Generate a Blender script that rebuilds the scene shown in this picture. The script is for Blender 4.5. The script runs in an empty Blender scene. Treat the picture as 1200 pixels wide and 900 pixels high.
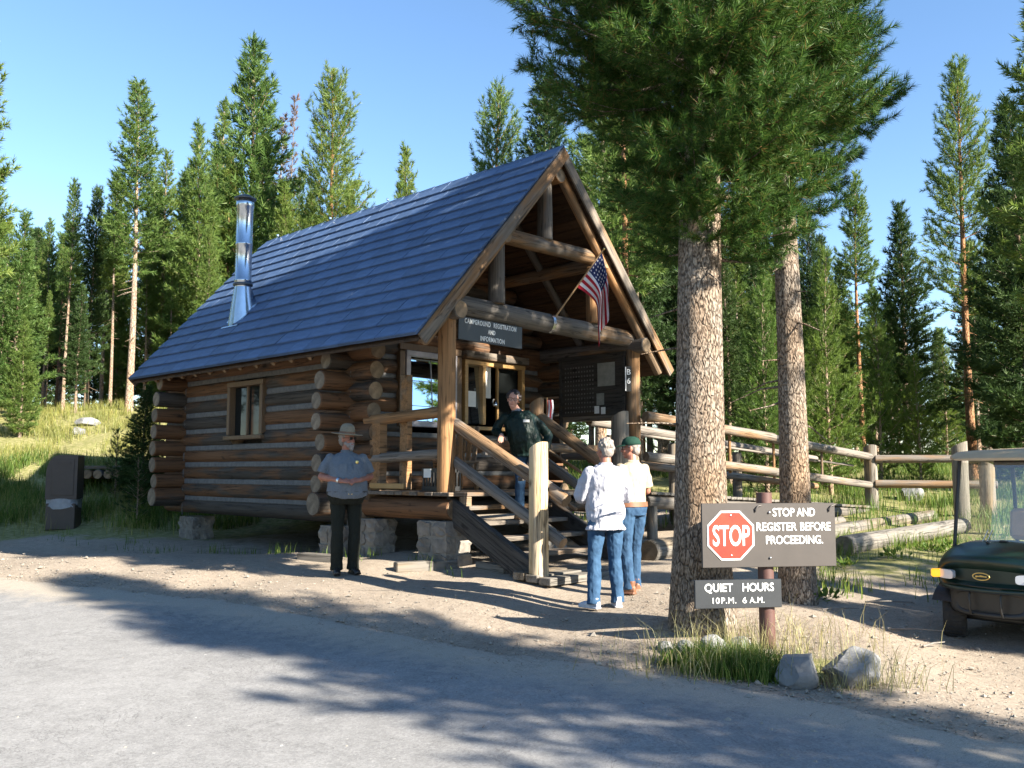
import bpy, bmesh, math, random
import numpy as np
from mathutils import Vector, Matrix, Euler, noise as mnoise
rad = math.radians
random.seed(7)
scn = bpy.context.scene
COL = scn.collection

# ------------------------------------------------------------------ camera, sky, sun, exposure
CAM_Z = 1.6
FPX, PITCH = 1066.5, 0.0956          # focal length in pixels of a 1200 px wide frame, upward pitch
cam_d = bpy.data.cameras.new('camera'); cam = bpy.data.objects.new('camera', cam_d); COL.objects.link(cam)
cam.location = (0, 0, CAM_Z); cam.rotation_euler = (math.pi/2 + PITCH, 0, 0)
cam_d.sensor_width = 36.0; cam_d.lens = 36.0*FPX/1200; cam_d.clip_start = 0.1; cam_d.clip_end = 3000
scn.camera = cam
SUN_AZ = Vector((0.80, -0.60, 0)).normalized()   # horizontal direction towards the sun
SUN_EL = rad(27)
world = bpy.data.worlds.new('World'); scn.world = world; world.use_nodes = True
wn = world.node_tree.nodes; wl = world.node_tree.links
bg = wn['Background']; bg.inputs['Strength'].default_value = 0.065
sky = wn.new('ShaderNodeTexSky'); sky.sky_type = 'NISHITA'; sky.sun_disc = False
sky.sun_elevation = SUN_EL; sky.sun_rotation = math.atan2(SUN_AZ.x, SUN_AZ.y)
sky.altitude = 2300; sky.air_density = 1.15; sky.dust_density = 0.1; sky.ozone_density = 1.1
hsv = wn.new('ShaderNodeHueSaturation'); hsv.inputs['Saturation'].default_value = 1.12; hsv.inputs['Value'].default_value = 1.15
wl.new(sky.outputs[0], hsv.inputs['Color']); wl.new(hsv.outputs[0], bg.inputs['Color'])
sun_d = bpy.data.lights.new('sun', 'SUN'); sun = bpy.data.objects.new('sun', sun_d); COL.objects.link(sun)
sun_d.energy = 5.0; sun_d.angle = rad(0.55); sun_d.color = (1.0, 0.92, 0.79)
sdir = Vector((SUN_AZ.x*math.cos(SUN_EL), SUN_AZ.y*math.cos(SUN_EL), math.sin(SUN_EL)))
sun.rotation_euler = sdir.to_track_quat('Z', 'Y').to_euler(); sun.location = sdir*60
scn.view_settings.view_transform = 'Standard'; scn.view_settings.look = 'None'
scn.view_settings.exposure = 2.1; scn.view_settings.gamma = 1.0
scn.cycles.max_bounces = 6; scn.cycles.transparent_max_bounces = 8
scn.cycles.use_denoising = True

# ------------------------------------------------------------------ helpers: objects
WM = {}                                   # world matrices, kept by hand so no depsgraph update is needed
def link(name, data, parent=None, mat=None):
    o = bpy.data.objects.new(name, data); COL.objects.link(o)
    m = mat.copy() if mat is not None else Matrix.Identity(4)
    o.matrix_basis = m; WM[o] = m
    if parent is not None:
        o.parent = parent; o.matrix_parent_inverse = WM[parent].inverted()
    return o
def thing(name, label, cat, loc=(0, 0, 0), rotz=0.0, group=None):
    o = link(name, None, None, Matrix.Translation(loc) @ Matrix.Rotation(rotz, 4, 'Z'))
    return tag(o, label, cat, group)
def tag(o, label=None, cat=None, group=None, kind=None):
    if label: o['label'] = label
    if cat: o['category'] = cat
    if group: o['group'] = group
    if kind: o['kind'] = kind
    return o
def copy_tree(o, newmat, label=None, group=None):
    """copy a thing, its parts and sub-parts (mesh data shared)"""
    src = WM[o]; delta = newmat @ src.inverted()
    def rec(a, par):
        c = a.copy(); COL.objects.link(c); m = delta @ WM[a]; WM[c] = m
        if par is None: c.matrix_basis = m
        else: c.parent = par; c.matrix_parent_inverse = WM[par].inverted(); c.matrix_basis = m
        for ch in KIDS.get(a, []): rec(ch, c)
        return c
    r = rec(o, None)
    if label: r['label'] = label
    if group: r['group'] = group
    return r
KIDS = {}

class MB:
    """collects polygons, built as one mesh object"""
    def __init__(s): s.v = []; s.f = []; s.m = []; s.sm = []
    def add(s, vs, fs, mi=0, smooth=False):
        b = len(s.v); s.v.extend([tuple(p) for p in vs])
        for f in fs: s.f.append(tuple(i+b for i in f)); s.m.append(mi); s.sm.append(smooth)
    def mesh(s, name, mats):
        me = bpy.data.meshes.new(name); me.from_pydata(s.v, [], s.f)
        for m in (mats if isinstance(mats, (list, tuple)) else [mats]): me.materials.append(m)
        me.polygons.foreach_set('material_index', s.m); me.polygons.foreach_set('use_smooth', s.sm)
        me.update(); return me
    def obj(s, name, mats, parent=None, mat=None):
        o = link(name, s.mesh(name, mats), parent, mat)
        if parent is not None: KIDS.setdefault(parent, []).append(o)
        return o
    # --- shapes
    def box(s, c, size, M=None, mi=0, ch=0.0):
        hx, hy, hz = size[0]/2, size[1]/2, size[2]/2
        c = Vector(c)
        def T(p):
            p = Vector(p)
            return (M @ p + c) if M is not None else p + c
        if ch <= 0:
            vs = [T((x, y, z)) for z in (-hz, hz) for y in (-hy, hy) for x in (-hx, hx)]
            s.add(vs, [(0,2,3,1),(4,5,7,6),(0,1,5,4),(2,6,7,3),(0,4,6,2),(1,3,7,5)], mi); return
        vs = []; idx = {}
        for a in range(3):
            for sx in (-1, 1):
                for sy in (-1, 1):
                    for sz in (-1, 1):
                        sg = (sx, sy, sz); h = (hx, hy, hz)
                        p = [sg[k]*(h[k] if k == a else h[k]-ch) for k in range(3)]
                        idx[(a, sx, sy, sz)] = len(vs); vs.append(T(p))
        fs = []
        for a in range(3):
            b, c2 = (a+1) % 3, (a+2) % 3
            for sg in (-1, 1):
                q = []
                for (i, j) in ((-1,-1),(1,-1),(1,1),(-1,1)):
                    k = [0,0,0]; k[a] = sg; k[b] = i; k[c2] = j; q.append(idx[(a, *k)])
                fs.append(tuple(q if sg > 0 else q[::-1]))
        for a in range(3):
            b, c2 = (a+1) % 3, (a+2) % 3
            for i in (-1, 1):
                for j in (-1, 1):
                    k0 = [0,0,0]; k0[a] = -1; k0[b] = i; k0[c2] = j; k1 = list(k0); k1[a] = 1
                    q = [idx[(b, *k0)], idx[(b, *k1)], idx[(c2, *k1)], idx[(c2, *k0)]]
                    fs.append(tuple(q if i*j < 0 else q[::-1]))
        for sx in (-1, 1):
            for sy in (-1, 1):
                for sz in (-1, 1):
                    q = [idx[(a, sx, sy, sz)] for a in range(3)]
                    fs.append(tuple(q if sx*sy*sz > 0 else q[::-1]))
        s.add(vs, fs, mi)
    def tube(s, pts, radii, n=12, mi=0, mi_cap=None, smooth=True, caps=True, up=None, jit=0.0, seed=0, cap_smooth=False):
        """lofted tube; radii may be numbers or (rx, ry)"""
        pts = [Vector(p) for p in pts]; N = len(pts); rs = random.Random(seed)
        prev = None; rings = []
        for i in range(N):
            t = (pts[min(i+1, N-1)] - pts[max(i-1, 0)]).normalized()
            if prev is None:
                ref = Vector(up) if up is not None else (Vector((0,0,1)) if abs(t.z) < 0.9 else Vector((0,1,0)))
                a = (ref - t*ref.dot(t)).normalized()
            else:
                a = (prev - t*prev.dot(t)).normalized()
            b = t.cross(a); prev = a
            r = radii[i] if not isinstance(radii, (int, float)) else radii
            rx, ry = (r, r) if isinstance(r, (int, float)) else r
            ring = []
            for k in range(n):
                an = 2*math.pi*k/n; j = 1 + jit*rs.uniform(-1, 1)
                ring.append(pts[i] + b*(math.cos(an)*rx*j) + a*(math.sin(an)*ry*j))
            rings.append(ring)
        vs = [p for r in rings for p in r]
        fs = [(i*n+k, i*n+(k+1) % n, (i+1)*n+(k+1) % n, (i+1)*n+k) for i in range(N-1) for k in range(n)]
        s.add(vs, fs, mi, smooth)
        if caps:
            mc = mi if mi_cap is None else mi_cap
            s.add(rings[0], [tuple(range(n))[::-1]], mc, cap_smooth); s.add(rings[-1], [tuple(range(n))], mc, cap_smooth)
    def ell(s, c, r, nu=14, nv=9, mi=0, M=None, smooth=True):
        vs = []; c = Vector(c)
        for j in range(1, nv):
            th = math.pi*j/nv
            for k in range(nu):
                ph = 2*math.pi*k/nu
                p = Vector((r[0]*math.sin(th)*math.cos(ph), r[1]*math.sin(th)*math.sin(ph), r[2]*math.cos(th)))
                vs.append(c + (M @ p if M is not None else p))
        top = len(vs); p = Vector((0,0,r[2])); vs.append(c + (M @ p if M is not None else p))
        bot = len(vs); p = Vector((0,0,-r[2])); vs.append(c + (M @ p if M is not None else p))
        fs = []
        for j in range(nv-2):
            for k in range(nu):
                fs.append((j*nu+k, (j+1)*nu+k, (j+1)*nu+(k+1) % nu, j*nu+(k+1) % nu))
        for k in range(nu):
            fs.append((top, k, (k+1) % nu)); fs.append((bot, (nv-2)*nu+(k+1) % nu, (nv-2)*nu+k))
        s.add(vs, fs, mi, smooth)
    def lathe(s, prof, n=20, c=(0,0,0), mi=0, smooth=True, M=None):
        c = Vector(c); vs = []
        for (r, z) in prof:
            for k in range(n):
                p = Vector((r*math.cos(2*math.pi*k/n), r*math.sin(2*math.pi*k/n), z))
                vs.append(c + (M @ p if M is not None else p))
        m = len(prof)
        fs = [(i*n+k, i*n+(k+1) % n, (i+1)*n+(k+1) % n, (i+1)*n+k) for i in range(m-1) for k in range(n)]
        s.add(vs, fs, mi, smooth)
    def prism(s, poly, y0, y1, M=None, mi=0, smooth=False):
        """poly in local xz, extruded along local y"""
        n = len(poly)
        vs = [Vector((x, y0, z)) for x, z in poly] + [Vector((x, y1, z)) for x, z in poly]
        if M is not None: vs = [M @ v for v in vs]
        fs = [tuple(range(n)), tuple(range(2*n-1, n-1, -1))]
        s.add(vs, fs, mi); s.add(vs, [(k, k+n, (k+1) % n+n, (k+1) % n) for k in range(n)], mi, smooth)

def fast_tris(name, verts, mats, mi=None):
    """verts (T,3,3) -> mesh of loose triangles"""
    T = verts.shape[0]; me = bpy.data.meshes.new(name)
    me.vertices.add(T*3); me.vertices.foreach_set('co', np.ascontiguousarray(verts.reshape(-1), dtype=np.float32))
    me.loops.add(T*3); me.loops.foreach_set('vertex_index', np.arange(T*3, dtype=np.int32))
    me.polygons.add(T); me.polygons.foreach_set('loop_start', np.arange(0, T*3, 3, dtype=np.int32))
    for m in mats: me.materials.append(m)
    if mi is not None: me.polygons.foreach_set('material_index', np.asarray(mi, dtype=np.int32))
    me.update(calc_edges=True); return me
def child(name, me, parent, mat=None):
    o = link(name, me, parent, mat); KIDS.setdefault(parent, []).append(o); return o
def frame_from(p0, p1, up=(0, 0, 1)):
    """matrix whose local X runs from p0 to p1"""
    p0 = Vector(p0); x = (Vector(p1)-p0); L = x.length; x.normalize(); u = Vector(up)
    if abs(x.dot(u)) > 0.95: u = Vector((0, 1, 0)) if abs(x.y) < 0.9 else Vector((1, 0, 0))
    y = u.cross(x).normalized(); z = x.cross(y)
    M = Matrix(((x.x, y.x, z.x, p0.x), (x.y, y.y, z.y, p0.y), (x.z, y.z, z.z, p0.z), (0,0,0,1)))
    return M, L
def fuse(mb, voxel, smooth=4, name='m', decim=None):
    """one continuous surface out of overlapping closed shapes"""
    me = mb.mesh('tmp', []); o = bpy.data.objects.new('tmp', me); COL.objects.link(o)
    r = o.modifiers.new('r', 'REMESH'); r.mode = 'VOXEL'; r.voxel_size = voxel; r.use_smooth_shade = True
    if smooth:
        sm = o.modifiers.new('s', 'SMOOTH'); sm.iterations = smooth; sm.factor = 0.5
    if decim:
        d = o.modifiers.new('d', 'DECIMATE'); d.ratio = decim
    dg = bpy.context.evaluated_depsgraph_get(); dg.update()
    out = bpy.data.meshes.new_from_object(o.evaluated_get(dg)); out.name = name
    bpy.data.objects.remove(o); bpy.data.meshes.remove(me)
    out.polygons.foreach_set('use_smooth', [True]*len(out.polygons)); return out

# ------------------------------------------------------------------ helpers: materials
def newmat(name):
    m = bpy.data.materials.new(name); m.use_nodes = True; nt = m.node_tree
    return m, nt, nt.nodes['Principled BSDF']
def mapping(nt, scale=(1,1,1), coord='Object', rot=(0,0,0)):
    tc = nt.nodes.new('ShaderNodeTexCoord'); mp = nt.nodes.new('ShaderNodeMapping')
    mp.inputs['Scale'].default_value = scale; mp.inputs['Rotation'].default_value = rot
    nt.links.new(tc.outputs[coord], mp.inputs[0]); return mp
def noise(nt, vec, scale, detail=4, rough=0.6, dist=0.0):
    n = nt.nodes.new('ShaderNodeTexNoise'); n.inputs['Scale'].default_value = scale
    n.inputs['Detail'].default_value = detail; n.inputs['Roughness'].default_value = rough
    n.inputs['Distortion'].default_value = dist
    nt.links.new(vec.outputs[0], n.inputs['Vector']); return n
def ramp(nt, src, stops, out=0):
    r = nt.nodes.new('ShaderNodeValToRGB'); e = r.color_ramp.elements
    while len(e) < len(stops): e.new(0.5)
    for i, (p, c) in enumerate(stops):
        e[i].position = p; e[i].color = (*c, 1) if not isinstance(c, (int, float)) else (c, c, c, 1)
    nt.links.new(src.outputs[out], r.inputs[0]); return r
def mix(nt, fac, a, b, blend='MIX'):
    x = nt.nodes.new('ShaderNodeMix'); x.data_type = 'RGBA'; x.blend_type = blend
    for sock, val in ((x.inputs[0], fac), (x.inputs[6], a), (x.inputs[7], b)):
        if isinstance(val, (int, float)): sock.default_value = val
        elif isinstance(val, tuple): sock.default_value = (*val, 1)
        else: nt.links.new(val, sock)
    return x.outputs[2]
def bump(nt, bsdf, height, strength=0.4, dist=0.02):
    b = nt.nodes.new('ShaderNodeBump'); b.inputs['Strength'].default_value = strength; b.inputs['Distance'].default_value = dist
    nt.links.new(height, b.inputs['Height']); nt.links.new(b.outputs[0], bsdf.inputs['Normal']); return b
def simple(name, c1, c2=None, scale=20, rough=0.6, metal=0.0, bstr=0.15, bdist=0.005, spec=0.5, stretch=(1,1,1), rnd=0.0, detail=4):
    m, nt, b = newmat(name); c2 = c2 or tuple(x*0.75 for x in c1)
    mp = mapping(nt, stretch); n = noise(nt, mp, scale, detail)
    r = ramp(nt, n, [(0.3, c2), (0.7, c1)]); col = r.outputs[0]
    if rnd:
        oi = nt.nodes.new('ShaderNodeObjectInfo')
        rr = ramp(nt, oi, [(0, 1-rnd), (1, 1+rnd)], out='Random')
        col = mix(nt, 1.0, col, rr.outputs[0], 'MULTIPLY')
    nt.links.new(col, b.inputs['Base Color'])
    b.inputs['Roughness'].default_value = rough; b.inputs['Metallic'].default_value = metal
    b.inputs['Specular IOR Level'].default_value = spec
    if bstr: bump(nt, b, n.outputs[0], bstr, bdist)
    return m
# ------------------------------------------------------------------ materials
def log_mat(name, brown, grey, greyness=0.5, sat=1.0):
    m, nt, b = newmat(name)
    tc = nt.nodes.new('ShaderNodeTexCoord'); oi = nt.nodes.new('ShaderNodeObjectInfo')
    off = nt.nodes.new('ShaderNodeVectorMath'); off.operation = 'MULTIPLY_ADD'
    nt.links.new(oi.outputs['Random'], off.inputs[0]); off.inputs[1].default_value = (37, 61, 17)
    nt.links.new(tc.outputs['Object'], off.inputs[2])
    def mp(sc):
        q = nt.nodes.new('ShaderNodeMapping'); q.inputs['Scale'].default_value = sc
        nt.links.new(off.outputs[0], q.inputs[0]); return q
    grain = noise(nt, mp((1.2, 22, 22)), 1.0, 6, 0.65)
    patch = noise(nt, mp((0.55, 3.0, 3.0)), 1.0, 4, 0.6)
    crack = noise(nt, mp((0.5, 17, 17)), 1.0, 3, 0.5)
    knot = noise(nt, mp((3.2, 7, 7)), 1.0, 2, 0.5)
    c1 = ramp(nt, grain, [(0.25, tuple(x*0.55 for x in brown)), (0.5, brown), (0.78, tuple(min(1, x*1.35) for x in brown))])
    c2 = ramp(nt, grain, [(0.25, tuple(x*0.5 for x in grey)), (0.55, grey), (0.8, tuple(min(1, x*1.3) for x in grey))])
    p2 = nt.nodes.new('ShaderNodeMath'); p2.operation = 'MULTIPLY_ADD'; p2.inputs[1].default_value = 1.7; p2.inputs[2].default_value = -0.30
    nt.links.new(patch.outputs[0], p2.inputs[0])
    add = nt.nodes.new('ShaderNodeMath'); add.operation = 'MULTIPLY_ADD'; add.inputs[1].default_value = 0.45
    nt.links.new(oi.outputs['Random'], add.inputs[0]); nt.links.new(p2.outputs[0], add.inputs[2])
    g = ramp(nt, add, [(0.95-greyness*0.5, 0.0), (1.12-greyness*0.5, 1.0)])
    col = mix(nt, g.outputs[0], c1.outputs[0], c2.outputs[0])
    kr = ramp(nt, knot, [(0.66, 1.0), (0.74, 0.35)])
    col = mix(nt, 1.0, col, kr.outputs[0], 'MULTIPLY')
    cr = ramp(nt, crack, [(0.478, 1.0), (0.5, 0.16), (0.518, 1.0)])
    col = mix(nt, 0.85, col, cr.outputs[0], 'MULTIPLY')
    nt.links.new(col, b.inputs['Base Color']); b.inputs['Roughness'].default_value = 0.72
    b.inputs['Specular IOR Level'].default_value = 0.25
    h = mix(nt, 0.5, grain.outputs[0], cr.outputs[0]); bump(nt, b, h, 0.7, 0.02)
    return m
M_LOG = log_mat('wall_log_wood', (0.130, 0.066, 0.032), (0.062, 0.052, 0.043), 0.50)
M_RAIL = log_mat('rail_log_wood', (0.21, 0.13, 0.07), (0.19, 0.165, 0.14), 0.75)
M_POST = log_mat('post_log_wood', (0.26, 0.14, 0.062), (0.20, 0.14, 0.09), 0.35)
M_NEWEL = log_mat('newel_wood', (0.52, 0.38, 0.22), (0.46, 0.37, 0.26), 0.4)
M_BEAM = log_mat('beam_log_wood', (0.19, 0.115, 0.06), (0.13, 0.115, 0.10), 0.7)
M_FENCE = log_mat('fence_post_wood', (0.24, 0.17, 0.10), (0.20, 0.175, 0.145), 0.8)
M_BOARD = log_mat('board_wood', (0.20, 0.115, 0.055), (0.16, 0.135, 0.11), 0.6)
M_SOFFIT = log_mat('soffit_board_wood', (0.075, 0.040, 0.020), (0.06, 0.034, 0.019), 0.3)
M_DARKBOARD = log_mat('dark_board_wood', (0.06, 0.042, 0.028), (0.055, 0.05, 0.045), 0.6)
M_TIMBER = log_mat('border_timber_wood', (0.15, 0.12, 0.085), (0.165, 0.15, 0.13), 0.85)
def end_mat(name, ca, cb):
    m, nt, b = newmat(name); mp = mapping(nt, (1, 1, 1))
    w = nt.nodes.new('ShaderNodeTexWave'); w.wave_type = 'RINGS'; w.rings_direction = 'X'
    w.inputs['Scale'].default_value = 22; w.inputs['Distortion'].default_value = 2.2; w.inputs['Detail'].default_value = 3
    w.inputs['Detail Scale'].default_value = 1.2
    nt.links.new(mp.outputs[0], w.inputs['Vector'])
    n = noise(nt, mp, 9, 5)
    r = ramp(nt, w, [(0.1, ca), (0.9, cb)]); r2 = ramp(nt, n, [(0.35, 0.55), (0.65, 1.1)])
    oi = nt.nodes.new('ShaderNodeObjectInfo'); r3 = ramp(nt, oi, [(0, 0.75), (1, 1.15)], out='Random')
    c = mix(nt, 1.0, r.outputs[0], r2.outputs[0], 'MULTIPLY'); c = mix(nt, 1.0, c, r3.outputs[0], 'MULTIPLY')
    nt.links.new(c, b.inputs['Base Color']); b.inputs['Roughness'].default_value = 0.8
    bump(nt, b, w.outputs[0], 0.25, 0.006); return m
M_END = end_mat('log_end_grain', (0.20, 0.13, 0.075), (0.29, 0.205, 0.12))
M_ENDGREY = end_mat('log_end_grain_grey', (0.16, 0.125, 0.085), (0.25, 0.20, 0.145))
M_CHINK = simple('chinking', (0.15, 0.15, 0.145), (0.09, 0.09, 0.09), 14, 0.9, bstr=0.3)
M_GLASSDARK, _nt, _b = newmat('dark_window_glass')
_b.inputs['Base Color'].default_value = (0.012, 0.014, 0.014, 1); _b.inputs['Roughness'].default_value = 0.03
_b.inputs['Specular IOR Level'].default_value = 0.12
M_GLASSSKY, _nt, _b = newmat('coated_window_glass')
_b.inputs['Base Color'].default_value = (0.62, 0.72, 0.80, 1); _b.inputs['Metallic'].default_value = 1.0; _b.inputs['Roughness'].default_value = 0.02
M_WINFRAME = simple('white_window_frame', (0.36, 0.34, 0.36), (0.30, 0.28, 0.30), 8, 0.5, bstr=0.05)
M_SASH = simple('varnished_sash', (0.42, 0.26, 0.10), (0.30, 0.17, 0.06), 6, 0.45, stretch=(1, 1, 12))
M_TRIM = simple('dark_trim_wood', (0.16, 0.10, 0.05), (0.10, 0.06, 0.035), 8, 0.6, stretch=(8, 8, 1))
M_BLACK = simple('black_interior', (0.012, 0.011, 0.010), (0.008, 0.008, 0.008), 6, 0.9, bstr=0)
M_PAPER = simple('white_paper', (0.75, 0.75, 0.72), (0.66, 0.66, 0.64), 9, 0.8, bstr=0.05)
M_MAP = simple('faded_map_paper', (0.30, 0.30, 0.27), (0.20, 0.21, 0.19), 9, 0.8, bstr=0)
M_TAG = simple('dull_tag_metal', (0.16, 0.15, 0.14), (0.07, 0.065, 0.06), 25, 0.5)
M_SIGNBLUE = simple('dark_slate_sign_paint', (0.020, 0.023, 0.028), (0.015, 0.018, 0.022), 7, 0.5, bstr=0.08)
M_SIGNGREY = simple('grey_brown_sign_paint', (0.050, 0.041, 0.036), (0.040, 0.033, 0.029), 5, 0.55, bstr=0.1)
M_WHITE = simple('white_sign_paint', (0.82, 0.82, 0.80), (0.74, 0.74, 0.72), 30, 0.5, bstr=0.03)
M_RED, _nt, _b = newmat('stop_sign_red')
_mp = mapping(_nt); _n = noise(_nt, _mp, 3.0, 3); _r = ramp(_nt, _n, [(0.3, (0.40, 0.022, 0.014)), (0.7, (0.50, 0.045, 0.018))])
_nt.links.new(_r.outputs[0], _b.inputs['Base Color']); _b.inputs['Roughness'].default_value = 0.38
M_POSTBROWN = simple('brown_painted_post', (0.10, 0.045, 0.036), (0.07, 0.031, 0.026), 9, 0.6, stretch=(1, 1, 0.3), bstr=0.2)
M_STEEL = simple('galvanised_steel', (0.62, 0.65, 0.68), (0.5, 0.53, 0.56), 7, 0.24, 1.0, bstr=0.03, stretch=(1, 1, 0.4))
M_CAPDARK = simple('weathered_cap_metal', (0.12, 0.13, 0.14), (0.08, 0.09, 0.10), 9, 0.45, 0.7)
M_BOLT = simple('dark_bolt_metal', (0.10, 0.09, 0.085), None, 30, 0.5, 0.6)
M_SHINGLE, _nt, _b = newmat('sky_tinted_metal_shingle')
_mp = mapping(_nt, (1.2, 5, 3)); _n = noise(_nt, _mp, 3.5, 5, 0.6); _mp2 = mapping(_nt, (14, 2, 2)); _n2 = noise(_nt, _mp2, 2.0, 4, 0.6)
_r = ramp(_nt, _n, [(0.28, (0.036, 0.070, 0.145)), (0.72, (0.078, 0.128, 0.232))])  # base blue deepened to stand in for reflected sky
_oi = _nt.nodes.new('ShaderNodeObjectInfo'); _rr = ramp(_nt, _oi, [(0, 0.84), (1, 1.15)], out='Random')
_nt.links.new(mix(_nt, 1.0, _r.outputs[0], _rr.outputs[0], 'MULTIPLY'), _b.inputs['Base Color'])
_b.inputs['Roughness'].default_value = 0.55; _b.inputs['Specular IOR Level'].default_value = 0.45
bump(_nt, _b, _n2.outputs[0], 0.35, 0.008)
M_STONE = simple('rubble_stone', (0.23, 0.205, 0.175), (0.11, 0.10, 0.088), 7, 0.9, bstr=0.6, bdist=0.03, rnd=0.2, detail=8)
M_MORTAR = simple('mortar', (0.22, 0.205, 0.18), None, 20, 0.95, bstr=0.4)
M_BOULDER = simple('boulder_rock', (0.23, 0.23, 0.23), (0.13, 0.13, 0.13), 5, 0.9, bstr=0.7, bdist=0.03, rnd=0.12, detail=10)
def bark_mat(name, dark, mid, light, sc=1.0):
    m, nt, b = newmat(name); mp = mapping(nt, (7*sc, 7*sc, 4.2*sc))
    v = nt.nodes.new('ShaderNodeTexVoronoi'); v.inputs['Scale'].default_value = 4.2; nt.links.new(mp.outputs[0], v.inputs['Vector'])
    mp2 = mapping(nt, (1, 1, 0.45)); n = noise(nt, mp2, 30*sc, 6, 0.7); n3 = noise(nt, mp2, 2.2, 3)
    add = nt.nodes.new('ShaderNodeMath'); add.operation = 'MULTIPLY_ADD'; add.inputs[1].default_value = 0.55
    nt.links.new(v.outputs['Distance'], add.inputs[0]); nt.links.new(n.outputs[0], add.inputs[2])
    r = ramp(nt, add, [(0.42, dark), (0.66, mid), (0.9, light)])
    r2 = ramp(nt, n3, [(0.35, (1.0, 0.82, 0.66)), (0.65, (1.0, 1.0, 1.0))])
    c = mix(nt, 1.0, r.outputs[0], r2.outputs[0], 'MULTIPLY')
    mp3 = mapping(nt, (6.5, 6.5, 2.2)); v2 = nt.nodes.new('ShaderNodeTexVoronoi'); v2.feature = 'DISTANCE_TO_EDGE'; v2.inputs['Scale'].default_value = 2.6*sc; nt.links.new(mp3.outputs[0], v2.inputs['Vector'])
    ck = ramp(nt, v2, [(0.0, 0.38), (0.10, 1.0)]); c = mix(nt, 0.8, c, ck.outputs[0], 'MULTIPLY')
    hh = mix(nt, 0.55, add.outputs[0], ck.outputs[0])
    nt.links.new(c, b.inputs['Base Color']); b.inputs['Roughness'].default_value = 0.9; b.inputs['Specular IOR Level'].default_value = 0.15
    bump(nt, b, hh, 1.0, 0.04); return m
M_BARKNEAR = bark_mat('pine_bark', (0.045, 0.036, 0.030), (0.155, 0.125, 0.10), (0.31, 0.27, 0.225), 1.6)
M_BARKFAR = bark_mat('pale_pine_bark', (0.11, 0.08, 0.06), (0.25, 0.19, 0.15), (0.38, 0.32, 0.26), 0.8)
M_BARKORANGE = bark_mat('orange_pine_bark', (0.12, 0.055, 0.03), (0.27, 0.145, 0.075), (0.36, 0.22, 0.13), 0.8)
M_DEADWOOD = simple('dead_wood', (0.20, 0.18, 0.16), (0.12, 0.105, 0.095), 9, 0.9, stretch=(1, 1, 0.2))
def needle_mat(name, ca, cb, trans=0.35, cc=None, rust=None):
    m = bpy.data.materials.new(name); m.use_nodes = True; nt = m.node_tree; nt.nodes.clear()
    out = nt.nodes.new('ShaderNodeOutputMaterial'); geo = nt.nodes.new('ShaderNodeNewGeometry'); oi = nt.nodes.new('ShaderNodeObjectInfo')
    stops = [(0.0, ca), (0.8, cb), (1.0, cc or cb)]
    if rust: stops = [(0.0, ca), (0.72, cb), (0.93, cc or cb), (0.965, rust)]
    r = ramp(nt, geo, stops, out='Random Per Island')
    mp = mapping(nt, (1, 1, 1)); n = noise(nt, mp, 1.3, 3); r2 = ramp(nt, n, [(0.3, (0.72, 0.80, 0.75)), (0.7, (1.2, 1.12, 1.0))])
    rr = ramp(nt, oi, [(0, (0.78, 0.88, 0.9)), (1, (1.2, 1.1, 0.9))], out='Random')
    c = mix(nt, 1.0, r.outputs[0], r2.outputs[0], 'MULTIPLY'); c = mix(nt, 1.0, c, rr.outputs[0], 'MULTIPLY')
    d = nt.nodes.new('ShaderNodeBsdfDiffuse'); t = nt.nodes.new('ShaderNodeBsdfTranslucent'); g = nt.nodes.new('ShaderNodeBsdfGlossy')
    g.inputs['Roughness'].default_value = 0.45; g.inputs['Color'].default_value = (0.5, 0.55, 0.45, 1)
    nt.links.new(c, d.inputs[0]); nt.links.new(c, t.inputs[0])
    m1 = nt.nodes.new('ShaderNodeMixShader'); m1.inputs[0].default_value = trans
    nt.links.new(d.outputs[0], m1.inputs[1]); nt.links.new(t.outputs[0], m1.inputs[2])
    m2 = nt.nodes.new('ShaderNodeMixShader'); m2.inputs[0].default_value = 0.03
    nt.links.new(m1.outputs[0], m2.inputs[1]); nt.links.new(g.outputs[0], m2.inputs[2])
    nt.links.new(m2.outputs[0], out.inputs[0]); return m
M_NEEDLE = needle_mat('pine_needles', (0.068, 0.125, 0.032), (0.158, 0.235, 0.062), 0.45, (0.22, 0.27, 0.09))
M_NEEDLEDARK = needle_mat('dark_fir_needles', (0.030, 0.060, 0.024), (0.062, 0.105, 0.036), 0.3)
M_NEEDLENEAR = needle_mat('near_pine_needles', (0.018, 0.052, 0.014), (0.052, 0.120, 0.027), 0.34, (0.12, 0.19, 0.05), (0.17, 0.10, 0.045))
M_NEEDLEYOUNG = needle_mat('young_pine_needles', (0.085, 0.14, 0.032), (0.15, 0.22, 0.05), 0.45)
M_NEEDLERED = needle_mat('rusty_dead_needles', (0.11, 0.06, 0.025), (0.17, 0.10, 0.04), 0.3)
def grass_mat(name, cols, trans=0.4):
    return needle_mat(name, cols[0], cols[1], trans, cols[2])
M_GRASSDRY = grass_mat('dry_grass', [(0.14, 0.17, 0.045), (0.27, 0.26, 0.09), (0.42, 0.36, 0.19)])
M_GRASSGREEN = grass_mat('green_grass', [(0.06, 0.11, 0.02), (0.12, 0.19, 0.04), (0.28, 0.27, 0.09)])
M_STRAW = grass_mat('straw_grass', [(0.30, 0.24, 0.12), (0.44, 0.37, 0.2), (0.55, 0.48, 0.3)])

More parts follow.
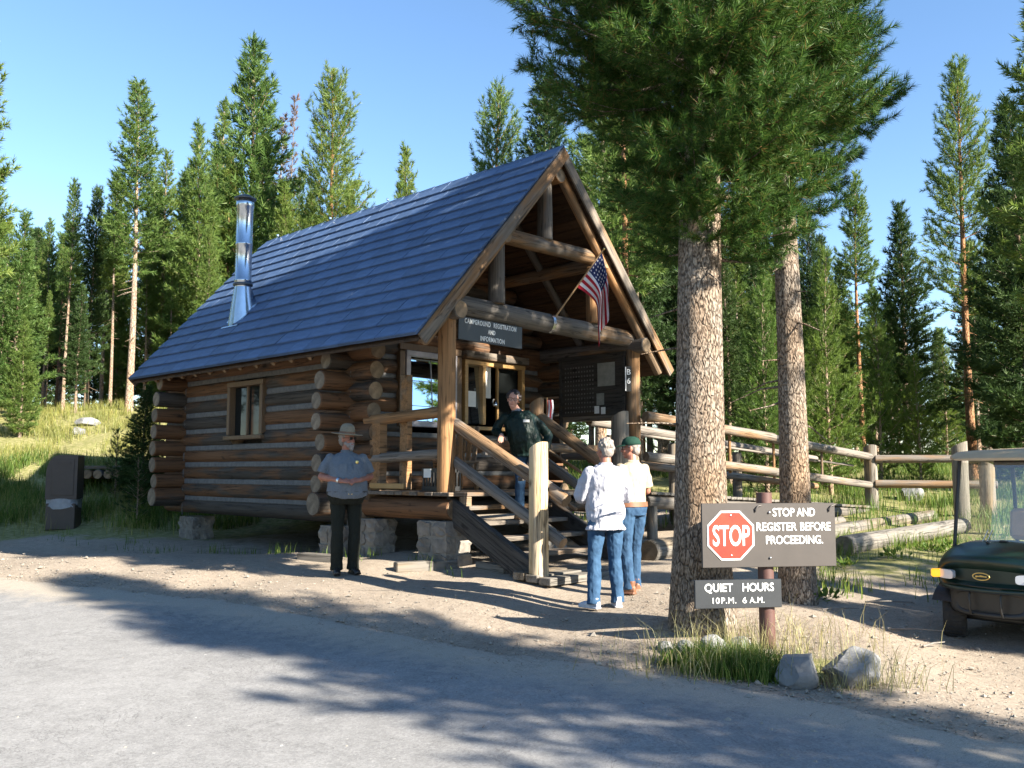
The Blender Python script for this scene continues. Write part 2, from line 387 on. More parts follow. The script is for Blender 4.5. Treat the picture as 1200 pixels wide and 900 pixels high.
def asphalt():
    m, nt, b = newmat('worn_asphalt'); mp = mapping(nt)
    n1 = noise(nt, mp, 110, 3, 0.7); n2 = noise(nt, mp, 0.55, 5, 0.6); n3 = noise(nt, mp, 7, 5, 0.65)
    v = nt.nodes.new('ShaderNodeTexVoronoi'); v.inputs['Scale'].default_value = 62; nt.links.new(mp.outputs[0], v.inputs['Vector'])
    r1 = ramp(nt, n1, [(0.3, (0.205, 0.202, 0.198)), (0.7, (0.30, 0.295, 0.287))])
    r2 = ramp(nt, n2, [(0.3, 0.84), (0.7, 1.12)]); r3 = ramp(nt, n3, [(0.3, 0.88), (0.7, 1.1)])
    c = mix(nt, 1.0, r1.outputs[0], r2.outputs[0], 'MULTIPLY'); c = mix(nt, 1.0, c, r3.outputs[0], 'MULTIPLY')
    st = ramp(nt, v, [(0.0, (1.0, 1.0, 1.0)), (1.0, (0.62, 0.62, 0.63))], out='Color'); c = mix(nt, 0.75, c, st.outputs[0], 'MULTIPLY')
    sp = ramp(nt, v, [(0.0, 0.0), (0.965, 0.0), (0.985, 0.7)], out='Color'); c = mix(nt, sp.outputs[0], c, (0.58, 0.56, 0.52))
    at = nt.nodes.new('ShaderNodeAttribute'); at.attribute_name = 'edge'
    ad = nt.nodes.new('ShaderNodeMath'); ad.operation = 'MULTIPLY_ADD'; ad.inputs[1].default_value = 0.75
    nt.links.new(n3.outputs[0], ad.inputs[0]); nt.links.new(at.outputs['Fac'], ad.inputs[2])
    er = ramp(nt, ad, [(0.62, 0.0), (1.0, 1.0)]); dc = ramp(nt, n1, [(0.3, (0.225, 0.195, 0.155)), (0.7, (0.405, 0.36, 0.30))])
    c = mix(nt, er.outputs[0], c, dc.outputs[0])
    crn = noise(nt, mp, 0.9, 6, 0.75, 0.8); cr_ = ramp(nt, crn, [(0.493, 1.0), (0.5, 0.62), (0.507, 1.0)]); c = mix(nt, 0.8, c, cr_.outputs[0], 'MULTIPLY')
    nt.links.new(c, b.inputs['Base Color']); b.inputs['Roughness'].default_value = 0.88; b.inputs['Specular IOR Level'].default_value = 0.25
    h = mix(nt, 0.5, n1.outputs[0], v.outputs['Distance']); bump(nt, b, h, 0.16, 0.006); return m
M_ASPHALT = asphalt()
def groundm():
    m, nt, b = newmat('dirt_and_grass_ground'); mp = mapping(nt)
    n1 = noise(nt, mp, 55, 4, 0.7); n2 = noise(nt, mp, 1.1, 5, 0.6); n3 = noise(nt, mp, 9, 5, 0.65); n4 = noise(nt, mp, 3.0, 5, 0.7)
    d1 = ramp(nt, n1, [(0.3, (0.205, 0.168, 0.13)), (0.7, (0.385, 0.325, 0.26))])
    r2 = ramp(nt, n2, [(0.3, 0.86), (0.7, 1.08)]); r3 = ramp(nt, n3, [(0.3, 0.84), (0.7, 1.1)])
    d = mix(nt, 1.0, d1.outputs[0], r2.outputs[0], 'MULTIPLY'); d = mix(nt, 1.0, d, r3.outputs[0], 'MULTIPLY')
    g1 = ramp(nt, n3, [(0.3, (0.13, 0.135, 0.045)), (0.52, (0.22, 0.21, 0.085)), (0.72, (0.36, 0.30, 0.18))])
    at = nt.nodes.new('ShaderNodeAttribute'); at.attribute_name = 'grass'
    a = nt.nodes.new('ShaderNodeMath'); a.operation = 'MULTIPLY_ADD'; a.inputs[1].default_value = 0.9
    nt.links.new(n4.outputs[0], a.inputs[0]); nt.links.new(at.outputs['Fac'], a.inputs[2])
    gr = ramp(nt, a, [(0.80, 0.0), (0.98, 1.0)])
    duff = ramp(nt, n3, [(0.3, (0.10, 0.075, 0.05)), (0.7, (0.19, 0.145, 0.1))])
    at2 = nt.nodes.new('ShaderNodeAttribute'); at2.attribute_name = 'duff'
    a2 = nt.nodes.new('ShaderNodeMath'); a2.operation = 'MULTIPLY_ADD'; a2.inputs[1].default_value = 0.9
    nt.links.new(n4.outputs[0], a2.inputs[0]); nt.links.new(at2.outputs['Fac'], a2.inputs[2])
    dr = ramp(nt, a2, [(0.8, 0.0), (1.05, 1.0)])
    c = mix(nt, gr.outputs[0], d, g1.outputs[0]); c = mix(nt, dr.outputs[0], c, duff.outputs[0])
    nt.links.new(c, b.inputs['Base Color']); b.inputs['Roughness'].default_value = 0.95; b.inputs['Specular IOR Level'].default_value = 0.12
    h = mix(nt, 0.5, n1.outputs[0], n3.outputs[0]); bump(nt, b, h, 0.8, 0.02); return m
M_GROUND = groundm()
M_PEBBLE = simple('pebbles', (0.30, 0.27, 0.22), (0.18, 0.16, 0.14), 3, 0.9, bstr=0.2)
def cloth(name, c, c2=None, sc=60, rough=0.85, fold=0.5):
    m, nt, b = newmat(name); mp = mapping(nt); n = noise(nt, mp, sc, 3); n2 = noise(nt, mapping(nt, (1, 1, 0.6)), 9, 3, 0.6, 0.6)
    r = ramp(nt, n, [(0.3, c2 or tuple(x*0.82 for x in c)), (0.7, c)]); nt.links.new(r.outputs[0], b.inputs['Base Color'])
    b.inputs['Roughness'].default_value = rough; b.inputs['Specular IOR Level'].default_value = 0.2
    bump(nt, b, n2.outputs[0], fold, 0.03); return m
M_SKIN = simple('skin', (0.56, 0.31, 0.23), (0.48, 0.24, 0.17), 12, 0.5, bstr=0.05)
M_SKINRED = simple('ruddy_skin', (0.34, 0.15, 0.10), (0.27, 0.105, 0.07), 12, 0.5, bstr=0.05)
M_JEANS = cloth('blue_denim', (0.040, 0.090, 0.165), (0.022, 0.056, 0.115), 14)
M_JEANSDARK = cloth('mid_blue_denim', (0.034, 0.078, 0.145), (0.019, 0.047, 0.098), 14)
M_GREYSHIRT = cloth('grey_uniform_cloth', (0.135, 0.155, 0.18), None)
M_WHITESHIRT = cloth('white_shirt_cloth', (0.37, 0.37, 0.42), (0.32, 0.33, 0.38), 30, fold=1.0)
M_CREAMSHIRT = cloth('cream_uniform_cloth', (0.40, 0.335, 0.235), (0.35, 0.29, 0.20))
M_JACKET = cloth('dark_green_jacket_cloth', (0.007, 0.020, 0.017), (0.004, 0.012, 0.010), 20, 0.5, 0.9)
M_DKGREEN = cloth('dark_green_trouser_cloth', (0.014, 0.017, 0.013), (0.010, 0.012, 0.010))
M_GREENCAP = cloth('green_cap_cloth', (0.010, 0.040, 0.028), None)
M_STRAWHAT = cloth('tan_felt', (0.24, 0.20, 0.14), None)
M_LEATHER = simple('brown_leather', (0.20, 0.085, 0.04), (0.13, 0.055, 0.03), 16, 0.5)
M_BLACKLEATHER = simple('black_leather', (0.02, 0.018, 0.016), None, 16, 0.4)
M_TANSHOE = simple('tan_boot_leather', (0.34, 0.19, 0.09), (0.24, 0.13, 0.06), 16, 0.6)
M_WHITESHOE = simple('white_trainer', (0.55, 0.55, 0.58), (0.30, 0.32, 0.38), 18, 0.6)
M_HAIRGREY = simple('grey_hair', (0.26, 0.23, 0.21), (0.14, 0.12, 0.105), 40, 0.6, stretch=(1, 1, 0.3), bstr=0.8, bdist=0.01)
M_HAIRBROWN = simple('dark_brown_hair', (0.022, 0.011, 0.008), (0.010, 0.006, 0.005), 40, 0.45, stretch=(1, 1, 0.3), bstr=0.8, bdist=0.01)
M_BEARD = simple('grey_beard', (0.28, 0.25, 0.23), (0.18, 0.15, 0.14), 60, 0.8, bstr=0.8)
M_GLASSES = simple('black_glasses', (0.012, 0.012, 0.014), None, 10, 0.15, bstr=0)
M_EYE = simple('eye_white', (0.7, 0.68, 0.65), None, 5, 0.2, bstr=0)
M_LIP = simple('lip', (0.36, 0.13, 0.11), None, 20, 0.45, bstr=0)
M_GOLD = simple('gold_badge', (0.75, 0.55, 0.2), None, 20, 0.3, 1.0, bstr=0)
M_CARTGREEN = simple('dark_green_cart_plastic', (0.006, 0.024, 0.018), (0.005, 0.020, 0.015), 4, 0.34, bstr=0.02, spec=0.6)
M_BLACKPLASTIC = simple('black_plastic', (0.018, 0.018, 0.018), None, 9, 0.45, bstr=0.05)
M_TYRE = simple('tyre_rubber', (0.028, 0.027, 0.026), (0.018, 0.018, 0.018), 25, 0.85)
M_RIM = simple('grey_wheel_rim', (0.35, 0.35, 0.36), None, 9, 0.4, 0.6, bstr=0)
M_ROOFTAN = simple('tan_roof_plastic', (0.58, 0.42, 0.26), (0.50, 0.36, 0.22), 5, 0.85, bstr=0.03)
M_SEATTAN = simple('tan_vinyl', (0.42, 0.29, 0.18), (0.36, 0.25, 0.155), 9, 0.5, bstr=0.05)
M_LAMP, _nt, _b = newmat('clear_headlamp_lens')
_b.inputs['Base Color'].default_value = (0.72, 0.75, 0.8, 1); _b.inputs['Roughness'].default_value = 0.12; _b.inputs['Metallic'].default_value = 0.35
M_AMBER, _nt, _b = newmat('amber_lens')
_b.inputs['Base Color'].default_value = (0.95, 0.34, 0.015, 1); _b.inputs['Roughness'].default_value = 0.15
_b.inputs['Emission Color'].default_value = (1.0, 0.42, 0.03, 1); _b.inputs['Emission Strength'].default_value = 0.35
M_WSHIELD = bpy.data.materials.new('clear_windshield'); M_WSHIELD.use_nodes = True; _nt = M_WSHIELD.node_tree; _nt.nodes.clear()
_o = _nt.nodes.new('ShaderNodeOutputMaterial'); _t = _nt.nodes.new('ShaderNodeBsdfTransparent'); _g = _nt.nodes.new('ShaderNodeBsdfGlossy'); _g.inputs['Roughness'].default_value = 0.03
_d = _nt.nodes.new('ShaderNodeBsdfDiffuse'); _d.inputs[0].default_value = (0.75, 0.75, 0.72, 1)
_t.inputs[0].default_value = (0.93, 0.95, 0.94, 1)
_m = _nt.nodes.new('ShaderNodeMixShader'); _m.inputs[0].default_value = 0.07; _nt.links.new(_t.outputs[0], _m.inputs[1]); _nt.links.new(_g.outputs[0], _m.inputs[2])
_m2 = _nt.nodes.new('ShaderNodeMixShader'); _m2.inputs[0].default_value = 0.05; _nt.links.new(_m.outputs[0], _m2.inputs[1]); _nt.links.new(_d.outputs[0], _m2.inputs[2])
_nt.links.new(_m2.outputs[0], _o.inputs[0])
M_CANBROWN = simple('brown_bin_metal', (0.055, 0.040, 0.032), (0.042, 0.031, 0.025), 5, 0.55, bstr=0.05)
M_BAG = simple('white_plastic_bag', (0.26, 0.28, 0.31), (0.18, 0.20, 0.23), 9, 0.35, bstr=0.8, bdist=0.03)
M_FLAGRED = cloth('flag_red', (0.42, 0.02, 0.035), None, fold=0.3)
M_FLAGWHITE = cloth('flag_white', (0.74, 0.73, 0.74), None, fold=0.3)
M_FLAGBLUE = cloth('flag_blue', (0.018, 0.03, 0.11), None, fold=0.3)
M_POLE = simple('varnished_pole', (0.36, 0.22, 0.10), None, 9, 0.5)
M_CRATE = simple('black_crate_plastic', (0.015, 0.015, 0.016), None, 9, 0.5)

# ------------------------------------------------------------------ terrain
_BY = [-2000, 5, 8.45, 9.5, 11.5, 12.5, 15, 17, 19.5, 25, 32, 45, 80, 200, 2500]
_BZ = [0.0, 0.0, 0.13, 0.21, 0.31, 0.40, 0.45, 0.58, 0.78, 1.35, 1.95, 2.5, 3.0, 4.0, 8.0]
def sstep(a, b, x):
    t = np.clip((x-a)/(b-a), 0, 1); return t*t*(3-2*t)
def H(x, y):
    x = np.asarray(x, dtype=float); y = np.asarray(y, dtype=float)
    z = (np.interp(y-0.6, _BY, _BZ)+np.interp(y, _BY, _BZ)*2+np.interp(y+0.6, _BY, _BZ))/4
    left = sstep(-3, -9, x)
    z = z + left*(np.interp(y, [17, 19, 22, 30, 36, 60], [0, -0.06, 0.30, 1.75, 2.0, 2.2]))
    z = z - 0.21*sstep(0.5, -3, x)*sstep(13.0, 15.2, y)*sstep(20.0, 18.0, y)
    z = z - 0.14*sstep(2.8, 4.2, x)*sstep(12.5, 10.5, y)*sstep(5, 7.5, y)
    u = 0.035*np.sin(x*1.3+0.7*y)*np.cos(0.9*y-0.4*x)+0.02*np.sin(2.9*x-1.1*y+1)
    return z + u*sstep(7.0, 10.5, y+0.5*x)
def hz(x, y): return float(H(x, y))
def at(px, py, Y):
    """a point of the place seen at pixel (px,py) of the 1200x900 photograph, Y metres ahead"""
    a = (px-600)/FPX; b = (450-py)/FPX; c, s = math.cos(PITCH), math.sin(PITCH)
    d = Vector((a, c-s*b, s+c*b)); k = Y/d.y
    return Vector((d.x*k, Y, d.z*k+CAM_Z))
EDGE = [(-60, 40), (-14, 15.2), (-6.3, 11.25), (-3.35, 10.0), (-1.7, 8.9), (0, 7.6), (1.07, 7.1), (1.8, 6.5), (3, 5.4), (5, 3.9), (12, -2), (60, -40)]
EX = [e[0] for e in EDGE]; EY = [e[1] for e in EDGE]
def ground():
    xs = np.concatenate([np.array([-2500, -900, -400, -200, -120, -80, -60, -48, -38, -30, -24, -20, -17]), np.arange(-15, 15.01, 0.22),
                         np.array([17, 20, 24, 30, 38, 48, 60, 80, 120, 200, 400, 900, 2500])])
    ys = np.concatenate([np.array([-2500, -800, -300, -120, -60, -30, -16, -9, -5, -2, 0, 2, 3]), np.arange(4, 27.01, 0.22),
                         np.arange(28, 46, 1.2), np.array([48, 54, 62, 72, 85, 105, 140, 200, 300, 500, 1000, 2500])])
    X, Y = np.meshgrid(xs, ys); Z = H(X, Y)
    nz = np.array([mnoise.noise(Vector((x*0.9, y*0.9, 0))) for x, y in zip(X.ravel(), Y.ravel())]).reshape(X.shape)
    Z = Z + 0.03*nz*sstep(0.1, 1.2, Y-np.interp(X, EX, EY))
    me = bpy.data.meshes.new('ground'); nx, ny = len(xs), len(ys)
    v = np.stack([X, Y, Z], -1).reshape(-1, 3)
    f = [(j*nx+i, j*nx+i+1, (j+1)*nx+i+1, (j+1)*nx+i) for j in range(ny-1) for i in range(nx-1)]
    me.from_pydata(v.tolist(), [], f); me.materials.append(M_GROUND)
    me.polygons.foreach_set('use_smooth', [True]*len(me.polygons))
    x, y = X.ravel(), Y.ravel()
    d_cab = y - (11.9 - 0.02*x)
    grass = np.clip(sstep(15.5, 18.5, y)*0.9*sstep(-1, -6, x) + sstep(14, 19, y)*0.75*sstep(3.2, 5.5, x) + 0.7*sstep(20, 23, y), 0, 1)
    grass = np.maximum(grass, 0.55*sstep(10.6, 12.2, y)*sstep(3.3, 4.4, x))
    grass = np.maximum(grass, 0.8*np.exp(-(((x-2.1)/0.9)**2+((y-7.2)/0.45)**2)))
    duff = sstep(30, 38, y)*0.75 + 0.55*np.exp(-(((x-1.75)/0.9)**2+((y-8.5)/0.7)**2)) + 0.35*sstep(12.5, 14, y)*sstep(3, 1, x)*sstep(-7, -5, x)
    for nm, val in (('grass', grass), ('duff', np.clip(duff, 0, 1))):
        a = me.attributes.new(nm, 'FLOAT', 'POINT'); a.data.foreach_set('value', val.astype(np.float32))
    o = link('ground', me); tag(o, 'pale dirt apron rising into a grassy hillside', kind='structure'); return o
ground()
def road():
    rs = random.Random(3); mb = MB(); rows = []
    ts = np.concatenate([np.array([-60, -40, -25, -18, -14]), np.arange(-13, 6.01, 0.11), np.array([7, 9, 12, 20, 35, 60])])
    for x in ts:
        ye = float(np.interp(x, EX, EY)) + 0.16*mnoise.noise(Vector((x*1.7, 0, 3))) + 0.07*mnoise.noise(Vector((x*7, 5, 0))) + 0.03*rs.uniform(-1, 1)
        # edge runs diagonally; sample points below it
        rows.append([(x, ye - d) for d in (0, 0.12, 0.3, 0.6, 1.0, 1.6, 2.4, 3.4, 5, 8, 14, 40)])
    n = len(rows[0]); vs = []
    for r in rows:
        for i, (x, y) in enumerate(r):
            vs.append((x, y, hz(x, y) + (0.004 if i == 0 else 0.014)))
    fs = [(j*n+i+1, (j+1)*n+i+1, (j+1)*n+i, j*n+i) for j in range(len(rows)-1) for i in range(n-1)]
    mb.add(vs, fs, 0, True); o = mb.obj('road', M_ASPHALT); ev = [1.0, 0.92, 0.75, 0.5, 0.25, 0.08, 0, 0, 0, 0, 0, 0]*len(rows)
    a_ = o.data.attributes.new('edge', 'FLOAT', 'POINT'); a_.data.foreach_set('value', ev); tag(o, 'worn grey asphalt road in the foreground', kind='structure')
road()
# ------------------------------------------------------------------ the log cabin
TH = 0.76308
CU = Vector((math.sin(TH), math.cos(TH), 0)); CV = Vector((-math.cos(TH), math.sin(TH), 0))
CP0 = Vector((-0.8783, 12.173, CAM_Z-0.2668))           # deck level at the left front porch post
CW, CE, CHE, CHA, CL, CP, CD, CO = 4.217, 0.747, 2.011, 5.192, 8.142, 2.121, 5.147, 0.28
def C(u, v, w): return CP0 + CU*u + CV*v + Vector((0, 0, w))
CROT = Matrix((( CU.x, CV.x, 0), (CU.y, CV.y, 0), (0, 0, 1)))     # local u,v,w -> world
def CM(u, v, w): return Matrix.Translation(C(u, v, w)) @ CROT.to_4x4()
cabin = link('log_cabin', None, None, CM(CW/2, CP+CD/2, -0.93))
tag(cabin, 'log cabin with blue-grey shingled gable roof, front porch and wooden steps', 'cabin')
_ls = [0]
def log(name, p0, p1, r0, r1=None, mats=(None, None), parent=None, n=14, bow=0.012, wob=0.02, label=None, cut0=None, cut1=None, seg=None):
    """a round peeled log between two points: tapered, slightly bent, with end-grain caps"""
    _ls[0] += 1; rs = random.Random(_ls[0]*13+5)
    r1 = r0 if r1 is None else r1
    M, L = frame_from(p0, p1)
    seg = seg or max(3, min(9, int(L/0.45)+2)); mb = MB()
    by, bz = rs.uniform(-1, 1)*bow*L*0.3, rs.uniform(-1, 1)*bow*L*0.3
    pts, rr = [], []
    for i in range(seg+1):
        t = i/seg; s = math.sin(math.pi*t)
        pts.append((L*t, by*s, bz*s)); rr.append((r0+(r1-r0)*t)*(1+wob*rs.uniform(-1, 1)))
    ph = [rs.uniform(0.97, 1.03) for _ in range(n)]
    vs = []
    for (x, y, z), r in zip(pts, rr):
        for k in range(n):
            a = 2*math.pi*k/n; q = r*ph[k]*(1+0.010*rs.uniform(-1, 1))
            vs.append((x, y+q*math.cos(a), z+q*math.sin(a)))
    # rounded arris at each end
    fs = [(i*n+k, (i+1)*n+k, (i+1)*n+(k+1) % n, i*n+(k+1) % n)[::-1] for i in range(seg) for k in range(n)]
    mb.add(vs, fs, 0, True)
    for e, i0 in ((0, 0), (1, seg*n)):
        ring = vs[i0:i0+n]; cx = pts[0 if e == 0 else -1]
        inn = [((cx[0] + (-0.012 if e == 0 else 0.012)), cx[1]+(p[1]-cx[1])*0.9, cx[2]+(p[2]-cx[2])*0.9) for p in ring]
        b = ring + inn
        q = [(k, (k+1) % n, n+(k+1) % n, n+k) for k in range(n)]
        mb.add(b, q if e == 1 else [x[::-1] for x in q], 0, False)
        mb.add(inn, [tuple(range(n)) if e == 1 else tuple(range(n))[::-1]], 1, False)
    o = mb.obj(name, list(mats), parent, M)
    if label: o['label'] = label
    return o
def plank(name, p0, p1, width, thick, m, parent, up=(0, 0, 1), ch=0.006, label=None):
    """sawn board: local X along, Y = width, Z = thickness (towards up)"""
    M, L = frame_from(p0, p1, up); mb = MB(); mb.box((L/2, 0, 0), (L, width, thick), None, 0, ch)
    o = mb.obj(name, m, parent, M)
    if label: o['label'] = label
    return o
LG = (M_LOG, M_END); LGG = (M_LOG, M_ENDGREY)
rs = random.Random(11)
# ---- side and gable walls, round by round
R0 = 0.137; DZ = 0.302
WIN_V = (4.42, 5.44); WIN_W = (0.86, 1.745)       # window in the side wall
B0 = -0.50                                        # height of the lowest round
# openings in the front wall (u range, w range)
OP = [(0.90, 1.98, 0.98, 2.14), (2.15, 3.62, 1.0, 2.12)]
def chinkstrip(p0, p1, out, parent):
    plank('chinking', p0+out*0.0, p1, 0.075, 0.075, M_CHINK, parent, ch=0.02)
for k in range(10):
    w = B0 + 0.13 + DZ*k
    if w < 2.2:
        r = R0*rs.uniform(0.93, 1.06)
        # left side wall logs (run along v), projecting at both corners
        segs = [(CP-0.58-rs.uniform(-0.05, 0.05), CP+CD+0.6)]
        if WIN_W[0]-0.12 < w < WIN_W[1]+0.10:
            segs = [(segs[0][0], WIN_V[0]), (WIN_V[1], segs[0][1])]
        if k == 0: segs = [(CP-0.45, CP+CD+0.6)]
        for a, b in segs:
            log('wall_log', C(0, a, w), C(0, b, w), r*1.02, r*0.94, LG, cabin, 16, 0.004)
        log('wall_log', C(CW, CP-0.58, w), C(CW, CP+CD+0.6, w), r, r*0.95, LG, cabin, 10, 0.004)
        if w + DZ < 2.25:
            o = Vector((0, 0, DZ/2))
            cs = [(CP-0.02, CP+CD+0.02)]
            if WIN_W[0]-0.05 < w+DZ/2 < WIN_W[1]+0.05: cs = [(cs[0][0], WIN_V[0]), (WIN_V[1], cs[0][1])]
            for a, b in cs:
                plank('chinking', C(-0.068, a, w)+o, C(-0.068, b, w)+o, 0.05, 0.10, M_CHINK, cabin, ch=0.018)
    # gable walls (run along u), half a round higher
    w2 = B0 + 0.13 + DZ*(k+0.5)
    if k == 0:
        for vv in (CP, CP+CD):      # heavy sill logs
            log('wall_log', C(-0.64, vv, B0+0.30), C(CW+0.6, vv, B0+0.30), 0.175, 0.16, LGG, cabin, 16, 0.003)
    ue = max(0.0, (w2+0.34-CHE)/1.114-CE+0.62)      # keep the log ends under the eaves
    if 0 < k and w2 < 2.2:
        r = R0*rs.uniform(0.93, 1.05)
        log('wall_log', C(-0.62+ue+rs.uniform(-.04, .04), CP+CD, w2), C(CW+0.6-ue, CP+CD, w2), r, r, LGG, cabin, 16, 0.004)
        cuts = [(-0.58+ue+rs.uniform(-.04, .04), CW+0.5-ue)]
        for (ua, ub, wa, wb) in OP:
            if wa-0.10 < w2 < wb+0.10:
                cuts = [q for a, b in cuts for q in ((a, min(b, ua)), (max(a, ub), b)) if q[1]-q[0] > 0.04]
        for a, b in cuts:
            if b-a > 0.05: log('wall_log', C(a, CP, w2), C(b, CP, w2), r, r*0.98, LGG, cabin, 16, 0.004)
        cuts = [(0.1, CW-0.1)]; wc = w2+DZ/2
        for (ua, ub, wa, wb) in OP:
            if wa < wc < wb:
                cuts = [q for a, b in cuts for q in ((a, min(b, ua)), (max(a, ub), b)) if q[1]-q[0] > 0.04]
        for a, b in cuts:
            if b-a > 0.03: plank('chinking', C(a, CP-0.06, wc), C(b, CP-0.06, wc), 0.05, 0.085, M_CHINK, cabin, ch=0.018)
# notch chinking at the near corner: pale zigzag where the rounds cross
for vv, n0 in ((CP, 0), (CP+CD, 0)):
    for k in range(9):
        w = B0+0.13+DZ*k
        if w > 2.0: continue
        for sgn in (-1, 1):
            a = C(-0.132, vv+(-0.145 if sgn < 0 else -0.145), w); b = C(-0.10, vv-0.03, w+sgn*DZ*0.46)
            log('notch_chinking', C(-0.128, vv-0.155, w), C(-0.075, vv-0.055, w+sgn*DZ*0.5), 0.012, 0.012, (M_CHINK, M_CHINK), cabin, 6)
# gable triangles above the plates
for vv in (CP, CP+CD):
    w = 2.36
    while w < 4.9:
        half = (CHA-0.30-w)/1.114
        if half > 0.12: log('wall_log', C(CW/2-half, vv, w), C(CW/2+half, vv, w), 0.128, 0.128, LG, cabin, 10, 0.002)
        w += 0.25
# floor, dark lining inside
mb = MB(); mb.box((CW/2, CP+CD/2, -0.12), (CW-0.3, CD-0.3, 0.06)); mb.obj('floor_deck', M_DARKBOARD, cabin, CM(0, 0, 0))
mb = MB()
mb.box((0.17, CP+CD/2, 1.2), (0.02, CD-0.4, 2.6)); mb.box((CW-0.17, CP+CD/2, 1.2), (0.02, CD-0.4, 2.6)); mb.box((CW/2, CP+CD-0.2, 1.2), (CW-0.3, 0.02, 2.6))
mb.obj('wall_lining', M_DARKBOARD, cabin, CM(0, 0, 0))

# ---- windows
def window_side():
    v0, v1 = WIN_V; w0, w1 = WIN_W
    f = MB()
    for (c, s) in (((-0.10, (v0+v1)/2, w1+0.015), (0.16, v1-v0+0.16, 0.09)), ((-0.12, (v0+v1)/2, w0-0.02), (0.20, v1-v0+0.2, 0.07)),
                   ((-0.10, v0-0.02, (w0+w1)/2), (0.158, 0.085, w1-w0-0.06)), ((-0.10, v1+0.02, (w0+w1)/2), (0.158, 0.085, w1-w0-0.06))):
        f.box(c, s, None, 0, 0.008)
    f.box((-0.075, (v0+v1)/2+0.03, (w0+w1)/2), (0.05, 0.045, w1-w0-0.05), None, 0, 0.006)
    o = f.obj('window', M_TRIM, cabin, CM(0, 0, 0))
    g = MB(); g.box((-0.055, (v0+v1)/2, (w0+w1)/2), (0.012, v1-v0-0.04, w1-w0-0.03)); g.obj('pane', M_GLASSDARK, o, CM(0, 0, 0))
window_side()
def window_front():
    u0, u1, w0, w1 = OP[0]; v = CP-0.15
    f = MB(); uc, wc = (u0+u1)/2, (w0+w1)/2
    f.box((uc, v, w1-0.02), (u1-u0, 0.10, 0.09), None, 0, 0.008); f.box((uc, v, w0+0.03), (u1-u0, 0.10, 0.09), None, 0, 0.008)
    f.box((u0+0.045, v, wc), (0.09, 0.098, w1-w0-0.12), None, 0, 0.008); f.box((u1-0.045, v, wc), (0.09, 0.098, w1-w0-0.12), None, 0, 0.008)
    o = f.obj('window', M_WINFRAME, cabin, CM(0, 0, 0)); o['label'] = 'white framed window reflecting the blue sky'
    g = MB(); R = Matrix.Rotation(rad(-4.5), 3, 'X')
    g.box((0, 0, 0), (u1-u0-0.17, 0.012, w1-w0-0.16), R); g.obj('pane', M_GLASSSKY, o, CM(uc, v+0.05, wc))
    g = MB()
    g.box((0.06, 0, 0), (0.008, 0.006, w1-w0-0.16), R); 
    for q in (-0.26, 0.14): g.box((0, q*math.sin(rad(4.5)), q), (u1-u0-0.17, 0.006, 0.008), R)
    g.obj('muntin', M_WINFRAME, o, CM(uc, v+0.036, wc))
    t = MB(); t.box((uc, v+0.02, w1+0.08), (u1-u0+0.24, 0.10, 0.11), None, 0, 0.008); t.box((u0-0.065, v+0.02, wc), (0.11, 0.098, w1-w0+0.02), None, 0, 0.008)
    t.box((u1+0.065, v+0.02, wc), (0.11, 0.098, w1-w0+0.02), None, 0, 0.008)
    t.obj('window_trim', M_TRIM, o, CM(0, 0, 0))
window_front()
def ticket_window():
    u0, u1, w0, w1 = OP[1]; v = CP-0.15; uc, wc = (u0+u1)/2, (w0+w1)/2
    f = MB()
    f.box((uc, v, w1-0.03), (u1-u0, 0.12, 0.08), None, 0, 0.006); f.box((uc, v-0.06, w0-0.02), (u1-u0+0.1, 0.26, 0.06), None, 0, 0.006)
    for u in (u0+0.04, 2.60, u1-0.05): f.box((u, v, wc), (0.075, 0.11, w1-w0-0.1), None, 0, 0.006)
    f.box((3.02, v+0.06, wc), (0.04, 0.05, w1-w0-0.1), None, 0, 0.006)
    o = f.obj('ticket_window', M_SASH, cabin, CM(0, 0, 0)); o['label'] = 'service window in honey coloured wooden frame'
    g = MB(); g.box((2.38, v+0.03, wc), (0.36, 0.012, w1-w0-0.12), Matrix.Rotation(rad(-4), 3, 'X')); g.obj('pane', M_GLASSSKY, o, CM(0, 0, 0))
    g = MB(); g.box((2.36, v+0.012, wc-0.2), (0.2, 0.006, 0.5)); g.obj('notice', M_PAPER, o, CM(0, 0, 0))
    g = MB(); g.box((2.77, v+0.09, wc+0.24), (0.24, 0.008, 0.56)); g.obj('notice', M_PAPER, o, CM(0, 0, 0))
    g = MB(); g.box((3.32, v+0.09, wc), (0.54, 0.012, w1-w0-0.1)); g.obj('pane', M_GLASSDARK, o, CM(0, 0, 0))
    h = MB(); h.box((uc, v-0.05, w1+0.085), (u1-u0+0.05, 0.16, 0.13), None, 0, 0.01); h.obj('window_header', M_BOARD, o, CM(0, 0, 0))
    l = MB(); l.lathe([(0.0, 0.0), (0.035, 0.0), (0.06, -0.10), (0.06, -0.13), (0.0, -0.13)], 12); l.obj('wall_lamp', M_STEEL, cabin, CM(2.84, v-0.06, 1.50))
ticket_window()

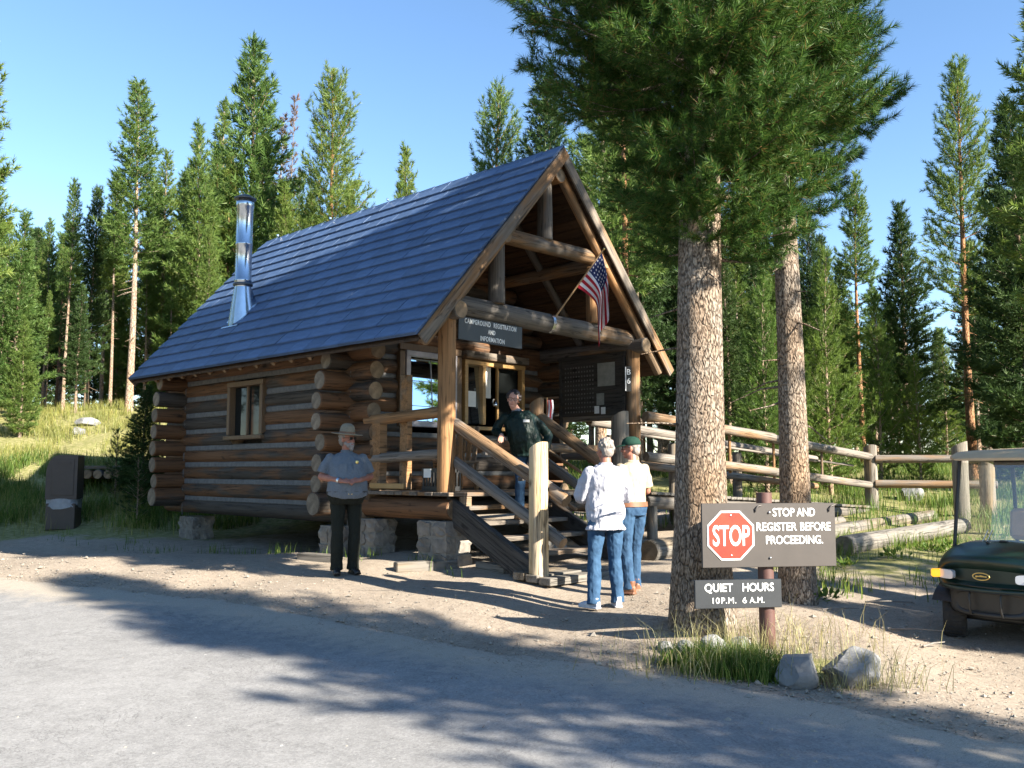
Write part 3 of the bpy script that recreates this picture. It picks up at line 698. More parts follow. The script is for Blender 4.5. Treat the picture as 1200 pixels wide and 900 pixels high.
# ---- roof: boards, rafters, purlins, shingles
def sl(u):  # height of the top of the left roof slope at u
    return CHE + (u+CE)*(CHA-CHE)/(CW/2+CE)
SLN = math.hypot(CHA-CHE, CW/2+CE); SA = math.atan2(CHA-CHE, CW/2+CE)
roof = MB()
for sgn in (1, -1):
    # sheathing sheet, both slopes; ends 60 mm below the shingles
    a = (-CE+0.03, CHE-0.05); b = (CW/2, CHA-0.06); th = 0.035
    def U(u): return u if sgn > 0 else CW-u
    vs = [(U(a[0]), -CO+0.02, a[1]), (U(b[0]), -CO+0.02, b[1]), (U(b[0]), CL-0.02, b[1]), (U(a[0]), CL-0.02, a[1])]
    vs += [(x, y, z-th) for x, y, z in vs]
    f = [(0, 3, 2, 1), (4, 5, 6, 7), (0, 1, 5, 4), (2, 3, 7, 6), (0, 4, 7, 3), (1, 2, 6, 5)]
    roof.add(vs, [q if sgn > 0 else q[::-1] for q in f])
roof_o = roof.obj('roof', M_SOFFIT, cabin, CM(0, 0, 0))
def slope_pt(side, s, v, off):       # s along slope from eave, off above sheathing
    u = -CE + s*math.cos(SA); w = CHE + s*math.sin(SA)
    u -= off*math.sin(SA); w += off*math.cos(SA)
    return C(u if side > 0 else CW-u, v, w)
NC, NT = 15, 20
cs = SLN/NC; tw = (CL+CO)/NT
shm = {}
for variant in range(4):
    mb = MB(); q = random.Random(variant)
    L = cs*1.16
    # local: x along eave, y up the slope, z normal; thick nose at the lower edge, gentle ripple
    nx = 5; top = []; bot = []
    for j, (y, z) in enumerate(((0, 0.046), (L*0.5, 0.034), (L, 0.012))):
        for i in range(nx+1):
            x = -tw/2+0.005 + (tw-0.010)*i/nx
            top.append((x, y, z+0.0022*math.sin(i*2.4+variant*2+j)))
    n = nx+1; fs = [(j*n+i, j*n+i+1, (j+1)*n+i+1, (j+1)*n+i) for j in range(2) for i in range(nx)]
    mb.add(top, fs, 0, True)
    low = [(x, y, 0.0) for x, y, z in top[:n]]
    mb.add(top[:n]+low, [(i, n+i, n+i+1, i+1) for i in range(nx)])
    for i in (0, nx):
        a = [top[j*n+i] for j in range(3)]; b = [(p[0], p[1], 0.0) for p in a]
        mb.add(a+b, [(0, 1, 4, 3), (1, 2, 5, 4)] if i == 0 else [(3, 4, 1, 0), (4, 5, 2, 1)])
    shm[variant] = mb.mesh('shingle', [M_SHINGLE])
slopeR = CROT @ Matrix.Rotation(-SA, 3, 'Y')
for c_ in range(NC):
    for t_ in range(NT):
        stag = (0.0 if c_ % 2 == 0 else tw/2)
        v = -CO + tw*(t_+0.5) + stag*0.0 + rs.uniform(-.004, .004)
        # alternate courses are shifted by half a shingle, clamped at the verges
        vv = v + (tw*0.5 if c_ % 2 else 0)
        sx = 1.0
        if vv + tw/2 > CL+0.02: vv = CL - tw/4; sx = 0.5
        p = slope_pt(1, cs*c_ - 0.02, vv, 0.0 + rs.uniform(0, 0.003))
        # local x axis = v direction, y = up the slope, z = normal
        X = CV; Y = (CU*math.cos(SA) + Vector((0, 0, math.sin(SA)))); Z = X.cross(Y)
        if Z.z < 0: X = -X; Z = X.cross(Y)
        tilt = rs.uniform(-0.004, 0.004)
        M = Matrix(((X.x*sx, Y.x, Z.x, p.x), (X.y*sx, Y.y, Z.y, p.y), (X.z*sx, Y.z, Z.z+tilt, p.z), (0, 0, 0, 1)))
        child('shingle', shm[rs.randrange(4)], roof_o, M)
# half shingles that start the shifted courses at the front verge
for c_ in range(1, NC, 2):
    p = slope_pt(1, cs*c_-0.02, -CO+tw*0.25, 0.001)
    X = CV; Y = (CU*math.cos(SA) + Vector((0, 0, math.sin(SA)))); Z = X.cross(Y)
    if Z.z < 0: X = -X; Z = X.cross(Y)
    M = Matrix(((X.x*.5, Y.x, Z.x, p.x), (X.y*.5, Y.y, Z.y, p.y), (X.z*.5, Y.z, Z.z, p.z), (0, 0, 0, 1)))
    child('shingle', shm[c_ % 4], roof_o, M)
# far slope: one shingled surface out of sight
mb = MB()
for c_ in range(NC):
    a = slope_pt(-1, cs*c_-0.02, -CO, 0.034); b = slope_pt(-1, cs*c_-0.02, CL, 0.034); c2 = slope_pt(-1, cs*(c_+1)+0.03, CL, 0.008); d = slope_pt(-1, cs*(c_+1)+0.03, -CO, 0.008)
    a0 = slope_pt(-1, cs*c_-0.02, -CO, 0.0); b0 = slope_pt(-1, cs*c_-0.02, CL, 0.0)
    d0 = slope_pt(-1, cs*(c_+1), -CO, -0.005)
    mb.add([a, b, c2, d, a0, b0, d0], [(3, 2, 1, 0), (0, 1, 5, 4), (0, 4, 6, 3)])
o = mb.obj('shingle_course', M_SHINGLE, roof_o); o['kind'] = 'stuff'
# ridge cap pieces
for i in range(20):
    v0 = -CO-0.01+i*(CL+CO)/20; mb = MB(); L = (CL+CO)/20
    for sgn in (1, -1):
        u0, u1 = -sgn*0.16, 0.0; z0, z1 = -0.16*1.114, 0.0
        vs = [(u0, 0, z0), (u1, 0, z1), (u1, L+0.02, z1-0.012), (u0, L+0.02, z0-0.012)]
        vs2 = [(x, y, z+0.010) for x, y, z in vs]
        f = [(0, 1, 2, 3), (7, 6, 5, 4), (0, 4, 5, 1), (1, 5, 6, 2), (2, 6, 7, 3), (3, 7, 4, 0)]
        mb.add(vs+vs2, f if sgn < 0 else [q[::-1] for q in f])
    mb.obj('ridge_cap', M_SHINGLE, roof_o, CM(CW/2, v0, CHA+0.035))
# small metal clips along the ridge
for v in (3.2, 3.9, 5.7, 7.6):
    mb = MB(); mb.box((0, 0, 0), (0.05, 0.03, 0.05), None, 0, 0.008); mb.obj('ridge_clip', M_STEEL, roof_o, CM(CW/2-0.07, v, CHA+0.05))
# barge boards and rake logs at the front and back
for v in (-CO-0.018, CL+0.018):
    for side in (1, -1):
        p0 = slope_pt(side, -0.02, v, -0.085); p1 = slope_pt(side, SLN-0.005, v, -0.085)
        plank('barge_board', p0, p1, 0.036, 0.17, M_BOARD, cabin)
for side in (1, -1):
    log('rake_log', slope_pt(side, 0.1, -0.14, -0.19), slope_pt(side, SLN-0.08, -0.14, -0.19), 0.085, 0.075, (M_POST, M_END), cabin, 12, 0.003)
    for v in ((1.2,) if side < 0 else ()):
        log('rafter', slope_pt(side, 0.05, v, -0.165), slope_pt(side, SLN-0.08, v, -0.165), 0.07, 0.065, (M_BEAM, M_END), cabin, 10, 0.003)
    for i in range(12):
        v = CP+0.2+i*0.5
        log('rafter', slope_pt(side, 0.03, v, -0.135), slope_pt(side, 1.3, v, -0.135), 0.055, 0.055, (M_POST, M_END), cabin, 10, 0.003)
# soffit boards of the porch roof (seen from below)
for side in (1, -1):
    i = 0; s = 0.02
    while s < SLN-0.17:
        p0 = slope_pt(side, s+0.075, -CO+0.03, -0.107); p1 = slope_pt(side, s+0.075, CP-0.1, -0.107)
        up = (CV.cross(CU*math.cos(SA)*side + Vector((0, 0, math.sin(SA)))))
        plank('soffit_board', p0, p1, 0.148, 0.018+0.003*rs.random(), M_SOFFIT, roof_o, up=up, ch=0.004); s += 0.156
# lengthwise logs: plates, purlins, ridge
for u, w, r in ((0, 2.42, 0.125), (CW, 2.36, 0.125)):
    log('plate_log', C(u, -0.27, w), C(u, CL-0.2, w), r, r, (M_BEAM, M_END), cabin, 18, 0.002)
for u in (0.94, 3.28): log('purlin', C(u, -0.20, 3.62), C(u, CP+0.3, 3.62), 0.112, 0.11, (M_POST, M_END), cabin, 16, 0.002)
log('ridge_log', C(CW/2, -0.22, 4.77), C(CW/2, CP+0.3, 4.77), 0.118, 0.118, (M_POST, M_ENDGREY), cabin, 16, 0.002)
# porch front frame
log('porch_post', C(0, 0, -0.02), C(0, 0, 2.36), 0.122, 0.118, (M_POST, M_END), cabin, 18, 0.004, label='sunlit left porch post')
log('porch_post', C(CW, 0, -0.10), C(CW, 0, 2.30), 0.118, 0.112, (M_POST, M_END), cabin, 18, 0.004)
log('tie_beam', C(-0.05, 0.06, 2.55), C(CW+0.2, 0.06, 2.48), 0.152, 0.145, (M_BEAM, M_END), cabin, 18, 0.002)
log('collar_beam', C(1.0, 0.0, 3.68), C(3.14, 0.0, 3.70), 0.122, 0.115, (M_BEAM, M_END), cabin, 18, 0.002)
log('king_post', C(1.99, 0.0, 3.78), C(1.99, 0.0, 4.70), 0.125, 0.115, (M_BEAM, M_END), cabin, 16, 0.004)
log('strut_post', C(0.95, 0.0, 2.66), C(0.95, 0.0, 3.55), 0.128, 0.118, (M_BEAM, M_END), cabin, 16, 0.004)
log('strut_post', C(3.16, 0.0, 2.64), C(3.16, 0.0, 3.53), 0.122, 0.115, (M_POST, M_END), cabin, 16, 0.004)
# steel strap round the tie beam at the flag bracket
mb = MB(); mb.tube([(-0.03, 0, 0), (0.03, 0, 0)], 0.154, 20); mb.obj('beam_strap', M_STEEL, cabin, CM(2.12, 0.055, 2.515))

# ---- stovepipe
sp = C(0.20, 5.74, 0); spz = CP0.z + sl(0.20)
mb = MB(); n = 24
prof = [(0.147, -0.05), (0.147, 0.62), (0.153, 0.63), (0.153, 0.66), (0.145, 0.665), (0.145, 1.30), (0.150, 1.305), (0.150, 1.33), (0.145, 1.335), (0.145, 2.0), (0.157, 2.01), (0.157, 2.12), (0.147, 2.125)]
mb.lathe(prof, n)
pipe = mb.obj('stovepipe', M_STEEL, cabin, Matrix.Translation((sp.x, sp.y, spz)))
mb = MB(); mb.lathe([(0.0, 2.25), (0.08, 2.24), (0.195, 2.18), (0.20, 2.16), (0.19, 2.15), (0.0, 2.17)], n); mb.tube([(0, 0, 2.05), (0, 0, 2.18)], 0.12, 12)
mb.obj('pipe_cap', M_CAPDARK, pipe, Matrix.Translation((sp.x, sp.y, spz)))
mb = MB(); mb.lathe([(0.148, 0.60), (0.176, 0.585), (0.176, 0.555), (0.148, 0.54)], n); mb.obj('storm_collar', M_CAPDARK, pipe, Matrix.Translation((sp.x, sp.y, spz)))
mb = MB(); vs = []
for k in range(n):     # cone flashing cut by the slope
    a = 2*math.pi*k/n; d = CU*math.cos(a)+CV*math.sin(a)
    vs.append(Vector((0, 0, 0.52))+d*0.152)
for k in range(n):
    a = 2*math.pi*k/n; q = 0.245; d = CU*math.cos(a)*q+CV*math.sin(a)*q
    vs.append(d + Vector((0, 0, math.cos(a)*q*math.tan(SA)+0.03)))
mb.add(vs, [(n+k, n+(k+1) % n, (k+1) % n, k) for k in range(n)], 0, True)
mb.obj('flashing_cone', M_STEEL, pipe, Matrix.Translation((sp.x, sp.y, spz)))
mb = MB(); M = CROT @ Matrix.Rotation(-SA, 3, 'Y'); mb.box((0, 0, 0), (0.70, 0.56, 0.006), M)
mb.obj('flashing_plate', M_STEEL, pipe, Matrix.Translation(slope_pt(1, (0.20+CE)/math.cos(SA), 5.74, 0.036)))

# ---- porch deck, sills, steps
for i in range(14):       # boards run across the porch (along u)
    v = -0.22 + i*0.163
    plank('deck_board', C(-0.14+rs.uniform(-.015, .015), v+0.08, -0.035), C(CW+0.12, v+0.08, -0.085), 0.155, 0.05, M_BOARD, cabin)
log('deck_sill_log', C(0.02, -0.14, -0.24), C(0.02, CP-0.2, -0.24), 0.145, 0.155, (M_LOG, M_END), cabin, 16, 0.003)
log('deck_sill_log', C(CW, -0.2, -0.29), C(CW, CP-0.2, -0.29), 0.14, 0.145, (M_LOG, M_END), cabin, 14, 0.003)
log('deck_beam', C(-0.05, 0.12, -0.23), C(CW+0.2, 0.12, -0.28), 0.10, 0.10, (M_LOG, M_END), cabin, 14, 0.003)
mb = MB(); mb.box((0, 0, 0), (0.20, 0.035, 0.30), None, 0, 0.006); mb.obj('beam_end_block', M_POST, cabin, CM(0.17, -0.20, -0.22))
# steps
SW = 1.86
for u in (0.03, SW+0.02):
    p0 = C(u, -0.02, -0.22); p1 = C(u, -1.62, -1.03)
    mb = MB(); M, L = frame_from(p0, p1, up=CU); 
    # plank on edge: Y (frame) lies in the vertical plane
    mb.box((L/2, 0, 0), (L+0.1, 0.32, 0.10), None, 0, 0.01); mb.obj('stair_stringer', M_DARKBOARD, cabin, M)
for i in range(5):
    w = -0.19*(i+1)-0.03; v = -0.14-0.30*i
    plank('stair_tread', C(0.08, v, w), C(SW-0.03, v, w), 0.27, 0.055, M_BOARD, cabin)
# newel posts
def newel(u, v, w0, w1, r, mats, nm='newel_post', label=None, dirn=None):
    """thick post whose top is cut on a slant"""
    _ls[0] += 1; q = random.Random(_ls[0]*7); mb = MB(); n = 14; L = w1-w0; vs = []
    ph = [q.uniform(0.95, 1.05) for _ in range(n)]
    for i in range(7):
        for k in range(n):
            a = 2*math.pi*k/n; rr = r*ph[k]*(1+0.015*q.uniform(-1, 1))*(1.05-0.05*i/6)
            z = L*i/6
            if i == 6: z += -0.55*rr*math.cos(a-(dirn or 0.6)) 
            vs.append((z, rr*math.cos(a), rr*math.sin(a)))
    fs = [(i*n+k, i*n+(k+1) % n, (i+1)*n+(k+1) % n, (i+1)*n+k) for i in range(6) for k in range(n)]
    mb.add(vs, fs, 0, True); mb.add(vs[-n:], [tuple(range(n))], 1); mb.add(vs[:n], [tuple(range(n))[::-1]], 1)
    p = C(u, v, w0); M, _ = frame_from(p, p+Vector((0, 0, 1)))
    o = mb.obj(nm, list(mats), cabin, M)
    if label: o['label'] = label
    return o
NW = (M_NEWEL, M_END)
newel(0.0, -1.66, -1.02, 0.56, 0.117, NW, label='pale sunlit newel post at the foot of the steps', dirn=2.2)
newel(SW, 0.05, -0.10, 1.30, 0.105, (M_POST, M_END), dirn=2.4)
newel(SW, -1.66, -1.05, 0.50, 0.112, NW)
newel(3.70, -0.10, -0.75, 1.16, 0.145, (M_FENCE, M_ENDGREY), label='weathered grey newel post with slanted top', dirn=2.2)
RL = (M_RAIL, M_END)
log('handrail', C(0.10, -0.06, 0.90), C(0.13, -1.98, -0.08), 0.082, 0.085, RL, cabin, 14, 0.004)
log('lower_rail', C(0.10, -0.06, 0.40), C(0.13, -1.92, -0.58), 0.07, 0.075, RL, cabin, 14, 0.004)
log('handrail', C(SW-0.02, -0.05, 1.05), C(SW-0.12, -1.95, -0.02), 0.085, 0.085, RL, cabin, 14, 0.004)
log('lower_rail', C(SW-0.02, -0.05, 0.45), C(SW-0.12, -1.9, -0.52), 0.07, 0.07, RL, cabin, 14, 0.004)
log('grab_rail', C(0.24, -0.1, 0.72), C(0.26, -2.02, -0.18), 0.022, 0.022, (M_POST, M_END), cabin, 8, 0.0)
log('grab_rail', C(SW-0.15, -0.1, 0.68), C(SW-0.26, -1.6, -0.06), 0.022, 0.022, (M_POST, M_END), cabin, 8, 0.0)
for v, w in ((-0.55, 0.40), (-1.2, 0.07)):
    mb = MB(); mb.box((0, 0, 0), (0.10, 0.03, 0.05), None, 0, 0.006); mb.obj('rail_bracket', M_BOLT, cabin, CM(0.18, v, w+0.10))
# left porch railing
log('porch_rail', C(-0.02, 0.08, 1.06), C(-0.02, 1.70, 1.0), 0.075, 0.08, (M_POST, M_END), cabin, 14, 0.004)
log('porch_rail', C(-0.02, 0.08, 0.50), C(-0.02, 1.70, 0.44), 0.07, 0.072, (M_RAIL, M_END), cabin, 14, 0.004)
mb = MB(); mb.box((0, 0, 0.49), (0.14, 0.24, 0.98), None, 0, 0.01); mb.obj('rail_post', M_POST, cabin, CM(0.0, 1.46, 0))
mb = MB(); mb.box((0, 0, 0.82), (0.10, 0.17, 1.62), None, 0, 0.01); mb.obj('rail_post', M_POST, cabin, CM(0.10, 0.96, 0))
for v in (0.25, 0.47): plank('rail_picket', C(0.5, v, 0.02), C(0.5, v, 0.78), 0.05, 0.10, M_POST, cabin)
plank('toe_board', C(-0.07, 0.78, 0.06), C(-0.07, 1.55, 0.06), 0.03, 0.075, M_SASH, cabin)
# right porch railing under the notice board
log('porch_rail', C(CW, 0.15, 1.20), C(CW, CP-0.1, 1.22), 0.085, 0.08, RL, cabin, 14, 0.003)
log('porch_rail', C(CW, 0.15, 0.52), C(CW, CP-0.1, 0.55), 0.075, 0.07, RL, cabin, 14, 0.003)
log('porch_rail', C(SW+0.2, 0.0, 0.62), C(3.62, -0.06, 0.60), 0.07, 0.07, (M_BEAM, M_END), cabin, 14, 0.003)

# ---- stone piers carrying the cabin
def pier(u, v, su, sv, top, label, n_course=3):
    p = C(u, v, 0); g = hz(p.x, p.y); t = link('stone_pier', None, None, Matrix.Translation((p.x, p.y, g)) @ CROT.to_4x4())
    tag(t, label, 'pier', 'stone piers under the cabin')
    Hh = CP0.z+top-g; q = random.Random(int(u*100+v*10)+99); z = -0.08; hh = (Hh+0.08)/n_course
    m = MB(); m.box((0, 0, Hh/2-0.04), (su-0.07, sv-0.07, Hh+0.06)); m.obj('mortar_core', M_MORTAR, t, WM[t].copy())
    for i in range(n_course):
        cut = q.uniform(0.35, 0.65)
        for (x0, x1, y0, y1) in ((-su/2, -su/2+su*cut, -sv/2, 0), (-su/2+su*cut, su/2, -sv/2, 0), (-su/2, -su/2+su*(1-cut), 0, sv/2), (-su/2+su*(1-cut), su/2, 0, sv/2)):
            b = bmesh.new(); bmesh.ops.create_cube(b, size=1.0)
            bmesh.ops.subdivide_edges(b, edges=b.edges[:], cuts=2, use_grid_fill=True)
            for vv in b.verts:
                c = vv.co.copy(); l = max(abs(c.x), abs(c.y), abs(c.z)); f = 1-0.14*(c.length/0.866)**3
                vv.co = Vector((c.x*(x1-x0-0.02)*f, c.y*(y1-y0-0.02)*f, c.z*(hh-0.02)*f)) + Vector((q.uniform(-1, 1), q.uniform(-1, 1), q.uniform(-1, 1)))*0.018
            me = bpy.data.meshes.new('stone'); b.to_mesh(me); b.free(); me.materials.append(M_STONE)
            me.polygons.foreach_set('use_smooth', [False]*len(me.polygons))
            child('stone', me, t, WM[t] @ Matrix.Translation(((x0+x1)/2, (y0+y1)/2, z+hh/2)))
        z += hh
pier(0.08, 0.12, 0.50, 0.62, -0.38, 'pale sunlit stone pier under the left porch post')
pier(0.05, 1.55, 0.42, 0.5, -0.40, 'stone pier under the porch between ranger and porch post')
pier(-0.08, CP+0.1, 0.5, 0.5, -0.52, 'stone pier under the near cabin corner behind the ranger', 2)
pier(0.16, CP+CD-0.15, 0.45, 0.6, -0.56, 'low mossy stone pier under the far left cabin corner', 2)
pier(CW, 0.2, 0.45, 0.5, -0.42, 'shaded stone pier under the right porch post')
pier(2.2, 0.15, 0.45, 0.45, -0.34, 'dark stone pier under the porch behind the steps')
pier(CW, CP+0.1, 0.5, 0.5, -0.52, 'stone pier hidden deep under the cabin floor on its right', 2)
# ------------------------------------------------------------------ lettering
def text_mesh(txt, size, ext=0.002, bold=0.0, sx=1.0, align='CENTER', spacing=1.0):
    c = bpy.data.curves.new('t', 'FONT'); c.body = txt; c.size = size; c.extrude = ext; c.offset = bold
    c.align_x = align; c.align_y = 'CENTER'; c.space_character = spacing; c.resolution_u = 4
    o = bpy.data.objects.new('t', c); COL.objects.link(o)
    dg = bpy.context.evaluated_depsgraph_get(); dg.update()
    me = bpy.data.meshes.new_from_object(o.evaluated_get(dg)); bpy.data.objects.remove(o); bpy.data.curves.remove(c)
    if sx != 1.0:
        for v in me.vertices: v.co.x *= sx
    me.name = 'lettering'; return me
def letter(txt, size, x, z, parent, m, y=-0.004, fit=None, **k):
    """text standing on a vertical board: board-local x right, z up, facing -y"""
    me = text_mesh(txt, size, **k)
    if fit:
        w = max(v.co.x for v in me.vertices)-min(v.co.x for v in me.vertices)
        for v in me.vertices: v.co.x *= fit/w
    me.materials.clear(); me.materials.append(m)
    return child('lettering', me, parent, WM[parent] @ Matrix.Translation((x, y, z)) @ Matrix.Rotation(math.pi/2, 4, 'X'))

# ---- hanging sign under the tie beam
t = link('hanging_sign', None, None, CM(0.82, -0.03, 2.215) @ Matrix.Rotation(rad(0.8), 4, 'Y'))
tag(t, 'dark hanging sign lettered campground registration and information under the porch beam', 'sign')
mb = MB(); mb.box((0, 0.012, 0), (1.27, 0.026, 0.325), None, 0, 0.004); child('sign_board', mb.mesh('sign_board', [M_SIGNBLUE]), t, WM[t].copy())
letter('CAMPGROUND', 0.094, -0.275, 0.105, t, M_WHITE, fit=0.50, bold=0.001, spacing=1.12)
letter('REGISTRATION', 0.094, 0.27, 0.105, t, M_WHITE, fit=0.46, bold=0.001, spacing=1.12)
letter('AND', 0.09, 0.0, 0.0, t, M_WHITE, fit=0.145, bold=0.001, spacing=1.1)
letter('INFORMATION', 0.094, 0.02, -0.105, t, M_WHITE, fit=0.48, bold=0.001, spacing=1.12)
for x in (-0.5, 0.5):
    mb = MB(); mb.tube([(x, 0.012, 0.16), (x, 0.03, 0.24)], 0.008, 6); child('hanger', mb.mesh('hanger', [M_BOLT]), t, WM[t].copy())

# ---- flag on its pole
t = link('flag', None, None, CM(2.12, -0.10, 2.62)); tag(t, 'United States flag hanging limp from a short pole on the porch beam', 'flag')
fb = C(2.12, -0.10, 2.60); tip_u, tip_w = None, None
ftip = at(706, 294, 13.75); fdir = (ftip-fb)
mb = MB(); mb.tube([fb, fb+fdir*0.5, ftip+fdir*0.02], [0.014, 0.013, 0.011], 8); child('flagpole', mb.mesh('flagpole', [M_POLE]), t)
mb = MB(); mb.ell(ftip+fdir*0.03, (0.02, 0.02, 0.02), 8, 6); child('finial', mb.mesh('finial', [M_GOLD]), t)
NS, NTT = 26, 40
hb = fb+fdir*0.45; ht = fb+fdir*0.985
FR = Vector((1, -0.1, 0)).normalized()
def flagpt(s, q):
    p = hb.lerp(ht, s)
    L = 1.16*q
    # lower stripes fall away from the pole at a slant, then everything hangs straight down
    xr = 0.30*(1-s)*math.sin(min(1, q/0.45)*math.pi/2)+0.10*min(1, q/0.5)*s
    drop = L*(0.86-0.30*math.exp(-q*5)) if s < 0.98 else L*0.86
    drop = L*0.88 - 0.10*(1-s)*min(1, q/0.35)
    x = xr + 0.035*math.sin(s*9.0+1.2)*min(1, q*1.6)*q
    yd = 0.085*math.sin(s*11.5+q*1.4)*min(1, q*1.8)
    return p + FR*x + Vector((0, yd, -drop*(0.80+0.2*(1-s*0.35))))
for part, mat_, cond in (('red_stripes', M_FLAGRED, lambda i, j: (i//2) % 2 == 0), ('white_stripes', M_FLAGWHITE, lambda i, j: (i//2) % 2 == 1), ('canton', M_FLAGBLUE, None)):
    mb = MB(); mpv = {}
    for i in range(NS):
        for j in range(NTT):
            isc = (i >= 12 and j < 16)
            if part == 'canton':
                if not isc: continue
            elif isc or not cond(i, j): continue
            ids = []
            for (a, b) in ((i, j), (i+1, j), (i+1, j+1), (i, j+1)):
                if (a, b) not in mpv: mpv[(a, b)] = len(mb.v); mb.v.append(tuple(flagpt(a/NS, b/NTT)))
                ids.append(mpv[(a, b)])
            mb.f.append(tuple(ids)); mb.m.append(0); mb.sm.append(True)
    child(part, mb.mesh(part, [mat_]), t)
mb = MB()
for i in range(5):
    for j in range(6):
        for dy in (0.006, -0.006):
            s, q = (13.3+i*2.5+(j % 2)*0.9)/NS, (1.5+j*2.5)/NTT
            p = flagpt(s, q); ax = (flagpt(s+0.01, q)-p).normalized(); ay = (flagpt(s, q+0.01)-p).normalized(); nn = ax.cross(ay).normalized()*dy
            r = 0.020; mb.add([p+nn+(ax*math.cos(k*math.pi/5+.3)+ay*math.sin(k*math.pi/5+.3))*(r if k % 2 == 0 else r*0.42) for k in range(10)], [tuple(range(10))])
child('stars', mb.mesh('stars', [M_FLAGWHITE]), t)

# ---- small flag stuck on the rail post and notice board
t = link('small_flag', None, None, CM(SW+0.22, 0.9, 1.05)); tag(t, 'small faded red and white flag standing behind the porch stair post', 'flag')
p = at(641, 490, 13.9); mb = MB(); mb.tube([p+Vector((0, 0, -0.35)), p+Vector((0, 0, 0.32))], 0.008, 6); child('flagpole', mb.mesh('flagpole', [M_POLE]), t)
for k in range(4):
    mb = MB(); w0 = 0.022; x0 = -0.01+k*0.026
    vs = [];
    for j in range(7): vs += [p+Vector((x0+0.01*math.sin(j*.9), 0.02*math.sin(k*1.7+j*.5), 0.28-j*0.06)), p+Vector((x0+0.026+0.01*math.sin(j*.9), 0.02*math.sin(k*1.7+1.7+j*.5), 0.28-j*0.06))]
    mb.add(vs, [(2*j, 2*j+1, 2*j+3, 2*j+2) for j in range(6)], 0, True); child('stripe', mb.mesh('stripe', [M_FLAGRED if k % 2 == 0 else M_FLAGWHITE]), t)

t = link('notice_board', None, None, CM(CW-0.10, 0.82, 1.72) @ Matrix.Rotation(-math.pi/2, 4, 'Z'))
tag(t, 'dark notice board with campsite tags and a map on the right side of the porch', 'notice board')
# board local: x runs along -v (towards the viewer side), facing -u
mb = MB(); mb.box((0, 0.02, 0), (1.42, 0.04, 1.0), None, 0, 0.006); mb.box((0, 0.02, 0.53), (1.5, 0.10, 0.06), None, 0, 0.006); mb.box((-0.70, 0.01, -0.1), (0.06, 0.06, 1.3), None, 0, 0.006); mb.box((0.70, 0.01, -0.1), (0.06, 0.06, 1.3), None, 0, 0.006)
child('board', mb.mesh('board', [M_DARKBOARD]), t, WM[t].copy())
mb = MB()
for i in range(11):
    for j in range(11):
        q = random.Random(i*31+j); mb.box((-0.58+i*0.062, -0.004, 0.36-j*0.078), (0.022+0.012*q.random(), 0.006, 0.022+0.012*q.random()))
o = child('campsite_tags', mb.mesh('campsite_tags', [M_TAG]), t, WM[t].copy()); o['kind'] = 'stuff'
mb = MB(); mb.box((0.33, -0.004, 0.20), (0.37, 0.008, 0.40)); child('map_sheet', mb.mesh('map_sheet', [M_MAP]), t, WM[t].copy())
mb = MB(); mb.box((0.20, -0.004, -0.22), (0.16, 0.008, 0.2)); child('notice', mb.mesh('notice', [M_MAP]), t, WM[t].copy())
mb = MB(); mb.box((0.12, -0.004, -0.40), (0.10, 0.008, 0.13)); mb.box((0.26, -0.004, -0.42), (0.09, 0.008, 0.12)); child('notice', mb.mesh('notice', [M_WHITE]), t, WM[t].copy())
t = link('number_strip', None, None, CM(CW-0.17, -0.02, 1.80) @ Matrix.Rotation(rad(-43), 4, 'Z'))
tag(t, 'narrow black strip with white characters beside the right porch post', 'sign')
mb = MB(); mb.box((0, 0.01, 0), (0.11, 0.02, 0.42)); child('strip', mb.mesh('strip', [M_BLACKPLASTIC]), t, WM[t].copy())
for k, ch in enumerate('B6'): letter(ch, 0.13, 0.01, 0.11-k*0.15, t, M_WHITE, bold=0.0012)
mb = MB(); mb.box((-0.04, -0.002, 0), (0.016, 0.006, 0.40)); child('white_edge', mb.mesh('white_edge', [M_WHITE]), t, WM[t].copy())

# ---- crate and papers on the porch
p = C(0.42, 0.42, 0.0)
t = link('crate', None, None, CM(0.30, 0.42, 0.0)); tag(t, 'black plastic crate with a white paper on the porch floor beside the post', 'crate')
mb = MB()
for y in (-0.21, 0.21):
    mb.box((0, y, 0.03), (0.34, 0.02, 0.06)); mb.box((0, y, 0.28), (0.34, 0.02, 0.06))
    for k in range(6): mb.box((-0.15+k*0.06, y, 0.155), (0.022, 0.016, 0.22))
for x in (-0.17, 0.17):
    mb.box((x, 0, 0.03), (0.02, 0.42, 0.06)); mb.box((x, 0, 0.28), (0.02, 0.42, 0.06))
    for k in range(7): mb.box((x, -0.18+k*0.06, 0.155), (0.016, 0.022, 0.22))
mb.box((0, 0, 0.02), (0.34, 0.42, 0.02)); child('crate_body', mb.mesh('crate_body', [M_CRATE]), t, WM[t].copy())
mb = MB(); mb.box((-0.185, 0.09, 0.24), (0.004, 0.15, 0.12)); child('paper', mb.mesh('paper', [M_PAPER]), t, WM[t].copy())
t = link('wooden_chair', None, None, CM(0.75, 0.62, 0.0)); tag(t, 'low wooden slat chair on the porch below the white framed window', 'chair')
q = MB(); q.box((0, 0, 0.40), (0.46, 0.5, 0.035), None, 0, 0.006); child('seat', q.mesh('seat', [M_POST]), t, WM[t].copy())
for k in range(4):
    q = MB(); q.box((0.21, -0.19+k*0.125, 0.66), (0.025, 0.085, 0.52), Matrix.Rotation(rad(8), 3, 'Y'), 0, 0.006); child('slat', q.mesh('slat', [M_POST]), t, WM[t].copy())
for x in (-0.2, 0.2):
    for y in (-0.22, 0.22):
        q = MB(); q.box((x, y, 0.19), (0.05, 0.05, 0.38), None, 0, 0.005); child('leg', q.mesh('leg', [M_POST]), t, WM[t].copy())

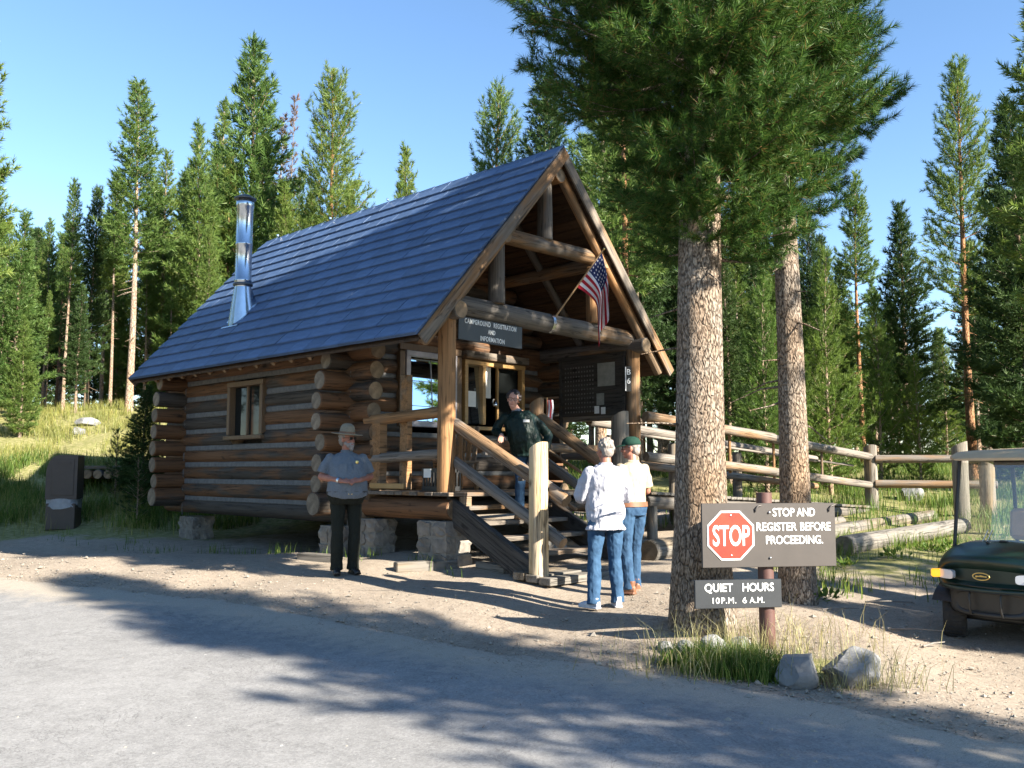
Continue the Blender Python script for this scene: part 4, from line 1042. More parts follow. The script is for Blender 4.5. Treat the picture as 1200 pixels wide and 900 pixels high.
# ---- stop sign
sx, sy = 2.18, 7.80
t = thing('stop_sign', 'brown signboard on a round post reading stop and register before proceeding', 'sign', (sx, sy, hz(sx, sy)-0.09), rad(8))
g = hz(sx, sy); W_ = WM[t]
mb = MB(); mb.tube([(0, 0.09, -0.2), (0, 0.09, 0.6), (0, 0.09, 1.395)], 0.066, 20); child('post', mb.mesh('post', [M_POSTBROWN]), t, W_.copy())
zb = 1.04
mb = MB(); mb.box((0.0, 0.008, zb), (1.19, 0.03, 0.535), None, 0, 0.004); child('sign_board', mb.mesh('sign_board', [M_SIGNGREY]), t, W_.copy())
def octo(r, y, m, nm, x=-0.345):
    mb = MB(); poly = [(x+r*math.cos(math.pi/8+k*math.pi/4), zb+0.0+r*math.sin(math.pi/8+k*math.pi/4)) for k in range(8)]
    mb.prism(poly, y, y+0.004); child(nm, mb.mesh(nm, [m]), t, W_.copy())
octo(0.222, -0.0125, M_WHITE, 'octagon_border'); octo(0.205, -0.0165, M_RED, 'octagon_face')
letter('STOP', 0.238, -0.345, zb-0.01, t, M_WHITE, y=-0.018, fit=0.325, bold=0.004)
letter('STOP', 0.098, 0.128, zb+0.187, t, M_WHITE, y=-0.009, fit=0.195, bold=0.0012)
letter('AND', 0.098, 0.33, zb+0.187, t, M_WHITE, y=-0.009, fit=0.165, bold=0.0012)
letter('REGISTER', 0.098, 0.06, zb+0.066, t, M_WHITE, y=-0.009, fit=0.36, bold=0.0012)
letter('BEFORE', 0.098, 0.41, zb+0.066, t, M_WHITE, y=-0.009, fit=0.275, bold=0.0012)
letter('PROCEEDING.', 0.098, 0.22, zb-0.045, t, M_WHITE, y=-0.009, fit=0.51, bold=0.0012)
for (x, z) in ((0.0, zb-0.19), (0.0, zb+0.19), (-0.345, zb+0.165), (-0.345, zb-0.165)):
    mb = MB(); mb.ell((x, -0.016, z), (0.010, 0.006, 0.010), 8, 6); child('bolt', mb.mesh('bolt', [M_STEEL]), t, W_.copy())
for x in (-0.10, 0.56):      # wire hooks on the upper edge
    mb = MB(); mb.tube([(x+0.03, -0.012, zb+0.25), (x, -0.02, zb+0.245), (x-0.02, -0.02, zb+0.225), (x-0.022, -0.014, zb+0.195)], 0.006, 6); child('hook', mb.mesh('hook', [M_BOLT]), t, W_.copy())
t2 = link('quiet_hours_sign', None, None, W_ @ Matrix.Translation((-0.285, -0.09, 0.555)))
tag(t2, 'small dark sign reading quiet hours 10 p.m. 6 a.m. below the stop board', 'sign')
mb = MB(); mb.box((0, 0.10, 0), (0.76, 0.03, 0.235), None, 0, 0.004)
child('sign_board', mb.mesh('sign_board', [M_SIGNBLUE]), t2, WM[t2].copy())
letter('QUIET', 0.095, -0.175, 0.05, t2, M_WHITE, y=0.083, fit=0.245, bold=0.0012)
letter('HOURS', 0.095, 0.17, 0.05, t2, M_WHITE, y=0.083, fit=0.275, bold=0.0012)
letter('10', 0.07, -0.205, -0.055, t2, M_WHITE, y=0.083, fit=0.06, bold=0.0, spacing=1.08)
letter('P.M.', 0.07, -0.09, -0.055, t2, M_WHITE, y=0.083, fit=0.13, bold=0.0, spacing=1.08)
letter('6', 0.07, 0.05, -0.055, t2, M_WHITE, y=0.083, fit=0.036, bold=0.0)
letter('A.M.', 0.07, 0.16, -0.055, t2, M_WHITE, y=0.083, fit=0.13, bold=0.0, spacing=1.08)

# ---- ramp to the right of the porch
RA, RB = Vector((2.20, 15.05, 0)), Vector((7.66, 19.4, 0)); RD = (RB-RA); RLn = RD.length; RDn = RD.normalized(); RN = Vector((-RDn.y, RDn.x, 0))
t = link('ramp', None, None, Matrix.Translation((RA.x, RA.y, hz(RA.x, RA.y)))); tag(t, 'wooden access ramp with round log rails leading right from the porch', 'ramp')
def rp(s, off, z): return RA + RDn*(s*RLn) + RN*off + Vector((0, 0, z))
def deckz(s): return 1.25 + (0.84-1.25)*s
nb = 44
bm_ = {}
for i in range(nb):
    s = (i+0.5)/nb
    M, L = frame_from(rp(s, -0.12, deckz(s)+rs.uniform(-.004, .004)), rp(s, 1.45, deckz(s)))
    if 'b' not in bm_:
        mb = MB(); mb.box((L/2, 0, 0), (L, RLn/nb-0.012, 0.045), None, 0, 0.005); bm_['b'] = mb.mesh('ramp_board', [M_TIMBER])
    child('ramp_board', bm_['b'], t, M)
for off in (0.0, 1.33):
    log('ramp_sill_log', rp(0.0, off, deckz(0)-0.15), rp(0.96, off, deckz(0.96)-0.13), 0.11, 0.11, (M_BEAM, M_END), t, 12, 0.002)
    for z0, z1, r in ((2.50, 1.90, 0.09), (1.84, 1.30, 0.082)):
        if off == 0.0:
            log('ramp_rail', rp(0.0, off-0.02, z0), rp(0.50, off-0.02, (z0+z1)/2+0.03), r, r*0.95, RL, t, 14, 0.004)
            log('ramp_rail', rp(0.49, off+0.06, (z0+z1)/2+0.03), rp(0.995, off, z1), r, r*0.9, RL, t, 14, 0.004)
        else:
            log('ramp_rail', rp(0.0, off, z0-0.02), rp(0.99, off, z1-0.03), r*0.95, r*0.85, RL, t, 14, 0.004)
    for s in ((0.10, 0.34, 0.62, 0.86) if off > 0 else (0.62,)):
        p = rp(s, off+0.16*(1 if off > 0 else -0.0), 0); g = hz(p.x, p.y)
        if off > 0: log('ramp_post', Vector((p.x, p.y, g-0.1)), Vector((p.x, p.y, deckz(s)+1.05-0.1*s)), 0.10, 0.095, (M_FENCE, M_ENDGREY), t, 12, 0.004)
for s in (0.02, 0.5, 0.9):
    for off in (0.0, 1.33):
        p = rp(s, off, 0); log('ramp_pile', Vector((p.x, p.y, hz(p.x, p.y)-0.1)), Vector((p.x, p.y, deckz(s)-0.2)), 0.09, 0.09, (M_FENCE, M_ENDGREY), t, 10, 0.004)
for s in (0.34, 0.53, 0.76):
    zt = 2.50-0.60*s; log('baluster', rp(s, 0.14, 1.76-0.54*s), rp(s, 0.14, zt+0.03), 0.028, 0.028, (M_POST, M_END), t, 8, 0.0)
log('grab_rail', rp(0.0, 0.25, 2.22), rp(0.95, 0.25, 1.72), 0.022, 0.022, (M_RAIL, M_END), t, 8, 0.0)

# ---- log fence on the right
def fpost(px, Y, top_py, r, label, nm='fence_post', cut=0.6):
    p = at(px, 600, Y); x, y = p.x, Y; g = hz(x, y); zt = at(px, top_py, Y).z
    M = Matrix.Translation((x, y, g)); 
    t = link(nm, None, None, M); tag(t, label, 'fence post', 'log fence posts')
    q = random.Random(int(px)); mb = MB(); n = 14; L = zt-g+0.15; vs = []; ph = [q.uniform(0.93, 1.06) for _ in range(n)]
    for i in range(7):
        for k in range(n):
            a = 2*math.pi*k/n; rr = r*ph[k]*(1+0.02*q.uniform(-1, 1)); zz = L*i/6-(0.45*rr*(1+math.cos(a-cut)) if i == 6 else 0)
            vs.append((zz, rr*math.cos(a), rr*math.sin(a)))
    fs = [(i*n+k, i*n+(k+1) % n, (i+1)*n+(k+1) % n, (i+1)*n+k) for i in range(6) for k in range(n)]
    mb.add(vs, fs, 0, True); mb.add(vs[-n:], [tuple(range(n))], 1); b = Vector((x, y, g-0.15)); Mf, _ = frame_from(b, b+Vector((0, 0, 1)))
    child('post', mb.mesh('post', [M_FENCE, M_ENDGREY]), t, Mf); return t
fpost(1022.5, 19.4, 521, 0.135, 'pale round fence post at the foot of the ramp rails', cut=1.5)
fpost(1127.5, 17.0, 517, 0.135, 'fence post with split slanted top behind the golf cart roof', cut=2.5)
fpost(1159, 18.2, 541, 0.14, 'shaded fence post seen through the golf cart windshield', cut=0.5)
t = link('fence_rails', None, None, Matrix.Translation((8.5, 19, hz(8.5, 19)))); tag(t, 'pair of horizontal log fence rails between ramp post and golf cart', 'fence')
for y0, y1 in ((538, 537.5), (567, 568)):
    a = at(1026, y0, 19.3); b = at(1168, y1, 18.6); log('fence_rail', a, b, 0.085, 0.08, (M_RAIL, M_END), t, 14, 0.004)
# fallen barrier logs
def ground_log(px0, Y0, px1, Y1, r, label):
    a = at(px0, 600, Y0); b = at(px1, 600, Y1); a.z = hz(a.x, a.y)+r*0.75; b.z = hz(b.x, b.y)+r*0.75
    o = log('barrier_log', a, b, r, r*0.85, (M_TIMBER, M_ENDGREY), None, 16, 0.006); tag(o, label, 'log', 'logs lying along the parking edge')
ground_log(988, 13.2, 1128, 16.2, 0.155, 'thick weathered barrier log lying beside the ramp towards the fence')
ground_log(960, 15.5, 1092, 18.2, 0.13, 'thinner grey log lying behind the thick barrier log')
ground_log(760, 12.6, 800, 13.4, 0.16, 'short grey log lying left of the big pine trunk')
ground_log(880, 14.5, 985, 16.8, 0.12, 'slim grey log lying behind the second pine trunk')

# ---- landscape timbers at the foot of the porch
def timber(px0, py0, Y0, px1, py1, Y1, label, h=0.13):
    a = at(px0, py0, Y0); b = at(px1, py1, Y1); a.z = hz(a.x, a.y)+h/2-0.03; b.z = hz(b.x, b.y)+h/2-0.03
    M, L = frame_from(a, b); mb = MB(); mb.box((L/2, 0, 0), (L, 0.16, h), None, 0, 0.012)
    o = mb.obj('border_timber', M_TIMBER, None, M); tag(o, label, 'timber', 'border timbers round the cabin')
timber(352, 645, 12.9, 398, 648, 12.6, 'weathered timber on the ground behind the ranger')
timber(463, 657, 11.75, 534, 657, 12.1, 'pale timber lying in front of the left stone pier')
timber(562, 660, 12.0, 596, 664, 11.6, 'short timber lying under the stair stringer')
a = at(606, 683, 10.9); 
b1, b2 = C(-0.12, -1.74, 0), C(SW+0.1, -1.74, 0)
t = link('step_platform', None, None, Matrix.Translation(((b1.x+b2.x)/2, (b1.y+b2.y)/2, hz((b1.x+b2.x)/2, (b1.y+b2.y)/2)))); tag(t, 'low wooden platform at the foot of the porch steps', 'platform')
for k in range(3):
    q0 = C(-0.14, -1.87+k*0.21, 0); q1 = C(SW+0.1, -1.87+k*0.21, 0); q0.z = q1.z = hz(q0.x, q0.y)+0.07
    plank('platform_board', q0, q1, 0.19, 0.09, M_TIMBER, t, ch=0.008)

# ---- boulders and stones by the sign
def boulder(px, Y, rx, ry, rz, seed, label, rot=0.0, sink=0.3, group=None):
    p = at(px, 600, Y); g = hz(p.x, Y); q = random.Random(seed); b = bmesh.new()
    bmesh.ops.create_icosphere(b, subdivisions=4, radius=1.0)
    pl = []
    for _ in range(13):
        d = Vector((q.gauss(0, 1), q.gauss(0, 1), q.gauss(0.15, 0.8))).normalized(); pl.append((d, q.uniform(0.62, 0.86)))
    off = Vector((seed*3.1, seed*1.7, 0))
    for v in b.verts:
        c = v.co.copy()
        for d, h in pl:
            e = c.dot(d)-h
            if e > 0: c -= d*e*0.95
        c *= 1+0.05*mnoise.noise(c*3+off)+0.025*mnoise.noise(c*9+off)
        v.co = Vector((c.x*rx, c.y*ry, c.z*rz))
    me = bpy.data.meshes.new('boulder'); b.to_mesh(me); b.free(); me.materials.append(M_BOULDER)
    o = link('boulder', me, None, Matrix.Translation((p.x, Y, g+rz*(1-2*sink)*0.8)) @ Matrix.Rotation(rot, 4, 'Z')); tag(o, label, 'rock', group)
boulder(993, 6.72, 0.235, 0.19, 0.165, 4, 'largest grey boulder, right of the sign post', 0.3, 0.10, 'rocks around the sign')
boulder(931, 6.75, 0.195, 0.17, 0.165, 9, 'grey boulder with a dark shaded face just right of the sign post', 1.0, 0.12, 'rocks around the sign')
boulder(833, 7.55, 0.15, 0.13, 0.12, 12, 'pale rounded rock in grass left of the sign post', 0.3, 0.2, 'rocks around the sign')
boulder(801, 7.6, 0.10, 0.09, 0.085, 15, 'grey rock at the left foot of the big pine', 0.8, 0.2, 'rocks around the sign')
boulder(777, 7.75, 0.07, 0.06, 0.06, 18, 'smallest tan rock, left of the big pine base', 0.1, 0.2, 'rocks around the sign')
boulder(862, 7.75, 0.11, 0.10, 0.09, 21, 'rock behind the grass clump directly left of the sign post', 0.5, 0.2, 'rocks around the sign')
boulder(1068, 21.5, 0.33, 0.28, 0.26, 30, 'pale rock in the grass beyond the fence rails', 0.5, 0.2, 'rocks in the meadow')
boulder(100, 28.0, 0.42, 0.30, 0.17, 33, 'white rock high on the grassy hillside', 0.5, 0.25, 'rocks in the meadow')
boulder(88, 27.0, 0.22, 0.2, 0.15, 36, 'small pale rock beside the white hillside rock', 0.5, 0.25, 'rocks in the meadow')

# ---- bear-proof bin
bp = at(74, 612, 18.5); bx, by = bp.x, 18.5
t = thing('trash_bin', 'dark brown metal bin with rounded hood and white liner showing, on the left', 'trash bin', (bx, by, hz(bx, by)), rad(12))
WM[t] = WM[t] @ Matrix.Diagonal((0.88, 0.9, 1.0, 1)); t.matrix_basis = WM[t]
s = 1.46
mb = MB(); poly = [(-0.33, 0.58*1.0), (0.33, 0.58), (0.33, s-0.02), (0.30, s), (-0.06, s)] + [(-0.06-0.27*math.sin(k*math.pi/12), s-0.36+0.36*math.cos(k*math.pi/12)) for k in range(1, 7)]
mb.prism(poly, -0.30, 0.30); child('hood', mb.mesh('hood', [M_CANBROWN]), t, WM[t].copy())
mb = MB(); mb.box((0, 0, 0.24), (0.62, 0.58, 0.52), None, 0, 0.012); child('lower_body', mb.mesh('lower_body', [M_CANBROWN]), t, WM[t].copy())
mb = MB(); mb.box((0.03, -0.305, 1.02), (0.46, 0.012, 0.72), None, 0, 0.004); mb.box((0.03, -0.315, 1.30), (0.30, 0.02, 0.03)); child('door', mb.mesh('door', [M_CANBROWN]), t, WM[t].copy())
mb = MB(); vs = []; q = random.Random(5); n = 40
for j in range(5):
    for k in range(n):
        a = 2*math.pi*k/n; e = 0.5; cx = abs(math.cos(a))**e*math.copysign(1, math.cos(a)); cy = abs(math.sin(a))**e*math.copysign(1, math.sin(a))
        m_ = 1.0+(0.05*math.sin(k*2.3+j)+0.03*q.uniform(-1, 1)); vs.append((0.335*cx*m_, 0.315*cy*m_, 0.585-0.04*j+0.015*math.sin(k*1.1+j)-(0.03*math.sin(a*3) if j == 4 else 0)))
mb.add(vs, [(j*n+k, (j+1)*n+k, (j+1)*n+(k+1) % n, j*n+(k+1) % n) for j in range(4) for k in range(n)], 0, True)
child('bin_liner', mb.mesh('bin_liner', [M_BAG]), t, WM[t].copy())

# ---- low log platform behind the bin
a = at(100, 575, 21.0); g = hz(a.x, 21)
t = thing('log_platform', 'low platform of round log ends under a flat top, between bin and cabin', 'platform', (a.x+0.9, 21, g), 0)
mb = MB(); mb.box((0, 0.6, 0.60), (2.7, 1.5, 0.07), None, 0, 0.01); child('top_planks', mb.mesh('top_planks', [M_TIMBER]), t, WM[t].copy())
for k in range(12):
    x = a.x-0.35+k*0.235; log('platform_log', (x, 20.8, g+0.44), (x, 22.2, g+0.44), 0.11, 0.105, (M_BEAM, M_END), t, 10, 0.0)
for k in (0.0, 2.45):
    x = a.x-0.3+k; log('platform_foot', (x, 20.95, g-0.05), (x, 20.95, g+0.34), 0.13, 0.13, (M_BEAM, M_END), t, 10, 0.0)

# ---- golf cart
CA = rad(-51)
gc = at(1153, 672, 8.55); cgz = -0.03
CMX = Matrix.Translation((gc.x, gc.y, cgz)) @ Matrix.Rotation(CA, 4, 'Z')
t = link('golf_cart', None, None, CMX); tag(t, 'dark green golf cart with tan roof parked at the right edge', 'golf cart')
def cpart(nm, mb, m, par=None):
    return child(nm, mb.mesh(nm, m if isinstance(m, list) else [m]), par or t, CMX.copy())
# cowl: rounded front body (front faces -y), lofted sections along y
def loft(secs, mi=0):
    mb = MB(); n = len(secs[0]); vs = [p for s_ in secs for p in s_]
    fs = [(i*n+k, (i+1)*n+k, (i+1)*n+(k+1) % n, i*n+(k+1) % n) for i in range(len(secs)-1) for k in range(n)]
    mb.add(vs, fs, mi, True); mb.add(secs[0], [tuple(range(n))], mi, True); mb.add(secs[-1], [tuple(range(n))[::-1]], mi, True); return mb
def sec(y, hw, z0, z1, crown=0.04, e=0.42, n=28, bow=0.0):
    out = []
    for k in range(n):
        a = 2*math.pi*k/n; c, s_ = math.cos(a), math.sin(a)
        x = hw*math.copysign(abs(c)**e, c); z = (z0+z1)/2+(z1-z0)/2*math.copysign(abs(s_)**e, s_)
        z += crown*(1-(x/hw)**2)*(1 if s_ > 0 else 0); out.append((x, y+bow*(x/hw)**2, z))
    return out
mb = loft([sec(0.03, 0.36, 0.60, 0.70, 0.02, bow=0.10), sec(-0.02, 0.44, 0.55, 0.745, 0.03, bow=0.12), sec(-0.04, 0.475, 0.52, 0.775, 0.035, bow=0.13), sec(0.06, 0.50, 0.50, 0.81, 0.045, bow=0.10), sec(0.22, 0.53, 0.48, 0.86, 0.05, bow=0.06), sec(0.42, 0.55, 0.46, 0.90, 0.05), sec(0.62, 0.56, 0.45, 0.92, 0.045), sec(0.70, 0.55, 0.45, 0.91, 0.04)])
body = cpart('front_cowl', mb, M_CARTGREEN)
mb = loft([sec(0.04, 0.30, 0.33, 0.50, 0.0, 0.5, bow=0.06), sec(0.0, 0.36, 0.30, 0.53, 0.0, 0.5, bow=0.10), sec(0.06, 0.40, 0.28, 0.54, 0.0, 0.45, bow=0.08), sec(0.20, 0.34, 0.27, 0.53, 0.0, 0.45)]); cpart('front_bumper', mb, M_BLACKPLASTIC)
mb = loft([sec(-0.03, 0.44, 0.525, 0.565, 0.0, 0.5, bow=0.12), sec(-0.05, 0.47, 0.515, 0.570, 0.0, 0.5, bow=0.13), sec(0.06, 0.49, 0.515, 0.565, 0.0, 0.5, bow=0.10)]); cpart('bumper_trim', mb, M_BLACKPLASTIC)
for x in (-0.14, 0.14):
    mb = MB(); mb.tube([(x, 0.02, 0.30), (x, -0.012, 0.36), (x, -0.012, 0.47), (x, 0.02, 0.52)], 0.012, 6); cpart('bumper_rib', mb, M_BLACKPLASTIC)
for sg in (-1, 1):
    h = loft([[(sg*(0.365+0.085*c), -0.065+0.13*((abs(0.365+0.085*c))/0.475)**2+dy, 0.655+0.043*s_) for c, s_ in [(math.copysign(abs(math.cos(a))**.5, math.cos(a)), math.copysign(abs(math.sin(a))**.5, math.sin(a))) for a in [2*math.pi*k/16*(sg) for k in range(16)]]] for dy in (0.0, 0.06)])
    lamp = cpart('headlight', h, M_LAMP)
    mb = MB(); mb.box((sg*0.463, 0.045, 0.655), (0.060, 0.10, 0.078), Matrix.Rotation(sg*rad(38), 3, 'Z'), 0, 0.014); cpart('turn_lamp', mb, M_AMBER, lamp)
mb = MB(); 
ring = [(0.075*math.cos(2*math.pi*k/20), -0.062, 0.665+0.032*math.sin(2*math.pi*k/20)) for k in range(21)]; mb.tube(ring, 0.006, 6, caps=False); mb.box((0, -0.060, 0.665), (0.10, 0.006, 0.010)); mb.tube([(-0.05, -0.06, 0.655), (0, -0.062, 0.675), (0.05, -0.06, 0.66)], 0.005, 5); cpart('badge', mb, M_GOLD)
mb = MB(); mb.box((0, 0.45, 0.958), (0.07, 0.05, 0.02), None, 0, 0.006); mb.box((-0.12, 0.38, 0.945), (0.03, 0.03, 0.02), None, 0, 0.006); cpart('cowl_fitting', mb, M_BLACKPLASTIC)
for x in (-0.22, -0.18):
    mb = MB(); mb.tube([(x, 0.5, 0.94), (x+0.05, 0.52, 1.06)], 0.006, 6); cpart('control_lever', mb, M_STEEL)
mb = MB(); mb.box((0, 1.25, 0.30), (1.02, 1.5, 0.10), None, 0, 0.02); cpart('floor_pan', mb, M_BLACKPLASTIC)
mb = loft([sec(1.25, 0.54, 0.34, 0.62, 0.0, 0.3), sec(1.3, 0.57, 0.34, 0.70, 0.0, 0.3), sec(2.1, 0.58, 0.36, 0.72, 0.0, 0.3), sec(2.4, 0.50, 0.42, 0.70, 0.0, 0.3)]); cpart('rear_body', mb, M_CARTGREEN)
mb = MB(); mb.box((0, 1.50, 0.77), (1.0, 0.52, 0.13), None, 0, 0.04); cpart('seat', mb, M_SEATTAN)
mb = MB(); mb.box((0, 1.80, 1.06), (0.98, 0.11, 0.34), Matrix.Rotation(rad(-8), 3, 'X'), 0, 0.045); cpart('seat_back', mb, M_SEATTAN)
mb = loft([sec(0.50, 0.46, 1.735, 1.755, 0.005, 0.35), sec(0.56, 0.53, 1.745, 1.79, 0.012, 0.3), sec(0.75, 0.56, 1.765, 1.83, 0.02, 0.28), sec(1.3, 0.57, 1.77, 1.85, 0.025, 0.28), sec(1.9, 0.56, 1.765, 1.83, 0.02, 0.28), sec(2.08, 0.5, 1.755, 1.79, 0.01, 0.3)]); cpart('roof', mb, M_ROOFTAN)
for sg in (-1, 1):
    mb = MB(); mb.tube([(sg*0.50, 0.50, 0.84), (sg*0.485, 0.58, 1.35), (sg*0.47, 0.65, 1.77)], 0.019, 8); cpart('roof_strut', mb, M_BLACKPLASTIC)
    mb = MB(); mb.tube([(sg*0.50, 1.98, 0.70), (sg*0.50, 1.97, 1.3), (sg*0.48, 1.90, 1.77)], 0.022, 8); cpart('roof_strut', mb, M_BLACKPLASTIC)
mb = MB(); mb.box((0, 0.68, 1.70), (0.30, 0.05, 0.07), None, 0, 0.012); cpart('mirror', mb, M_BLACKPLASTIC)
mb = MB(); mb.box((0, 0.575, 1.31), (0.93, 0.006, 0.82), Matrix.Rotation(rad(-9), 3, 'X')); cpart('windshield', mb, M_WSHIELD)
mb = MB(); ring = [(0.26+0.17*math.cos(2*math.pi*k/24), 0.98+0.09*math.sin(2*math.pi*k/24), 1.04+0.145*math.sin(2*math.pi*k/24)) for k in range(25)]; mb.tube(ring, 0.013, 8, caps=False); mb.tube([(0.26, 0.98, 1.04), (0.26, 0.72, 0.75)], 0.02, 8); mb.tube([(0.10, 0.98, 1.04), (0.42, 0.98, 1.04)], 0.01, 6); cpart('steering_wheel', mb, M_BLACKPLASTIC)
for sg in (-1, 1):
    for y in (0.36, 1.98):
        ST = Matrix.Rotation(rad(26) if y < 1 else 0, 3, 'Z'); M = ST @ Matrix.Rotation(math.pi/2, 3, 'Y'); c = (sg*0.46, y, 0.235); mb = MB(); cv = Vector(c)
        mb.lathe([(0.13, -0.10), (0.20, -0.105), (0.226, -0.085), (0.235, -0.05), (0.237, 0), (0.235, 0.05), (0.226, 0.085), (0.20, 0.105), (0.13, 0.10)], 28, c, 0, True, M)
        for k in range(28):
            a = 2*math.pi*k/28
            for xx in (-0.05, 0.0, 0.05): mb.box(cv + ST @ Vector((xx+0.012*(-1)**k, 0.236*math.cos(a), 0.236*math.sin(a))), (0.04, 0.022, 0.014), ST @ Matrix.Rotation(a-math.pi/2, 3, 'X'))
        w = cpart('wheel', mb, M_TYRE)
        mb = MB(); mb.lathe([(0.0, -0.05), (0.05, -0.05), (0.06, -0.02), (0.11, -0.03), (0.132, -0.09), (0.132, 0.09), (0.11, 0.03), (0.06, 0.02), (0.0, 0.05)], 20, c, 0, True, M); cpart('rim', mb, M_RIM, w)
for y in (0.36, 1.98):
    mb = MB(); mb.tube([(-0.44, y, 0.235), (0.44, y, 0.235)], 0.033, 8); cpart('axle', mb, M_BLACKPLASTIC)
for sg in (-1, 1):
    mb = MB(); mb.tube([(sg*0.3, 0.20, 0.3), (sg*0.40, 0.36, 0.25)], 0.02, 6); cpart('suspension_arm', mb, M_BLACKPLASTIC)
for sg in (-1, 1):
    mb = MB(); vs = []
    for k in range(11):
        a = rad(25+k*14); 
        for x in (0.30, 0.55): vs.append((sg*x, 0.36-0.29*math.cos(a), 0.27+0.27*math.sin(a)))
    mb.add(vs, [(2*k, 2*k+1, 2*k+3, 2*k+2) for k in range(10)], 0, True); cpart('wheel_arch', mb, M_BLACKPLASTIC)
# ------------------------------------------------------------------ conifers
def tuft_templates(K, n, nl, nw, spread, seed):
    """K bottle-brush sprays of n needle triangles on an axis of unit length along +z"""
    r = np.random.default_rng(seed); T = np.zeros((K, n, 3, 3))
    for k in range(K):
        for i in range(n):
            t = r.uniform(0.0, 1.0); az = r.uniform(0, 2*np.pi); an = spread*r.uniform(0.55, 1.1)*(1-0.45*t)
            d = np.array([np.cos(az)*np.sin(an), np.sin(az)*np.sin(an), np.cos(an)])
            p = np.array([0, 0, t*0.85]); side = np.cross(d, r.normal(size=3)); side /= np.linalg.norm(side)
            L = nl*r.uniform(0.75, 1.15)
            T[k, i, 0] = p-side*nw/2; T[k, i, 1] = p+side*nw/2; T[k, i, 2] = p+d*L
    return T
def place_tufts(P, D, S, T, seed):
    r = np.random.default_rng(seed); N = len(P); K = len(T)
    D = D/np.linalg.norm(D, axis=1, keepdims=True); a = np.cross(D, r.normal(size=(N, 3))); a /= np.linalg.norm(a, axis=1, keepdims=True)
    b = np.cross(D, a); R = np.stack([a, b, D], -1)           # columns
    k = r.integers(0, K, N)
    V = np.einsum('nij,nmvj->nmvi', R, T[k])*S[:, None, None, None] + P[:, None, None, :]
    return V.reshape(-1, 3, 3)
